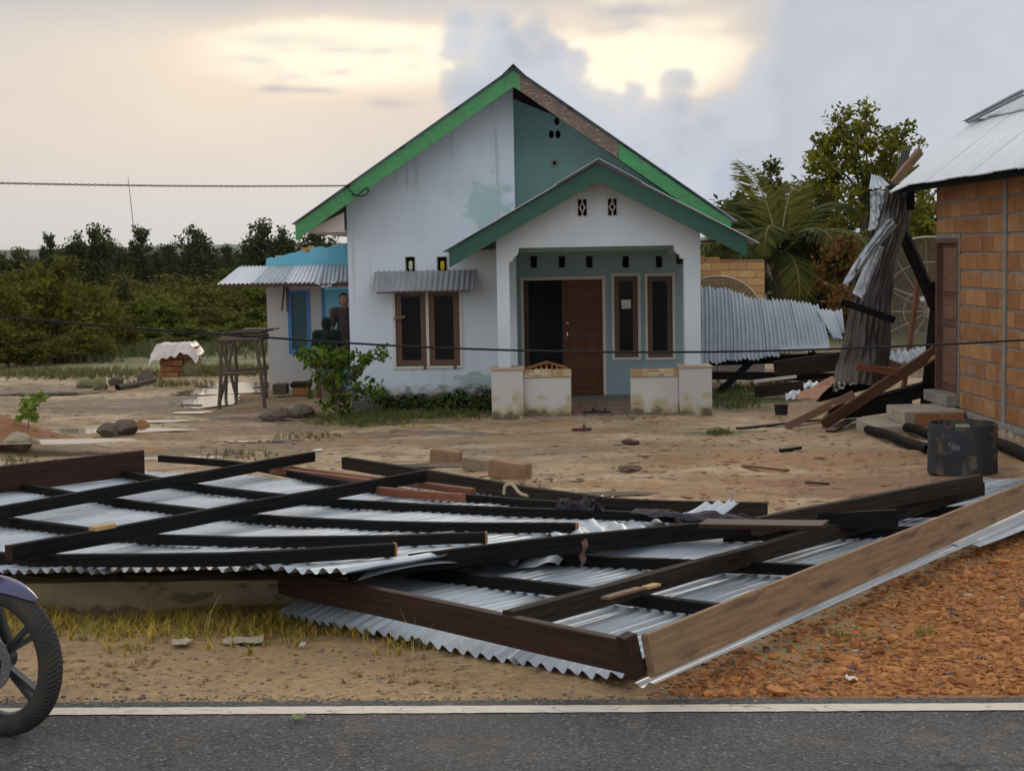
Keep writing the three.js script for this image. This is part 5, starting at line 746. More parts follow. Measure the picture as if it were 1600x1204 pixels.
// ------------------------------------------------------------------ left yard
function rockGeo(sx, sy, sz, seed) { const g = new THREE.IcosahedronGeometry(1, 4), p = g.attributes.position, rr = rng(seed * 31), cuts = []; for (let i = 0; i < 9; i++) cuts.push([V(rr() - 0.5, rr() - 0.5, rr() - 0.5).normalize(), 0.55 + rr() * 0.35]); const vv = V(); for (let i = 0; i < p.count; i++) { vv.fromBufferAttribute(p, i); for (const [cn, cd] of cuts) { const q = vv.dot(cn) - cd; if (q > 0) vv.addScaledVector(cn, -q * 0.9); } const x = vv.x, y = vv.y, z = vv.z; const k = 0.86 + 0.34 * fbm(x * 2.3 + seed * 5, y * 2.3 + z * 1.7 + seed, 4) + 0.12 * fbm(x * 9, y * 9 + z * 7, 3); p.setXYZ(i, x * k * sx, y * k * sy, z * k * sz); } g.computeVertexNormals(); return tri(g); }
{
  const rk = (l, px, py, sx, sy, m, seed) => { const p = onG(px, py); const ms = single('rock', l, 'rock', rockGeo(sx, sy, sx * 0.9, seed), m, V(0, 0, 0)); ms.position.copy(p).add(V(0, sy * 0.6, 0)); };
  rk('round dark rock on the sand by the left roof panel', 169, 682, 0.14, 0.11, M.rock, 1); rk('angular dark rock beside the round one', 199, 678, 0.17, 0.14, M.rock, 2); rk('small reddish rock behind the angular dark rock', 218, 672, 0.13, 0.09, brickMats[2], 3);
  rk('mossy green stone lying on its side on the sand', 132, 606, 0.20, 0.13, M.moss, 4); rk('upright mossy stone standing beside the one on its side', 156, 609, 0.15, 0.16, M.moss, 5); rk('dark stone behind the mossy stones', 181, 601, 0.14, 0.13, M.rock, 6); rk('brown stone at the end of the dark log', 226, 598, 0.16, 0.16, M.rock, 7);
  rk('pale small stone on the laterite mound', 25, 700, 0.16, 0.11, M.stone, 8); rk('large dark stone on the soil before the leafy bush', 430, 657, 0.26, 0.12, M.rock, 9); rk('dark stone at the foot of the leafy bush', 470, 652, 0.22, 0.12, M.rock, 10);
   rk('flat dark clod near the maroon sandal', 985, 694, 0.10, 0.04, M.clod, 12); rk('flat dark clod on the litter before the low wall', 985, 735, 0.11, 0.03, M.clod, 13);
  const gp = (px, py, h) => { const p = onG(px, py); p.y += h; return p; };
  single('log', 'dark log lying on the sand before the brick stack', 'log', taperTube([gp(183, 610, 0.06), gp(212, 605, 0.06), gp(242, 599, 0.08)], 0.06, 0.05, 8, 12), M.stick, gp(212, 605, 0.06)); single('log', 'thin dark branch on wet sand near the pole frame', 'branch', taperTube([gp(283, 635, 0.02), gp(315, 635, 0.02)], 0.025, 0.015, 6, 8), M.stick, gp(300, 635, 0));
  // stack of bricks under a plastic sheet
  const d = 33.0, S = thing('brick_stack', 'stack of orange bricks under a crumpled white plastic sheet', 'brick stack', V(fx(272, 595, d), -0.8, -d)); const r = rng(4); const y0 = gy(fx(272, 595, d), -d) - 0.03;
  for (let lay = 0; lay < 5; lay++) for (let i = 0; i < 3; i++) for (let k = 0; k < 2; k++) { const w = 0.30, x = fx(246, 590, d) + (lay < 1 ? -0.05 : 0.05) + i * w * (0.86) + r() * 0.02; part(S, 'brick', rbox(x, x + w * 0.84, y0 + lay * 0.135, y0 + lay * 0.135 + 0.125, -d - k * 0.3 + r() * 0.03, -d - k * 0.3 - 0.28, 0.01), brickMats[(r() * 5) | 0]); }
  const pl = std({ color: lin(0.52, 0.46, 0.43), roughness: 0.35, side: THREE.DoubleSide }); const xa = fx(236, 560, d), xb = fx(312, 560, d), yt = y0 + 0.70; const P = (u, v) => { const x = lerp(xa, xb, u), z = lerp(-d + 0.32, -d - 0.8, v); const ex = Math.max(0, Math.abs(u - 0.48) - 0.34) / 0.16, ez = Math.max(0, 0.25 - v) / 0.25; const drop = 0.22 * Math.min(1, ex) + 0.30 * ez * (0.35 + 0.9 * fbm(u * 5, 2, 3)); return V(x, yt + 0.03 - drop + (fbm(u * 9, v * 9, 4) - 0.5) * 0.10, z + (fbm(u * 8 + 5, v * 8, 3) - 0.5) * 0.08); }; part(S, 'plastic_sheet', grid(P, 46, 36), pl); part(S, 'mossy_board', rockGeo(0.2, 0.22, 0.12, 3).translate(fx(300, 585, d), y0 + 0.2, -d + 0.1), M.moss);
  // rough pole frame
  const F = thing('pole_frame', 'rough rack of lashed poles with boards on top, by the annex', 'rack', onG(378, 625)); const st = (a, b, r0, n) => part(F, n, taperTube([a, a.clone().lerp(b, 0.5).add(V(0.02, 0, 0.02)), b], r0, r0 * 0.8, 7, 8), M.stick);
  const dF = 24.3; const base = (px, dd) => { const x = fx(px, 615, dd); return V(x, gy(x, -dd) - 0.03, -dd); };
  const d1 = 25.4, d2 = 27.2; const tp = (px, py, dd) => at(px, py, dd);
  st(base(341, d1), tp(344, 530, d1), 0.035, 'leg'); st(base(352, d2), tp(352, 530, d2), 0.03, 'leg'); st(base(413, d1), tp(398, 530, d1), 0.035, 'leg'); st(base(368, d2), tp(366, 528, d2), 0.035, 'leg'); st(base(416, d2), tp(408, 524, d2), 0.03, 'leg'); st(base(341, d1).add(V(0, 0.1, 0)), tp(364, 535, d1 + 0.3), 0.03, 'brace'); st(base(367, d2).add(V(0, 0.15, 0)), tp(348, 550, d2), 0.03, 'brace'); st(tp(368, 545, d2), tp(385, 528, d2), 0.025, 'brace'); st(tp(338, 584, d1), tp(400, 582, d1), 0.028, 'rail'); st(tp(362, 578, d2), tp(420, 574, d2), 0.03, 'rail'); st(tp(340, 531, d1), tp(404, 530, d1), 0.035, 'top_pole'); st(tp(346, 528, d2), tp(420, 523, d2), 0.035, 'top_pole'); st(tp(341, 531, d1), tp(350, 527, d2), 0.03, 'top_pole'); st(tp(402, 530, d1), tp(418, 524, d2), 0.03, 'top_pole');
  { const y = tp(375, 527, d1).y + 0.05; for (let i = 0; i < 4; i++) { const za = -d1 - 0.1 - i * 0.42; part(F, 'top_board', rbox(fx(346 + i * 3, 525, d1), fx(403 + i * 3, 525, d1), y, y + 0.025, za, za - 0.38, 0.005), i === 3 ? M.fascia : M.charred); } }
}
// small far mast
{ const d = 420, a = at(209, 362, d), b = at(200, 280, d), f = a.clone().lerp(b, -1.1); const m = thing('radio_mast', 'thin far-off radio mast above the treeline', 'mast', V(f.x, f.y, f.z)); part(m, 'pole', taperTube([f, a, b], 0.16, 0.09, 6, 8), std({ color: lin(0.20, 0.20, 0.20) })); part(m, 'antenna', taperTube([b, b.clone().lerp(a, -0.06)], 0.08, 0.04, 5, 4), std({ color: lin(0.20, 0.20, 0.20) })); }
// ------------------------------------------------------------------ cables
{ const run = (pts) => new THREE.CatmullRomCurve3(pts); const c = [[-420, 452], [0, 494], [200, 512], [400, 526], [600, 539], [800, 547], [1000, 550], [1200, 548], [1400, 541], [1600, 531], [2000, 500]].map(([x, y]) => at(x, y, 10.5)); const g = new THREE.TubeGeometry(run(c), 160, 0.0075, 7, false); single('overhead_cable', 'black cable sagging low across the whole yard', 'cable', g, M.wire, c[5]);
  const d = 24; const A = at(545, 290, d - 0.05), Bp = at(0, 286, 20), C = at(-500, 270, 17); const mk = (ph) => { const p = []; for (let i = 0; i <= 160; i++) { const t = i / 160, q = A.clone().lerp(Bp, Math.min(1, t * 1.6)); if (t * 1.6 > 1) q.copy(Bp).lerp(C, (t * 1.6 - 1) / 0.6); q.y -= 0.02 * Math.sin(Math.min(1, t * 1.6) * Math.PI) - 0.011 * Math.sin(t * 300 + ph); q.z += 0.011 * Math.cos(t * 300 + ph); p.push(q); } return new THREE.TubeGeometry(new THREE.CatmullRomCurve3(p), 480, 0.006, 5, false); };
  const W = thing('service_wire', 'twisted service wire running to the green bargeboard', 'wire', A); part(W, 'strand', mk(0), M.wire); part(W, 'strand', mk(Math.PI), M.wire); }
// ------------------------------------------------------------------ vegetation
function leafMat(rough = 0.8, tr = 0.3) { return new THREE.MeshPhysicalMaterial({ vertexColors: true, roughness: rough, transmission: tr, thickness: 0, specularIntensity: 0.15, side: THREE.DoubleSide }); }
const LEAF = leafMat(1, 0.4), LEAFD = new THREE.MeshPhysicalMaterial({ specularIntensity: 0.15, vertexColors: true, roughness: 0.85, side: THREE.DoubleSide });
function leafGeo(spots, r) {       // spots: {p, n, s, w, c}; each leaf a folded rhomb
  const pos = [], nor = [], col = [], idx = [];
  for (const q of spots) {
    const a = q.a || V(r() - 0.5, r() - 0.5, r() - 0.5).normalize(); let b = q.n.clone().cross(a); if (b.lengthSq() < 1e-4) b = V(1, 0, 0).cross(a); b.normalize(); const n = a.clone().cross(b).normalize(); if (n.dot(q.n) < 0) n.negate(); const nn = n.clone().multiplyScalar(0.8).addScaledVector(q.n, 0.35).normalize();
    const k = pos.length / 3, L = q.s, w = q.s * q.w; const A = q.p, T = A.clone().addScaledVector(a, L), m = A.clone().addScaledVector(a, L * 0.45); const l = m.clone().addScaledVector(b, w).addScaledVector(n, w * 0.25), R = m.clone().addScaledVector(b, -w).addScaledVector(n, w * 0.25);
    const flip = l.clone().sub(A).cross(T.clone().sub(A)).dot(n) < 0; for (const v of flip ? [A, R, T, l] : [A, l, T, R]) { pos.push(v.x, v.y, v.z); nor.push(nn.x, nn.y, nn.z); col.push(...q.c); } idx.push(k, k + 1, k + 2, k, k + 2, k + 3);
  }
  const g = new THREE.BufferGeometry(); g.setAttribute('position', new THREE.Float32BufferAttribute(pos, 3)); g.setAttribute('normal', new THREE.Float32BufferAttribute(nor, 3)); g.setAttribute('color', new THREE.Float32BufferAttribute(col, 3)); g.setIndex(idx); return g;
}
// crown: clumps of leaves spread through lobes [cx, cy, cz, rx, ry, rz]
function crownSpots(lobes, clumps, per, spread, size, w, cols, r, fill = 0.5) {
  const out = [], centres = []; const tot = lobes.reduce((s, l) => s + l[3] * l[4] + l[4] * l[5], 0);
  for (const l of lobes) { const nC = Math.max(1, Math.round(clumps * (l[3] * l[4] + l[4] * l[5]) / tot)); for (let i = 0; i < nC; i++) {
    const dir = V(r() * 2 - 1, r() * 2 - 1, r() * 2 - 1); if (dir.lengthSq() > 1 || dir.lengthSq() < 0.01) { i--; continue; } dir.normalize(); const rad = Math.pow(r(), fill); const c = V(l[0] + dir.x * l[3] * rad, l[1] + dir.y * l[4] * rad, l[2] + dir.z * l[5] * rad); centres.push(c); const tone = r(), sp = spread * (0.6 + r() * 0.8);
    for (let k = 0; k < per; k++) { const o = V(r() + r() - 1, (r() + r() - 1) * 0.8, r() + r() - 1).multiplyScalar(sp); const p = c.clone().add(o); const n = o.clone().normalize().add(dir.clone().multiplyScalar(0.5)).add(V(0, 0.5, 0)).normalize(); const t = Math.min(1, Math.max(0, tone * 0.6 + r() * 0.5 - 0.05)); out.push({ p, n, s: size * (0.6 + r() * 0.8), w, c: mix3(cols[0], cols[1], t) }); } } }
  return { spots: out, centres };
}
function makeTree(name, label, cat, pos, h, trunkR, lobes, o, group) {
  const r = rng(o.seed || 1), T = thing(name, label, cat, pos, group); const { spots, centres } = crownSpots(lobes, o.clumps, o.per, o.spread, o.size, o.w || 0.3, o.cols, r, o.fill);
  const add = (n, g, m) => { const ms = new THREE.Mesh(g, m); ms.name = n; ms.castShadow = ms.receiveShadow = true; T.add(ms); return ms; };
  const parts = [taperTube([V(0, -0.2, 0), V(0.04 * h, h * 0.3, 0), V(-0.02 * h, h * 0.55, 0.02 * h), V(0, h * 0.8, 0)], trunkR, trunkR * 0.35, 7, 14)];
  for (let i = 0; i < (o.limbs || 8); i++) { const c = centres[(r() * centres.length) | 0], y0 = Math.min(c.y * 0.7, h * (0.25 + r() * 0.4)); parts.push(taperTube([V(0, y0, 0), V(c.x * 0.45, lerp(y0, c.y, 0.5) + 0.05 * h, c.z * 0.45), c], trunkR * 0.35, trunkR * 0.06, 5, 8)); }
  add('trunk', mergeGeometries(parts), M.bark); add('crown', leafGeo(spots, r), o.mat || LEAF); return T;
}
function copyThing(o, pos, sc, turn, label) { const c = o.clone(); c.userData = { ...o.userData }; c.name = numbered(o.name.replace(/_\d{3}$/, '')); c.position.copy(pos); c.scale.set(...sc); c.rotation.y = turn; if (label) c.userData.label = label; scene.add(c); return c; }
const gAt = (px, d) => { const x = fx(px, 500, d); return V(x, gy(x, -d), -d); };
// big tree behind the brick house
{ const d = 44, b = gAt(1355, d), U = (px, py) => { const p = at(px, py, d); return [p.x - b.x, p.y - b.y]; }; const lob = [[1350, 190, 45, 28], [1310, 215, 45, 30], [1395, 215, 42, 35], [1300, 260, 50, 38], [1350, 255, 50, 40], [1400, 265, 36, 38], [1275, 300, 40, 40], [1340, 320, 55, 42], [1395, 320, 40, 40], [1330, 390, 70, 55], [1420, 380, 55, 60], [1290, 400, 60, 55], [1425, 205, 12, 10], [1430, 300, 30, 34]].map(([x, y, rx, ry]) => { const q = U(x, y); return [q[0], q[1], (h2(x, y) - 0.5) * 1.6, rx / 54.5, ry / 54.5, rx / 54.5]; });
  makeTree('leafy_tree', 'tall loose-crowned leafy tree rising behind the brick house', 'tree', b, U(1355, 200)[1], 0.2, lob, { seed: 21, clumps: 250, per: 44, spread: 0.30, size: 0.17, w: 0.28, cols: [[0.045, 0.058, 0.006], [0.26, 0.25, 0.022]], limbs: 26, fill: 0.42 }); }
{ const d = 56, b = gAt(1195, d), U = (px, py) => { const p = at(px, py, d); return [p.x - b.x, p.y - b.y]; }; const lob = [[1208, 265, 10, 18], [1205, 300, 20, 22], [1150, 320, 30, 22], [1185, 340, 50, 30], [1140, 365, 40, 40], [1240, 345, 40, 40]].map(([x, y, rx, ry]) => { const q = U(x, y); return [q[0], q[1], (h2(x, y) - 0.5), rx / 43, ry / 43, rx / 43]; });
  makeTree('leafy_tree', 'dark small-leaved tree behind the coconut palm', 'tree', b, U(1205, 290)[1], 0.14, lob, { seed: 23, clumps: 150, per: 36, spread: 0.36, size: 0.2, w: 0.26, cols: [[0.03, 0.04, 0.008], [0.13, 0.13, 0.02]], limbs: 16 }); }
{ // reddish shrub and the dark thicket under the trees
  const mk = (n, l, cat, px, d, lobs, o, grp) => { const b = gAt(px, d), lob = lobs.map(([x, y, rx, ry]) => { const p = at(x, y, d), k = 2400 / d; return [p.x - b.x, p.y - b.y, (h2(x, y) - 0.5) * 1.5, rx / k, ry / k, rx / k]; }); return makeTree(n, l, cat, b, Math.max(...lob.map(q => q[1])), 0.07, lob, o, grp); };
  mk('shrub', 'shrub with reddish-brown young leaves beside the torn hanging sheet', 'shrub', 1325, 31, [[1325, 395, 30, 26], [1310, 430, 30, 30], [1340, 440, 30, 35], [1320, 490, 45, 45]], { seed: 31, clumps: 130, per: 30, spread: 0.24, size: 0.13, w: 0.3, cols: [[0.055, 0.06, 0.012], [0.27, 0.115, 0.03]], limbs: 14 });
  mk('thicket', 'dark green thicket behind the fallen sheets and dish', 'shrubs', 1300, 47, [[1150, 430, 60, 60], [1250, 440, 70, 60], [1330, 470, 70, 60], [1420, 450, 70, 80], [1500, 430, 80, 80], [1200, 520, 90, 50], [1400, 530, 120, 60], [1250, 375, 60, 50], [1275, 335, 45, 45], [1190, 350, 45, 40], [1150, 350, 40, 40], [1320, 390, 60, 60], [1430, 370, 60, 60], [1490, 340, 60, 60]], { seed: 33, clumps: 560, per: 34, spread: 0.5, size: 0.24, w: 0.3, cols: [[0.02, 0.028, 0.006], [0.085, 0.09, 0.016]], limbs: 20 });
}
// coconut palm
{ const d = 37, b = gAt(1222, d), top = at(1218, 400, d), T = thing('coconut_palm', 'young coconut palm with drooping fronds between the houses', 'palm', b); const r = rng(8); const h = top.y - b.y; const cen = V(top.x - b.x, h, 0);
  const add = (n, g, m) => { const ms = new THREE.Mesh(g, m); ms.name = n; ms.castShadow = ms.receiveShadow = true; T.add(ms); }; add('trunk', taperTube([V(0, -0.2, 0), V(0.05, h * 0.5, 0), cen], 0.2, 0.16, 10, 12), M.bark);
  const fr = [[2.0, 1.25, 3.2, 0.6], [1.15, 1.2, 3.0, 0.8], [0.6, 0.95, 3.4, 1.1], [2.55, 0.9, 3.3, 1.1], [0.1, 0.6, 3.3, 1.3], [3.1, 0.5, 3.2, 1.3], [-0.5, 0.7, 3.0, 1.4], [3.7, 0.7, 3.0, 1.3], [4.4, 0.8, 2.8, 1.4], [5.2, 0.75, 2.8, 1.4], [1.6, 0.7, 3.0, 1.2], [4.8, 0.2, 2.8, 1.4], [0.3, 0.15, 3.0, 1.5], [2.9, 0.1, 3.0, 1.5], [5.8, 0.2, 2.8, 1.5], [3.9, 0.1, 2.8, 1.5], [1.9, 0.95, 3.2, 0.9], [0.9, 0.5, 3.2, 1.3], [2.3, 0.35, 3.2, 1.4], [5.5, 0.5, 3.0, 1.3], [4.1, 0.45, 3.0, 1.4], [3.4, 0.25, 3.2, 1.5], [-0.2, 0.35, 3.2, 1.4]];
  for (const [az, el, L, droop] of fr) { const dir = V(Math.cos(az), 0, -Math.sin(az) * 0.9), pts = []; let p = cen.clone(), e = el; for (let i = 0; i <= 14; i++) { pts.push(p.clone()); const st = L / 14; p = p.clone().addScaledVector(dir, Math.cos(e) * st).add(V(0, Math.sin(e) * st, 0)); e -= droop * 1.5 / 14 * (0.4 + i / 9); }
    const cur = new THREE.CatmullRomCurve3(pts), spots = []; const side = dir.clone().cross(V(0, 1, 0)).normalize(); for (let i = 8; i < 130; i++) { const t = i / 130, q = cur.getPoint(t), tg = cur.getTangent(t); for (const s of [-1, 1]) { const len = 0.75 * Math.sin(Math.PI * (0.12 + 0.82 * t)) * (0.8 + r() * 0.3); const a = side.clone().multiplyScalar(s * 0.75).addScaledVector(tg, 0.7).add(V(0, -0.15 - 0.45 * r(), 0)).normalize(); spots.push({ p: q, n: V(0, 1, 0).add(tg.clone().multiplyScalar(-tg.y)).normalize(), a, s: len, w: 0.045, c: mix3([0.035, 0.048, 0.009], [0.17, 0.17, 0.03], r() * 0.7 + (el > 1 ? 0.25 : 0)) }); } }
    add('frond', mergeGeometries([leafGeo(spots, r)]), LEAF); add('frond_stem', taperTube(pts, 0.035, 0.006, 5, 20), std({ color: lin(0.14, 0.13, 0.045) })); } }
// scrub and trees beyond the yard on the left
{ const sph = [[0, 1.0, 0, 1.0, 0.9, 1.0], [0.7, 0.8, 0.2, 0.6, 0.7, 0.6], [-0.7, 0.7, -0.1, 0.6, 0.65, 0.6], [0.1, 1.6, 0, 0.6, 0.55, 0.6], [0.4, 0.5, 0.6, 0.6, 0.5, 0.5]];
  const OL = [[0.045, 0.052, 0.007], [0.185, 0.17, 0.02]], DK = [[0.022, 0.032, 0.010], [0.085, 0.105, 0.028]], LT = [[0.045, 0.060, 0.008], [0.19, 0.205, 0.022]];
  const off = V(0, -50, 0);
  const p1 = makeTree('scrub_bush', 'x', 'bush', off, 1.9, 0.06, sph, { seed: 41, clumps: 130, per: 34, spread: 0.26, size: 0.13, w: 0.24, cols: OL, limbs: 16 }, 'bushes at the edge of the scrubland');
  const p2 = makeTree('scrub_bush', 'x', 'bush', off, 1.9, 0.06, [[0, 0.9, 0, 0.9, 0.9, 0.9], [0.3, 1.7, 0, 0.4, 0.5, 0.4], [-0.5, 1.3, 0.2, 0.5, 0.5, 0.5], [0.6, 0.6, 0.3, 0.6, 0.6, 0.6]], { seed: 43, clumps: 120, per: 34, spread: 0.24, size: 0.15, w: 0.3, cols: LT, limbs: 14 }, 'bushes at the edge of the scrubland');
  const q1 = makeTree('woodland_tree', 'x', 'tree', off, 1.9, 0.06, [[0, 1.3, 0, 0.75, 0.6, 0.7], [0.35, 1.75, 0, 0.45, 0.35, 0.45], [-0.4, 1.6, 0.1, 0.45, 0.4, 0.4], [0.5, 0.9, 0.2, 0.5, 0.5, 0.5], [-0.5, 0.8, -0.1, 0.5, 0.5, 0.5], [0.1, 2.05, 0, 0.22, 0.18, 0.2], [0, 0.6, 0, 0.8, 0.6, 0.7]], { seed: 47, clumps: 230, per: 36, spread: 0.17, size: 0.085, w: 0.36, cols: DK, limbs: 18 }, 'trees of the treeline');
  const q2 = makeTree('woodland_tree', 'x', 'tree', off, 2.1, 0.06, [[0, 1.5, 0, 0.5, 0.5, 0.5], [0.15, 2.0, 0, 0.3, 0.25, 0.3], [-0.25, 1.15, 0, 0.45, 0.35, 0.4], [0.3, 0.95, 0.1, 0.5, 0.45, 0.45], [0, 0.55, 0, 0.7, 0.55, 0.6]], { seed: 53, clumps: 190, per: 36, spread: 0.15, size: 0.085, w: 0.36, cols: DK, limbs: 16 }, 'trees of the treeline');
  const place = (proto, px, d, topPy, wpx, label, turn, first) => { const b = gAt(px, d), h = at(px, topPy, d).y - b.y, k = 2400 / d, s = h / (proto === q1 || proto === q2 ? 2.2 : 2.1), w = wpx / k / 2.2; const sc = [w, s, w]; if (first) { proto.position.copy(b); proto.scale.set(...sc); proto.rotation.y = turn; proto.userData.label = label; } else copyThing(proto, b, sc, turn, label); };
  const BU = 'olive green bush at the near edge of the scrubland', BM = 'bush in the scrubland between yard and treeline', LG = 'light green bush in the scrubland', TR = 'dark tree of the treeline beyond the scrubland';
  place(p1, 70, 41, 398, 190, 'big feathery olive bush at the edge of the yard, largest of the scrub', 0.4, true);
  place(p1, -30, 40, 425, 170, BU, 2.1); place(p1, 150, 43, 440, 120, BU, 3.3); place(p1, 10, 37.5, 500, 110, BU, 4.4); place(p1, 60, 38, 515, 110, BU, 5.1); place(p1, 120, 39, 510, 110, BU, 1.0); place(p1, -40, 37, 480, 110, BU, 0.1);
  place(p2, 205, 47, 470, 100, LG, 0.6, true); place(p2, 250, 50, 462, 130, LG, 1.8); place(p2, 420, 52, 446, 120, LG, 3.1); place(p2, 300, 46, 508, 110, LG, 4.1); place(p2, 380, 46, 500, 100, LG, 5.1); place(p2, 440, 47, 490, 100, LG, 2.1); place(p2, 150, 46, 500, 100, LG, 0.9); place(p2, 90, 50, 440, 120, LG, 0.2);
  for (const [px, d, t, w, a] of [[180, 56, 430, 120, 0.5], [240, 60, 425, 140, 1.5], [320, 58, 430, 150, 2.5], [290, 66, 410, 160, 3.5], [360, 64, 415, 140, 0.9], [410, 60, 420, 140, 4.5], [450, 62, 400, 120, 5.5], [60, 60, 420, 150, 2.2], [-20, 62, 410, 150, 1.2], [340, 52, 462, 120, 3.9], [500, 60, 400, 150, 2], [30, 70, 400, 130, 0.7], [180, 72, 408, 130, 1.9], [370, 74, 402, 130, 3.0], [230, 70, 420, 130, 4.2]]) place(p1, px, d, t + 16, w, BM, a);
  place(q1, 140, 74, 352, 130, TR, 0.3, true); place(q2, 78, 78, 366, 70, TR, 0.8, true); place(q2, 222, 76, 356, 90, TR, 1.3); place(q1, 310, 76, 354, 120, TR, 2.2); place(q1, 430, 72, 344, 140, TR, 3.2); place(q1, 500, 78, 356, 130, TR, 5.0); place(q1, 185, 84, 375, 100, TR, 4.0); place(q2, 270, 84, 382, 70, TR, 4.6); place(q2, 355, 84, 384, 70, TR, 5.6); place(q1, 250, 88, 384, 100, TR, 0.9); place(q1, 390, 88, 378, 100, TR, 1.9); place(q1, 110, 88, 385, 100, TR, 3.9); place(q1, -40, 84, 380, 120, TR, 0.2); place(q1, 20, 90, 388, 110, TR, 0.2); place(q1, 560, 80, 370, 130, TR, 1.2);
  place(q1, 1500, 80, 330, 160, TR, 2.0); place(q1, 1250, 82, 350, 160, TR, 1.0); place(q1, 1120, 80, 372, 150, TR, 0.4); place(q1, 1600, 80, 330, 160, TR, 3.0);
  // slender young tree
  { const d = 45, b = gAt(190, d), k = 2400 / d, U = (x, y) => { const p = at(x, y, d); return [p.x - b.x, p.y - b.y]; }; const lob = [[190, 445, 14, 9], [183, 460, 14, 10], [198, 462, 12, 10]].map(([x, y, rx, ry]) => { const q = U(x, y); return [q[0], q[1], 0, rx / k, ry / k, rx / k]; }); makeTree('young_tree', 'slender young tree with a thin pale trunk among the bushes', 'tree', b, U(190, 448)[1], 0.045, lob, { seed: 61, clumps: 26, per: 24, spread: 0.14, size: 0.14, w: 0.3, cols: [[0.04, 0.05, 0.014], [0.15, 0.15, 0.04]], limbs: 6 }); }
  // far wood, one mass
  const r = rng(91), { spots } = crownSpots([[0, 0.9, 0, 1, 0.9, 1], [0.4, 1.5, 0, 0.5, 0.5, 0.5]], 40, 22, 0.30, 0.20, 0.4, [[0.025, 0.036, 0.012], [0.085, 0.10, 0.026]], r), fg = leafGeo(spots, r), N = 1500, im = new THREE.InstancedMesh(fg, LEAFD, N), o3 = new THREE.Object3D();
  for (let i = 0; i < N; i++) { const d = 95 + Math.pow(r(), 1.5) * 330, x = (r() * 2 - 1) * d * 0.46; o3.position.set(x, prof(d) - 0.3, -d); const s = (2.5 + 0.0075 * d) / 2 * (0.6 + 0.4 * r()); o3.scale.set(s * 1.3, s, s * 1.3); o3.rotation.y = r() * 6.3; o3.updateMatrix(); im.setMatrixAt(i, o3.matrix); }
  im.name = 'far_wood'; im.userData = { kind: 'stuff', label: 'far-off woodland', category: 'woodland' }; im.castShadow = im.receiveShadow = true; scene.add(im);
}
// hills on the skyline; distance haze is painted in by lightening their colours
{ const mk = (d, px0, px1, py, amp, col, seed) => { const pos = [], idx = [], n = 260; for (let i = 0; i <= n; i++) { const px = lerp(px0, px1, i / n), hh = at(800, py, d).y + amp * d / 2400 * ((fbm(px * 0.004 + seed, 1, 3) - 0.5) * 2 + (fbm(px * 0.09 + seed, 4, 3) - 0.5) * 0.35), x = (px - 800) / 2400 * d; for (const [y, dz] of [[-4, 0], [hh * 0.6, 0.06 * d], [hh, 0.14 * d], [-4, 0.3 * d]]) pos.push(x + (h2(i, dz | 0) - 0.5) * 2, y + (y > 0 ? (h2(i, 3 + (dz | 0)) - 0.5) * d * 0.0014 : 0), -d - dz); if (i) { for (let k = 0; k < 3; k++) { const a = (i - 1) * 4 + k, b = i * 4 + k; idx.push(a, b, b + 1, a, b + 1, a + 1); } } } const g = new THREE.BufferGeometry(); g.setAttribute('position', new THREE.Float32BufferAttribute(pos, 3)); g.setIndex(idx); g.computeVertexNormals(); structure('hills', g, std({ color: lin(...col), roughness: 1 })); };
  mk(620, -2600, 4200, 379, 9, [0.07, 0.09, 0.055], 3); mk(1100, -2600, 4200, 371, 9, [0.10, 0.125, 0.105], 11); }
// leafy bush and croton row in front of the house
{ const d = 23.2, b = gAt(520, d), k = 2400 / d, U = (x, y) => { const p = at(x, y, d); return [p.x - b.x, p.y - b.y]; }; const lob = [[520, 590, 45, 45], [500, 560, 40, 22], [530, 630, 45, 22], [470, 552, 22, 9], [556, 585, 22, 28], [575, 560, 20, 16], [595, 543, 12, 8], [600, 560, 10, 10], [575, 605, 30, 12], [540, 560, 26, 20]].map(([x, y, rx, ry]) => { const q = U(x, y); return [q[0], q[1], (h2(x, y) - 0.5) * 0.4, rx / k, ry / k, rx / k]; });
  makeTree('leafy_bush', 'sprawling glossy-leaved bush at the corner of the white house', 'bush', b, U(520, 560)[1], 0.03, lob, { seed: 71, clumps: 120, per: 11, spread: 0.09, size: 0.082, w: 0.36, cols: [[0.03, 0.065, 0.008], [0.16, 0.24, 0.024]], limbs: 60, mat: leafMat(0.95, 0.3) });
  const r = rng(6), row = (px, d2, h, w, seed) => { const bb = gAt(px, d2); return makeTree('garden_shrub', 'low dark leafy shrub in the row against the white wall', 'shrub', bb, h, 0.02, [[0, h * 0.55, 0, w, h * 0.5, 0.22]], { seed, clumps: 26, per: 12, spread: 0.09, size: 0.10, w: 0.2, cols: [[0.018, 0.03, 0.010], [0.075, 0.10, 0.025]], limbs: 10, mat: LEAFD }, 'low shrubs against the house wall'); };
  for (const [px, h] of [[600, 0.30], [628, 0.22], [655, 0.28], [684, 0.20], [712, 0.27], [738, 0.22], [758, 0.26]]) row(px, 24.0 + (px % 3) * 0.08, h, 0.22, px);
  { const bb = onG(42, 668); makeTree('seedling', 'small bright green seedling beside the laterite mound', 'plant', bb, 0.42, 0.008, [[0, 0.25, 0, 0.14, 0.2, 0.1], [0.18, 0.38, 0, 0.12, 0.06, 0.08]], { seed: 83, clumps: 12, per: 8, spread: 0.06, size: 0.09, w: 0.4, cols: [[0.12, 0.18, 0.03], [0.25, 0.34, 0.06]], limbs: 8 }); } }
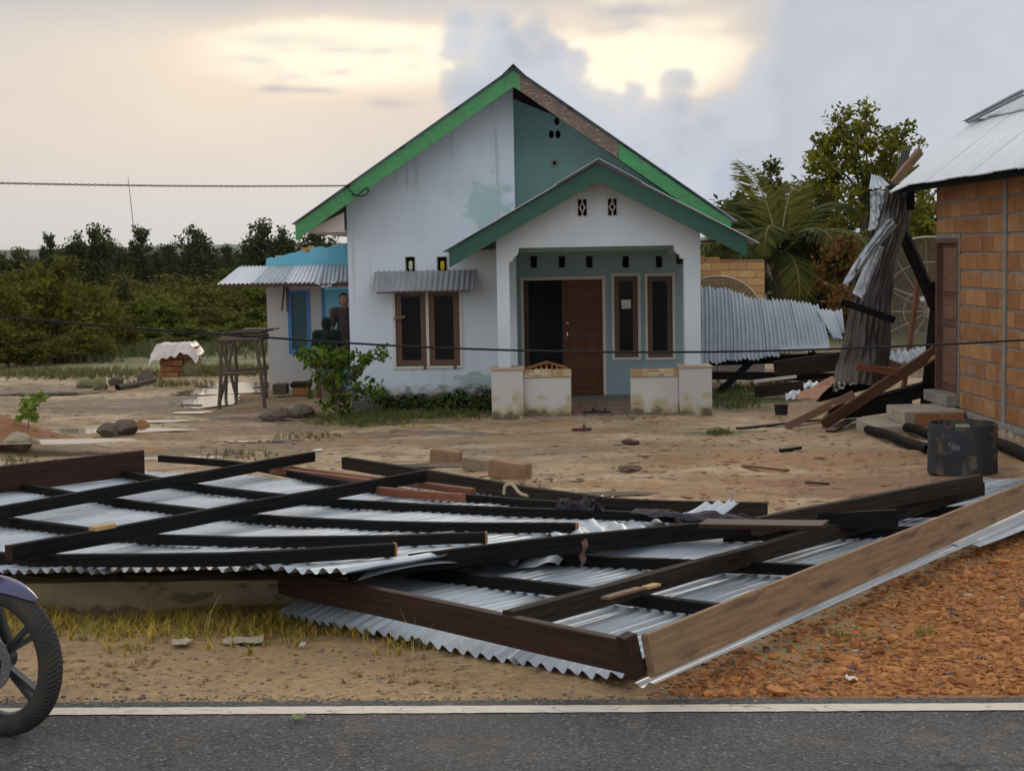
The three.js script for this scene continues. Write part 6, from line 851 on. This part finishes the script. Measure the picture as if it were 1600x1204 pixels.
// ------------------------------------------------------------------ grass, gravel and litter
{ const r = rng(101); const tuft = (n, L, w, lean) => { const pos = [], idx = []; for (let i = 0; i < n; i++) { const a = r() * 6.28, le = lean * (0.3 + r()), l = L * (0.5 + r() * 0.6), bx = (r() - 0.5) * 0.05, bz = (r() - 0.5) * 0.05, dx = Math.cos(a), dz = Math.sin(a), k = pos.length / 3; for (let s = 0; s <= 3; s++) { const t = s / 3, hw = w * (1 - t * 0.95) / 2, o = le * t * t * l, y = l * t * (1 - 0.25 * le * t); pos.push(bx + dx * o - dz * hw, y, bz + dz * o + dx * hw, bx + dx * o + dz * hw, y, bz + dz * o - dx * hw); } for (let s = 0; s < 3; s++) { const q = k + s * 2; idx.push(q, q + 1, q + 3, q, q + 3, q + 2); } } const g = new THREE.BufferGeometry(); g.setAttribute('position', new THREE.Float32BufferAttribute(pos, 3)); g.setIndex(idx); g.computeVertexNormals(); return g; };
  const scatter = (name, label, cat, geo, mat, list) => { const im = new THREE.InstancedMesh(geo, mat, list.length), o = new THREE.Object3D(), c = new THREE.Color(); list.forEach((q, i) => { o.position.copy(q.p); o.rotation.set(q.rx || 0, q.t, q.rz || 0); o.scale.set(...q.s); o.updateMatrix(); im.setMatrixAt(i, o.matrix); c.setRGB(...q.c); im.setColorAt(i, c); }); im.name = numbered(name); im.userData = { kind: 'stuff', label, category: cat }; im.castShadow = im.receiveShadow = true; scene.add(im); };
  const gm = std({ roughness: 0.8 }); const L = [];
  for (let i = 0; i < 1500; i++) { const px = -60 + r() * 800, py = 955 + r() * r() * 85, p = onG(px, py); if (fbm(p.x * 2.2, p.z * 2.2, 3) < 0.40 + 0.15 * r()) continue; if (py > 1000 && r() < 0.6) continue; const s = 0.5 + r() * 0.75; L.push({ p, t: r() * 6.3, s: [s, s, s], c: mix3([0.20, 0.19, 0.018], [0.50, 0.32, 0.045], r()) }); }
  for (let i = 0; i < 420; i++) { const px = 60 + r() * 900, py = 985 + r() * 95, p = onG(px, py); if (fbm(p.x * 1.7 + 5, p.z * 2.4, 3) < 0.5 + 0.2 * r()) continue; const s = 0.3 + r() * 0.4; L.push({ p, t: r() * 6.3, s: [s * 1.3, s * 0.6, s * 1.3], c: mix3([0.16, 0.09, 0.03], [0.36, 0.22, 0.07], r()) }); }
  scatter('verge_grass', 'yellow-green grass tufts along the foot of the kerb', 'grass', tuft(10, 0.075, 0.006, 1.3), gm, L);
  const L2 = []; for (const [px, py, n, w] of [[320, 990, 3, 20], [255, 980, 2, 15], [480, 985, 2, 20], [370, 965, 2, 25], [545, 990, 1, 15], [590, 1005, 1, 15], [655, 1030, 2, 6]]) for (let i = 0; i < n; i++) { const p = onG(px + (r() - 0.5) * w * 2, py); L2.push({ p, t: r() * 6.3, s: [1, 0.8 + r() * 0.5, 1], c: mix3([0.12, 0.16, 0.03], [0.34, 0.29, 0.10], r()) }); } scatter('tall_grass', 'tall thin grass stalks standing before the kerb', 'grass', tuft(4, 0.30, 0.0035, 0.9), gm, L2);
  const L3 = []; const lawn = (px, py, sx, sy, n, s0, c0, c1) => { for (let i = 0; i < n; i++) { const p = onG(px + (r() + r() - 1) * sx, py + (r() + r() - 1) * sy), s = s0 * (0.5 + r() * 0.8); L3.push({ p, t: r() * 6.3, s: [s, s, s], c: mix3(c0, c1, r()) }); } }; const g0 = [0.05, 0.075, 0.015], g1 = [0.15, 0.17, 0.03];
  lawn(670, 643, 110, 14, 1500, 0.75, g0, g1); lawn(560, 655, 90, 14, 700, 0.7, g0, g1); lawn(1150, 620, 45, 22, 500, 0.8, g0, g1); lawn(1215, 600, 50, 18, 300, 0.8, g0, g1); lawn(1125, 677, 24, 5, 120, 0.5, g0, [0.14, 0.14, 0.03]); lawn(270, 600, 90, 6, 300, 0.7, [0.09, 0.09, 0.02], [0.2, 0.19, 0.05]); lawn(100, 585, 180, 10, 900, 1.2, [0.07, 0.075, 0.02], [0.19, 0.18, 0.05]); lawn(350, 580, 90, 10, 700, 1.2, [0.08, 0.09, 0.02], [0.2, 0.2, 0.05]); lawn(200, 548, 260, 14, 1200, 2.2, [0.05, 0.07, 0.015], [0.14, 0.16, 0.04]); lawn(480, 683, 60, 8, 90, 0.6, g0, [0.2, 0.16, 0.05]); lawn(370, 712, 70, 8, 80, 0.5, g0, [0.2, 0.17, 0.05]); lawn(870, 640, 70, 10, 60, 0.4, g0, g1); lawn(800, 760, 70, 20, 14, 0.7, [0.16, 0.14, 0.05], [0.3, 0.25, 0.1]); lawn(20, 725, 60, 12, 60, 0.5, g0, [0.2, 0.17, 0.05]); lawn(1455, 990, 30, 8, 16, 0.35, [0.14, 0.17, 0.03], [0.25, 0.25, 0.05]); lawn(1330, 995, 45, 14, 22, 0.35, [0.14, 0.16, 0.03], [0.28, 0.24, 0.05]); lawn(60, 560, 140, 10, 500, 2.2, [0.05, 0.06, 0.015], [0.14, 0.14, 0.04]);
  scatter('yard_grass', 'short grass growing on the yard and before the house', 'grass', tuft(9, 0.13, 0.008, 0.6), gm, L3);
  // laterite gravel
  const chip = (seed) => { const g = new THREE.IcosahedronGeometry(1, 0), p = g.attributes.position; for (let i = 0; i < p.count; i++) { const x = p.getX(i), y = p.getY(i), z = p.getZ(i), k = 0.65 + 0.7 * h2(Math.round(x * 50) + seed * 99, Math.round(y * 50) + Math.round(z * 50) * 7); p.setXYZ(i, x * k, y * k * 0.45, z * k * 0.8); } g.computeVertexNormals(); return g; };
  const rm = std({ roughness: 0.95 }); for (let v = 0; v < 3; v++) { const G = []; for (let i = 0; i < 15000; i++) { const u = 5.80 + Math.pow(r(), 1.3) * 5.2, x = 0.5 + r() * 4.6, z = -(u - TILT * x), e = gravelEdge(x, u) + (fbm(x * 2.5, z * 2.5, 4) - 0.5) * 0.9; if (e < -0.5 + r() * 0.5) continue; const s = (0.006 + 0.018 * Math.pow(r(), 3)) * (r() > 0.988 ? 2.2 : 1); const t = r(); G.push({ p: V(x, gy(x, z) + s * 0.12, z), t: r() * 6.3, rx: (r() - 0.5) * 0.7, rz: (r() - 0.5) * 0.7, s: [s * 1.4, s, s], c: t > 0.996 ? [0.40, 0.35, 0.28] : t > 0.975 ? [0.07, 0.055, 0.05] : mix3([0.19, 0.063, 0.015], [0.46, 0.20, 0.058], r()) }); } scatter('laterite_gravel', 'orange-brown laterite gravel beside the road', 'gravel', chip(v), rm, G); }
  // small chips of wood, leaves, soil over sand and verge
  for (let v = 0; v < 2; v++) { const G = []; for (let i = 0; i < 2600; i++) { const px = r() * 1640 - 20, py = 600 + Math.pow(r(), 1.2) * 210, p = onG(px, py); const dn = fbm(p.x * 0.9 + 3, p.z * 0.9, 4) + (px > 850 ? 0.08 : 0); if (dn < 0.40 + r() * 0.25) continue; const s = 0.008 + 0.026 * Math.pow(r(), 3); p.y += s * 0.1; G.push({ p, t: r() * 6.3, s: [s * (1.2 + r() * 1.6), s * 0.5, s], c: px > 1000 ? mix3([0.12, 0.045, 0.02], [0.30, 0.14, 0.07], r()) : mix3([0.06, 0.045, 0.03], [0.24, 0.17, 0.10], r()) }); } scatter('ground_litter', 'scattered chips of wood, leaves and soil on the sand', 'litter', chip(10 + v), rm, G); }
  { const G = []; for (let i = 0; i < 2200; i++) { const px = r() * 1300, py = 1010 + r() * 90, p = onG(px, py), e = gravelEdge(p.x, -p.z); const s = 0.0025 + 0.009 * Math.pow(r(), 3); p.y += s * 0.2; G.push({ p, t: r() * 6.3, s: [s * 1.4, s, s], c: mix3([0.10, 0.075, 0.05], [0.36, 0.27, 0.17], r()) }); } for (let i = 0; i < 700; i++) { const px = r() * 1640 - 20, py = 1088 + r() * 14, p = onG(px, py); const s = 0.003 + 0.006 * r() * r(); p.y += s * 0.3; G.push({ p, t: r() * 6.3, s: [s * 1.4, s, s], c: mix3([0.04, 0.038, 0.035], [0.14, 0.13, 0.12], r()) }); } scatter('verge_grit', 'grit and small stones on the sandy verge', 'grit', chip(20), rm, G); }
  // flat scraps and leaves on the verge
  const scrap = (n, l, c, px, py, w, h, col, seed) => { const p = onG(px, py); single(n, l, c, grid((u, v) => V(p.x + (u - 0.5) * w * (0.7 + 0.5 * fbm(v * 3 + seed, 1, 2)), p.y + 0.016 + 0.02 * fbm(u * 5 + seed, v * 4, 3), p.z + (v - 0.5) * h * (0.6 + 0.6 * fbm(u * 4 + seed, 3, 2))), 14, 10), std({ color: lin(...col) }), p); };
  scrap('paper_scrap', 'dirty flat paper scrap on the grass verge', 'paper', 381, 1007, 0.17, 0.13, [0.33, 0.28, 0.2], 1); scrap('paper_scrap', 'small pale scrap in the grass left of the larger paper', 'paper', 284, 1010, 0.09, 0.10, [0.34, 0.30, 0.2], 3); scrap('paper_scrap', 'tiny white scrap standing on the verge sand', 'paper', 473, 1014, 0.025, 0.08, [0.5, 0.48, 0.44], 5); scrap('leaf', 'single green leaf lying on the asphalt', 'leaf', 466, 1129, 0.055, 0.05, [0.16, 0.2, 0.07], 7); scrap('paper_scrap', 'crumpled white scrap on the sand by the back rafter end', 'paper', 496, 706, 0.12, 0.1, [0.62, 0.6, 0.58], 9); scrap('paper_scrap', 'pale litter on the grass between porch and debris', 'paper', 1172, 617, 0.4, 0.25, [0.45, 0.42, 0.36], 11); scrap('paper_scrap', 'white chip on the gravel by the road', 'paper', 1331, 1068, 0.045, 0.05, [0.6, 0.58, 0.52], 13); scrap('leaf', 'orange wrapper among the gravel', 'wrapper', 1338, 996, 0.03, 0.05, [0.7, 0.13, 0.02], 15);
}
// ------------------------------------------------------------------ people by the annex
function blob(bones, cell, mat, name, parent) {       // bones: [a, b, ra, rb]; one skin over all of them
  const bb = new THREE.Box3(); for (const [a, b, ra, rb] of bones) { bb.expandByPoint(a.clone().addScalar(ra)); bb.expandByPoint(a.clone().addScalar(-ra)); bb.expandByPoint(b.clone().addScalar(rb)); bb.expandByPoint(b.clone().addScalar(-rb)); }
  const c = bb.getCenter(V()), half = Math.max(...bb.getSize(V()).toArray()) / 2 + cell * 4, n = Math.min(96, Math.ceil(2 * half / cell)); const mc = new MarchingCubes(n, new THREE.MeshBasicMaterial(), false, false, 160000); mc.isolation = 0;
  const p = V(), pa = V(), ba = V(); for (let k = 0; k < n; k++) for (let j = 0; j < n; j++) for (let i = 0; i < n; i++) { p.set((i - n / 2) / (n / 2) * half + c.x, (j - n / 2) / (n / 2) * half + c.y, (k - n / 2) / (n / 2) * half + c.z); if (p.x < bb.min.x - 0.02 || p.x > bb.max.x + 0.02 || p.y < bb.min.y - 0.02 || p.y > bb.max.y + 0.02 || p.z < bb.min.z - 0.02 || p.z > bb.max.z + 0.02) { mc.field[k * n * n + j * n + i] = -0.1; continue; } let acc = 0; for (const [a, b, ra, rb] of bones) { pa.copy(p).sub(a); ba.copy(b).sub(a); const t = Math.min(1, Math.max(0, pa.dot(ba) / Math.max(1e-9, ba.lengthSq()))); const dd = pa.addScaledVector(ba, -t).length() - lerp(ra, rb, t); if (dd < 0.25) acc += Math.exp(-dd * 70); } mc.field[k * n * n + j * n + i] = Math.log(Math.max(1e-30, acc)) / 70; }
  mc.update(); const ct = mc.count, pos = new Float32Array(ct * 3); for (let i = 0; i < ct; i++) { pos[3 * i] = mc.positionArray[3 * i] * half + c.x; pos[3 * i + 1] = mc.positionArray[3 * i + 1] * half + c.y; pos[3 * i + 2] = mc.positionArray[3 * i + 2] * half + c.z; }
  let g = new THREE.BufferGeometry(); g.setAttribute('position', new THREE.BufferAttribute(pos, 3)); g = mergeVertices(g, 1e-4); g.computeVertexNormals(); const m = new THREE.Mesh(g, mat); m.name = name; m.castShadow = m.receiveShadow = true; parent.add(m); return m;
}
{
  const skin = std({ color: lin(0.20, 0.105, 0.065), roughness: 0.6 }), hair = std({ color: lin(0.004, 0.004, 0.004), roughness: 0.95 });
  const fingers = (w, dir, out, s) => { const r = []; const palm = w.clone().addScaledVector(dir, 0.08 * s); r.push([w, palm, 0.028, 0.034]); for (let i = 0; i < 4; i++) { const o = out.clone().multiplyScalar((i - 1.5) * 0.021), a = palm.clone().add(o), b = a.clone().addScaledVector(dir, [0.035, 0.042, 0.04, 0.03][i]), c = b.clone().addScaledVector(dir, 0.028).add(V(0, 0, 0.012)); r.push([a, b, 0.0095, 0.009], [b, c, 0.009, 0.0075]); } const th = w.clone().addScaledVector(dir, 0.03).addScaledVector(out, -0.03); r.push([th, th.clone().addScaledVector(dir, 0.035).addScaledVector(out, -0.02), 0.012, 0.009]); return r; };
  // standing, half hidden by the wall corner
  { const d = 28.2, x = fx(539, 520, d), P = thing('person', 'person in a dark patterned shirt standing in the blue doorway', 'person', V(x, gy(x, -d), -d), 'people by the annex'); P.rotation.y = 0.35;
    const h = fy(537, 458, d) - gy(x, -d), s = h / 1.66, v = (a, b, c) => V(a * s, b * s, c * s); const sl = v(-0.18, 1.36, 0), sr = v(0.18, 1.36, 0), el = v(-0.23, 1.08, 0.0), er = v(0.24, 1.08, 0.02), wl = v(-0.16, 0.86, 0.12), wr = v(0.2, 0.85, 0.14);
    const body = [[v(0, 1.0, 0), v(0, 1.3, 0), 0.12, 0.125], [sl, sr, 0.06, 0.06], [v(0, 1.36, 0), v(0, 1.46, 0.01), 0.055, 0.05], [v(0, 1.525, 0.015), v(0, 1.58, 0.0), 0.075, 0.082], [v(0, 1.49, 0.05), v(0, 1.5, 0.055), 0.04, 0.04], [v(0, 1.53, 0.092), v(0, 1.515, 0.102), 0.012, 0.014], [v(-0.085, 1.53, 0), v(-0.087, 1.51, 0), 0.016, 0.012], [v(0.085, 1.53, 0), v(0.087, 1.51, 0), 0.016, 0.012], [sl, el, 0.05, 0.04], [el, wl, 0.04, 0.026], [sr, er, 0.05, 0.04], [er, wr, 0.04, 0.026], [v(0, 0.95, 0), v(0, 1.0, 0), 0.13, 0.12], [v(-0.09, 0.88, 0), v(-0.1, 0.47, 0.02), 0.085, 0.055], [v(-0.1, 0.47, 0.02), v(-0.1, 0.08, -0.01), 0.055, 0.038], [v(0.09, 0.88, 0), v(0.1, 0.47, 0.03), 0.085, 0.055], [v(0.1, 0.47, 0.03), v(0.11, 0.08, 0), 0.055, 0.038], [v(-0.1, 0.04, 0), v(-0.11, 0.03, 0.14), 0.04, 0.03], [v(0.11, 0.04, 0), v(0.13, 0.03, 0.14), 0.04, 0.03], ...fingers(wl, v(0.3, -0.5, 0.8).normalize(), V(1, 0, 0), s), ...fingers(wr, v(-0.2, -0.6, 0.75).normalize(), V(1, 0, 0), s)];
    const B = blob(body, 0.0155, skin, 'body', P); const shirt = std({ roughness: 0.9, color: lin(0.045, 0.028, 0.030) });
    blob([[v(0, 0.93, 0), v(0, 1.3, 0), 0.145, 0.14], [sl, sr, 0.075, 0.075], [sl, sl.clone().lerp(el, 0.8), 0.07, 0.062], [sr, sr.clone().lerp(er, 0.8), 0.07, 0.062]], 0.02, shirt, 'shirt', B); blob([[v(0, 0.9, 0), v(0, 0.97, 0), 0.14, 0.14], [v(-0.09, 0.9, 0), v(-0.1, 0.42, 0.02), 0.1, 0.085], [v(0.09, 0.9, 0), v(0.1, 0.42, 0.03), 0.1, 0.085]], 0.02, std({ color: lin(0.10, 0.065, 0.035), roughness: 0.9 }), 'trousers', B); blob([[v(0, 1.585, -0.018), v(0, 1.6, -0.01), 0.086, 0.08], [v(0, 1.53, -0.045), v(0, 1.56, -0.04), 0.06, 0.07]], 0.012, hair, 'hair', B);
    for (const q of [-1, 1]) { const e = new THREE.Mesh(new THREE.SphereGeometry(0.011, 8, 6), hair); e.name = 'eye'; e.position.copy(v(q * 0.03, 1.545, 0.082)); B.add(e); } const mo = new THREE.Mesh(new THREE.BoxGeometry(0.04, 0.008, 0.01), std({ color: lin(0.13, 0.05, 0.04) })); mo.name = 'mouth'; mo.position.copy(v(0, 1.478, 0.088)); B.add(mo); }
  // seated, seen from behind
  { const d = 27.0, x = fx(511, 530, d), gz = gy(x, -d), P = thing('person', 'person in a dark green shirt sitting with back turned before the annex door', 'person', V(x, gz, -d), 'people by the annex'); P.rotation.y = Math.PI + 0.25;
    const top = fy(511, 497, d) - gz, s = 0.98, seat = top - 0.84 * s, v = (a, b, c) => V(a * s, seat + b * s, c * s); const sl = v(-0.18, 0.55, 0.03), sr = v(0.18, 0.55, 0.03), el = v(-0.27, 0.31, 0.06), er = v(0.24, 0.28, 0.03), wl = v(-0.17, 0.16, 0.24), wr = v(0.15, 0.12, 0.2), kl = v(-0.13, 0.05, 0.42), kr = v(0.13, 0.05, 0.42), fl = V(-0.13, 0.07, 0.40), fr = V(0.14, 0.07, 0.36);
    const body = [[v(0, 0.1, 0), v(0, 0.5, 0.03), 0.125, 0.12], [sl, sr, 0.06, 0.06], [v(0, 0.55, 0.03), v(0, 0.64, 0.05), 0.055, 0.05], [v(0, 0.71, 0.06), v(0, 0.755, 0.05), 0.075, 0.082], [v(0, 0.67, 0.1), v(0, 0.68, 0.11), 0.04, 0.04], [v(0, 0.71, 0.145), v(0, 0.695, 0.155), 0.012, 0.014], [v(-0.085, 0.71, 0.05), v(-0.087, 0.69, 0.05), 0.016, 0.012], [v(0.085, 0.71, 0.05), v(0.087, 0.69, 0.05), 0.016, 0.012], [sl, el, 0.05, 0.04], [el, wl, 0.04, 0.026], [sr, er, 0.05, 0.04], [er, wr, 0.04, 0.026], [v(-0.08, 0.07, 0.02), kl, 0.085, 0.06], [kl, fl, 0.055, 0.04], [v(0.08, 0.07, 0.02), kr, 0.085, 0.06], [kr, fr, 0.055, 0.04], [fl, fl.clone().add(V(0, -0.03, 0.12)), 0.04, 0.03], [fr, fr.clone().add(V(0, -0.03, 0.12)), 0.04, 0.03], ...fingers(wl, V(0.4, -0.3, 0.85).normalize(), V(1, 0, 0), s), ...fingers(wr, V(-0.3, -0.3, 0.9).normalize(), V(1, 0, 0), s)];
    const B = blob(body, 0.015, skin, 'body', P); blob([[v(0, 0.06, 0), v(0, 0.5, 0.02), 0.15, 0.145], [sl, sr, 0.078, 0.078], [sl, sl.clone().lerp(el, 0.75), 0.072, 0.064], [sr, sr.clone().lerp(er, 0.75), 0.072, 0.064]], 0.018, std({ color: lin(0.004, 0.013, 0.010), roughness: 1 }), 'shirt', B); blob([[v(0, 0.06, 0), v(0, 0.1, 0), 0.145, 0.14], [v(-0.08, 0.07, 0.02), kl, 0.1, 0.075], [v(0.08, 0.07, 0.02), kr, 0.1, 0.075]], 0.018, std({ color: lin(0.16, 0.03, 0.025), roughness: 0.9 }), 'shorts', B); blob([[v(0, 0.765, 0.03), v(0, 0.775, 0.045), 0.09, 0.084], [v(0, 0.66, 0.005), v(0, 0.74, 0.01), 0.06, 0.075]], 0.012, hair, 'hair', B);
    for (const q of [-1, 1]) { const e = new THREE.Mesh(new THREE.SphereGeometry(0.011, 8, 6), hair); e.name = 'eye'; e.position.copy(v(q * 0.03, 0.725, 0.132)); B.add(e); }
    const W = thing('stool', 'low dark wooden stool under the seated person', 'stool', V(x, gz, -d)); W.rotation.y = 0.3; const top2 = seat - 0.065; const sm = new THREE.Mesh(rbox(-0.2, 0.2, top2 - 0.04, top2, -0.17, 0.17), M.oldred); sm.name = 'seat'; W.add(sm); for (const [a, b] of [[-1, -1], [1, -1], [-1, 1], [1, 1]]) { const l = new THREE.Mesh(box(a * 0.16 - 0.02, a * 0.16 + 0.02, -0.03, top2 - 0.041, b * 0.13 - 0.02, b * 0.13 + 0.02), M.oldred); l.name = 'leg'; W.add(l); } }
}
// ------------------------------------------------------------------ motorbike at the left edge
{
  const d = 5.42, c = at(-1, 1027, d), R = 0.282; const B = thing('motorbike', 'purple motorbike on the asphalt, its front wheel turned towards the road line', 'motorbike', V(c.x, 0, c.z)); B.rotation.y = -0.46;
  const rub = std({ roughness: 0.85, map: tex(512, 64, (u, v) => { const k = mix3([0.014, 0.013, 0.012], [0.05, 0.042, 0.033], fbm(u * 30, v * 4, 4)); return k; }, 1), bumpMap: tex(512, 64, (u, v) => (v > 0.3 && v < 0.7 && (((u * 90 + Math.abs(v - 0.5) * 6) % 1) < 0.25)) ? 0 : 1, 1, 1, false), bumpScale: 0.004 }), alloy = std({ color: lin(0.055, 0.058, 0.062), metalness: 0.5, roughness: 0.42 }), steel = std({ color: lin(0.30, 0.30, 0.31), metalness: 0.9, roughness: 0.38 }), purple = new THREE.MeshPhysicalMaterial({ color: lin(0.030, 0.026, 0.115), roughness: 0.35, clearcoat: 0.8, clearcoatRoughness: 0.1, side: THREE.DoubleSide }), blackp = std({ color: lin(0.015, 0.015, 0.016), roughness: 0.5 });
  const add = (par, n, g, m, x = 0, y = 0, z = 0) => { const ms = new THREE.Mesh(g, m); ms.name = n; ms.position.set(x, y, z); ms.castShadow = ms.receiveShadow = true; par.add(ms); return ms; };
  const wheel = (x, nm) => { // tyre: rounded section, rim with five split spokes
    const prof2 = []; for (let i = 0; i <= 20; i++) { const t = -Math.PI * 0.80 + i / 20 * Math.PI * 1.6; prof2.push(new THREE.Vector2(R - 0.043 + 0.043 * Math.cos(t), 0.042 * Math.sin(t))); } const tg = new THREE.LatheGeometry(prof2, 72); tg.rotateX(Math.PI / 2); const w = add(B, nm, tg, rub, x, R, 0);
    const rp = [[0.215, -0.030], [0.222, -0.032], [0.224, -0.028], [0.212, -0.016], [0.205, 0], [0.212, 0.016], [0.224, 0.028], [0.222, 0.032], [0.215, 0.030], [0.203, 0.018], [0.197, 0], [0.203, -0.018], [0.215, -0.030]].map(q => new THREE.Vector2(...q)); const rg = new THREE.LatheGeometry(rp, 64); rg.rotateX(Math.PI / 2); add(w, 'rim', rg, alloy);
    for (let i = 0; i < 5; i++) { const a = i / 5 * 2 * Math.PI + 0.62; for (const q of [-0.10, 0.10]) { const p0 = V(Math.cos(a) * 0.03, Math.sin(a) * 0.03, 0), p1 = V(Math.cos(a + q) * 0.20, Math.sin(a + q) * 0.20, 0); const g = new THREE.BoxGeometry(p0.distanceTo(p1), 0.017, 0.028); const m = add(w, 'spoke', g, alloy, (p0.x + p1.x) / 2, (p0.y + p1.y) / 2, 0); m.rotation.z = Math.atan2(p1.y - p0.y, p1.x - p0.x); } }
    add(w, 'hub', new THREE.CylinderGeometry(0.042, 0.042, 0.09, 20).rotateX(Math.PI / 2), alloy); return w; };
  const fw = wheel(0, 'front_wheel'); wheel(-1.24, 'rear_wheel');
  { const s = new THREE.Shape(); s.absarc(0, 0, 0.105, 0, Math.PI * 2); const h = new THREE.Path(); h.absarc(0, 0, 0.062, 0, Math.PI * 2); s.holes.push(h); for (let i = 0; i < 30; i++) { const a = i / 30 * 6.283, hp = new THREE.Path(); hp.absarc(Math.cos(a) * (i % 2 ? 0.092 : 0.076), Math.sin(a) * (i % 2 ? 0.092 : 0.076), 0.004, 0, Math.PI * 2); s.holes.push(hp); } add(fw, 'brake_disc', new THREE.ExtrudeGeometry(s, { depth: 0.004, bevelEnabled: false }), steel, 0, 0, 0.052); for (let i = 0; i < 10; i++) { const a = i / 10 * 6.283, m = add(fw, 'disc_arm', new THREE.BoxGeometry(0.045, 0.009, 0.005), blackp, Math.cos(a) * 0.045, Math.sin(a) * 0.045, 0.054); m.rotation.z = a + 0.4; } }
  // mudguard: curved shell over the front wheel, running to a point in front
  { const pos = [], idx = [], nu = 40, nv = 12; for (let i = 0; i <= nu; i++) { const a = lerp(2.9, 0.88, i / nu), t = i / nu, w = 0.062 * Math.pow(Math.max(0.04, 1 - Math.pow(t, 5)), 0.6), rr = R + 0.022; for (let j = 0; j <= nv; j++) { const s = j / nv * 2 - 1, r2 = rr - 0.055 * Math.pow(Math.abs(s), 2.2) * (1 - 0.75 * Math.pow(t, 4)); pos.push(Math.cos(a) * r2, R + Math.sin(a) * r2, s * w); } } for (let i = 0; i < nu; i++) for (let j = 0; j < nv; j++) { const q = i * (nv + 1) + j; idx.push(q, q + 1, q + nv + 2, q, q + nv + 2, q + nv + 1); } const g = new THREE.BufferGeometry(); g.setAttribute('position', new THREE.Float32BufferAttribute(pos, 3)); g.setIndex(idx); g.computeVertexNormals(); add(B, 'front_mudguard', g, purple); }
  for (const s of [-1, 1]) { add(B, 'fork', tube([V(-0.02, R + 0.01, s * 0.075), V(-0.12, 0.55, s * 0.075), V(-0.25, 0.88, s * 0.075)], 0.02, 10, 12), blackp); }
  add(B, 'brake_caliper', new RoundedBoxGeometry(0.05, 0.09, 0.05, 2, 0.01), blackp, -0.09, R + 0.06, 0.06);
  const sh = (pts, w, mat, nm) => { const s = new THREE.Shape(pts.map(q => new THREE.Vector2(...q))); const g = new THREE.ExtrudeGeometry(s, { depth: w, bevelEnabled: true, bevelSize: 0.02, bevelThickness: 0.03, bevelSegments: 3 }); add(B, nm, g, mat, 0, 0, -w / 2); };
  sh([[-0.16, 0.62], [-0.12, 0.86], [-0.2, 0.98], [-0.36, 0.98], [-0.40, 0.80], [-0.30, 0.60]], 0.16, purple, 'front_fairing'); sh([[-0.28, 0.5], [-0.38, 0.85], [-0.48, 0.75], [-0.6, 0.45], [-0.5, 0.3]], 0.26, purple, 'leg_shield'); sh([[-0.55, 0.52], [-0.75, 0.68], [-1.45, 0.78], [-1.5, 0.68], [-1.2, 0.55], [-0.8, 0.45]], 0.20, purple, 'body'); sh([[-0.72, 0.70], [-0.78, 0.76], [-1.1, 0.80], [-1.46, 0.84], [-1.46, 0.79], [-1.1, 0.73]], 0.20, blackp, 'seat'); sh([[-0.55, 0.28], [-0.5, 0.45], [-0.85, 0.45], [-0.95, 0.35], [-0.9, 0.22], [-0.65, 0.2]], 0.18, steel, 'engine');
  add(B, 'headlight', new THREE.SphereGeometry(0.075, 18, 12), M.chrome, -0.10, 0.86, 0).scale.set(0.5, 1, 1.1); add(B, 'handlebar', tube([V(-0.36, 1.02, -0.33), V(-0.30, 1.0, -0.15), V(-0.27, 0.98, 0), V(-0.30, 1.0, 0.15), V(-0.36, 1.02, 0.33)], 0.014, 8, 20), blackp); for (const s of [-1, 1]) { add(B, 'grip', new THREE.CylinderGeometry(0.019, 0.019, 0.11, 12).rotateX(Math.PI / 2), blackp, -0.36, 1.02, s * 0.32); add(B, 'mirror', new THREE.SphereGeometry(0.055, 14, 10), blackp, -0.33, 1.2, s * 0.3).scale.set(0.3, 0.8, 1.2); add(B, 'mirror_stalk', tube([V(-0.32, 1.0, s * 0.22), V(-0.33, 1.2, s * 0.29)], 0.006, 6, 4), blackp); add(B, 'indicator', new THREE.SphereGeometry(0.03, 10, 8), std({ color: lin(0.6, 0.22, 0.02), roughness: 0.2 }), -0.12, 0.76, s * 0.1); }
  add(B, 'exhaust', tube([V(-0.6, 0.25, 0.1), V(-0.9, 0.22, 0.13), V(-1.1, 0.3, 0.15), V(-1.5, 0.42, 0.16)], 0.035, 10, 20), steel); add(B, 'rear_mudguard', new THREE.TorusGeometry(R + 0.03, 0.03, 6, 20, 1.5).rotateZ(1.2), blackp, -1.24, R, 0); add(B, 'tail_light', new RoundedBoxGeometry(0.05, 0.06, 0.14, 2, 0.01), std({ color: lin(0.35, 0.02, 0.02), roughness: 0.2 }), -1.52, 0.74, 0); add(B, 'frame', tube([V(-0.25, 0.85, 0), V(-0.45, 0.5, 0), V(-0.85, 0.45, 0), V(-1.24, R, 0)], 0.03, 8, 20), blackp); for (const s of [-1, 1]) add(B, 'swing_arm', tube([V(-0.8, 0.36, s * 0.08), V(-1.24, R, s * 0.08)], 0.018, 8, 6), blackp); add(B, 'side_stand', tube([V(-0.75, 0.25, -0.1), V(-0.68, 0.01, -0.24)], 0.012, 6, 6), blackp);
}
// ------------------------------------------------------------------ draw
const renderer = new THREE.WebGLRenderer({ antialias: true });
renderer.toneMapping = THREE.LinearToneMapping; renderer.toneMappingExposure = EXPOSURE; renderer.shadowMap.enabled = true; renderer.shadowMap.type = THREE.PCFSoftShadowMap;
renderer.setSize(1024, 770);
renderer.render(scene, camera);
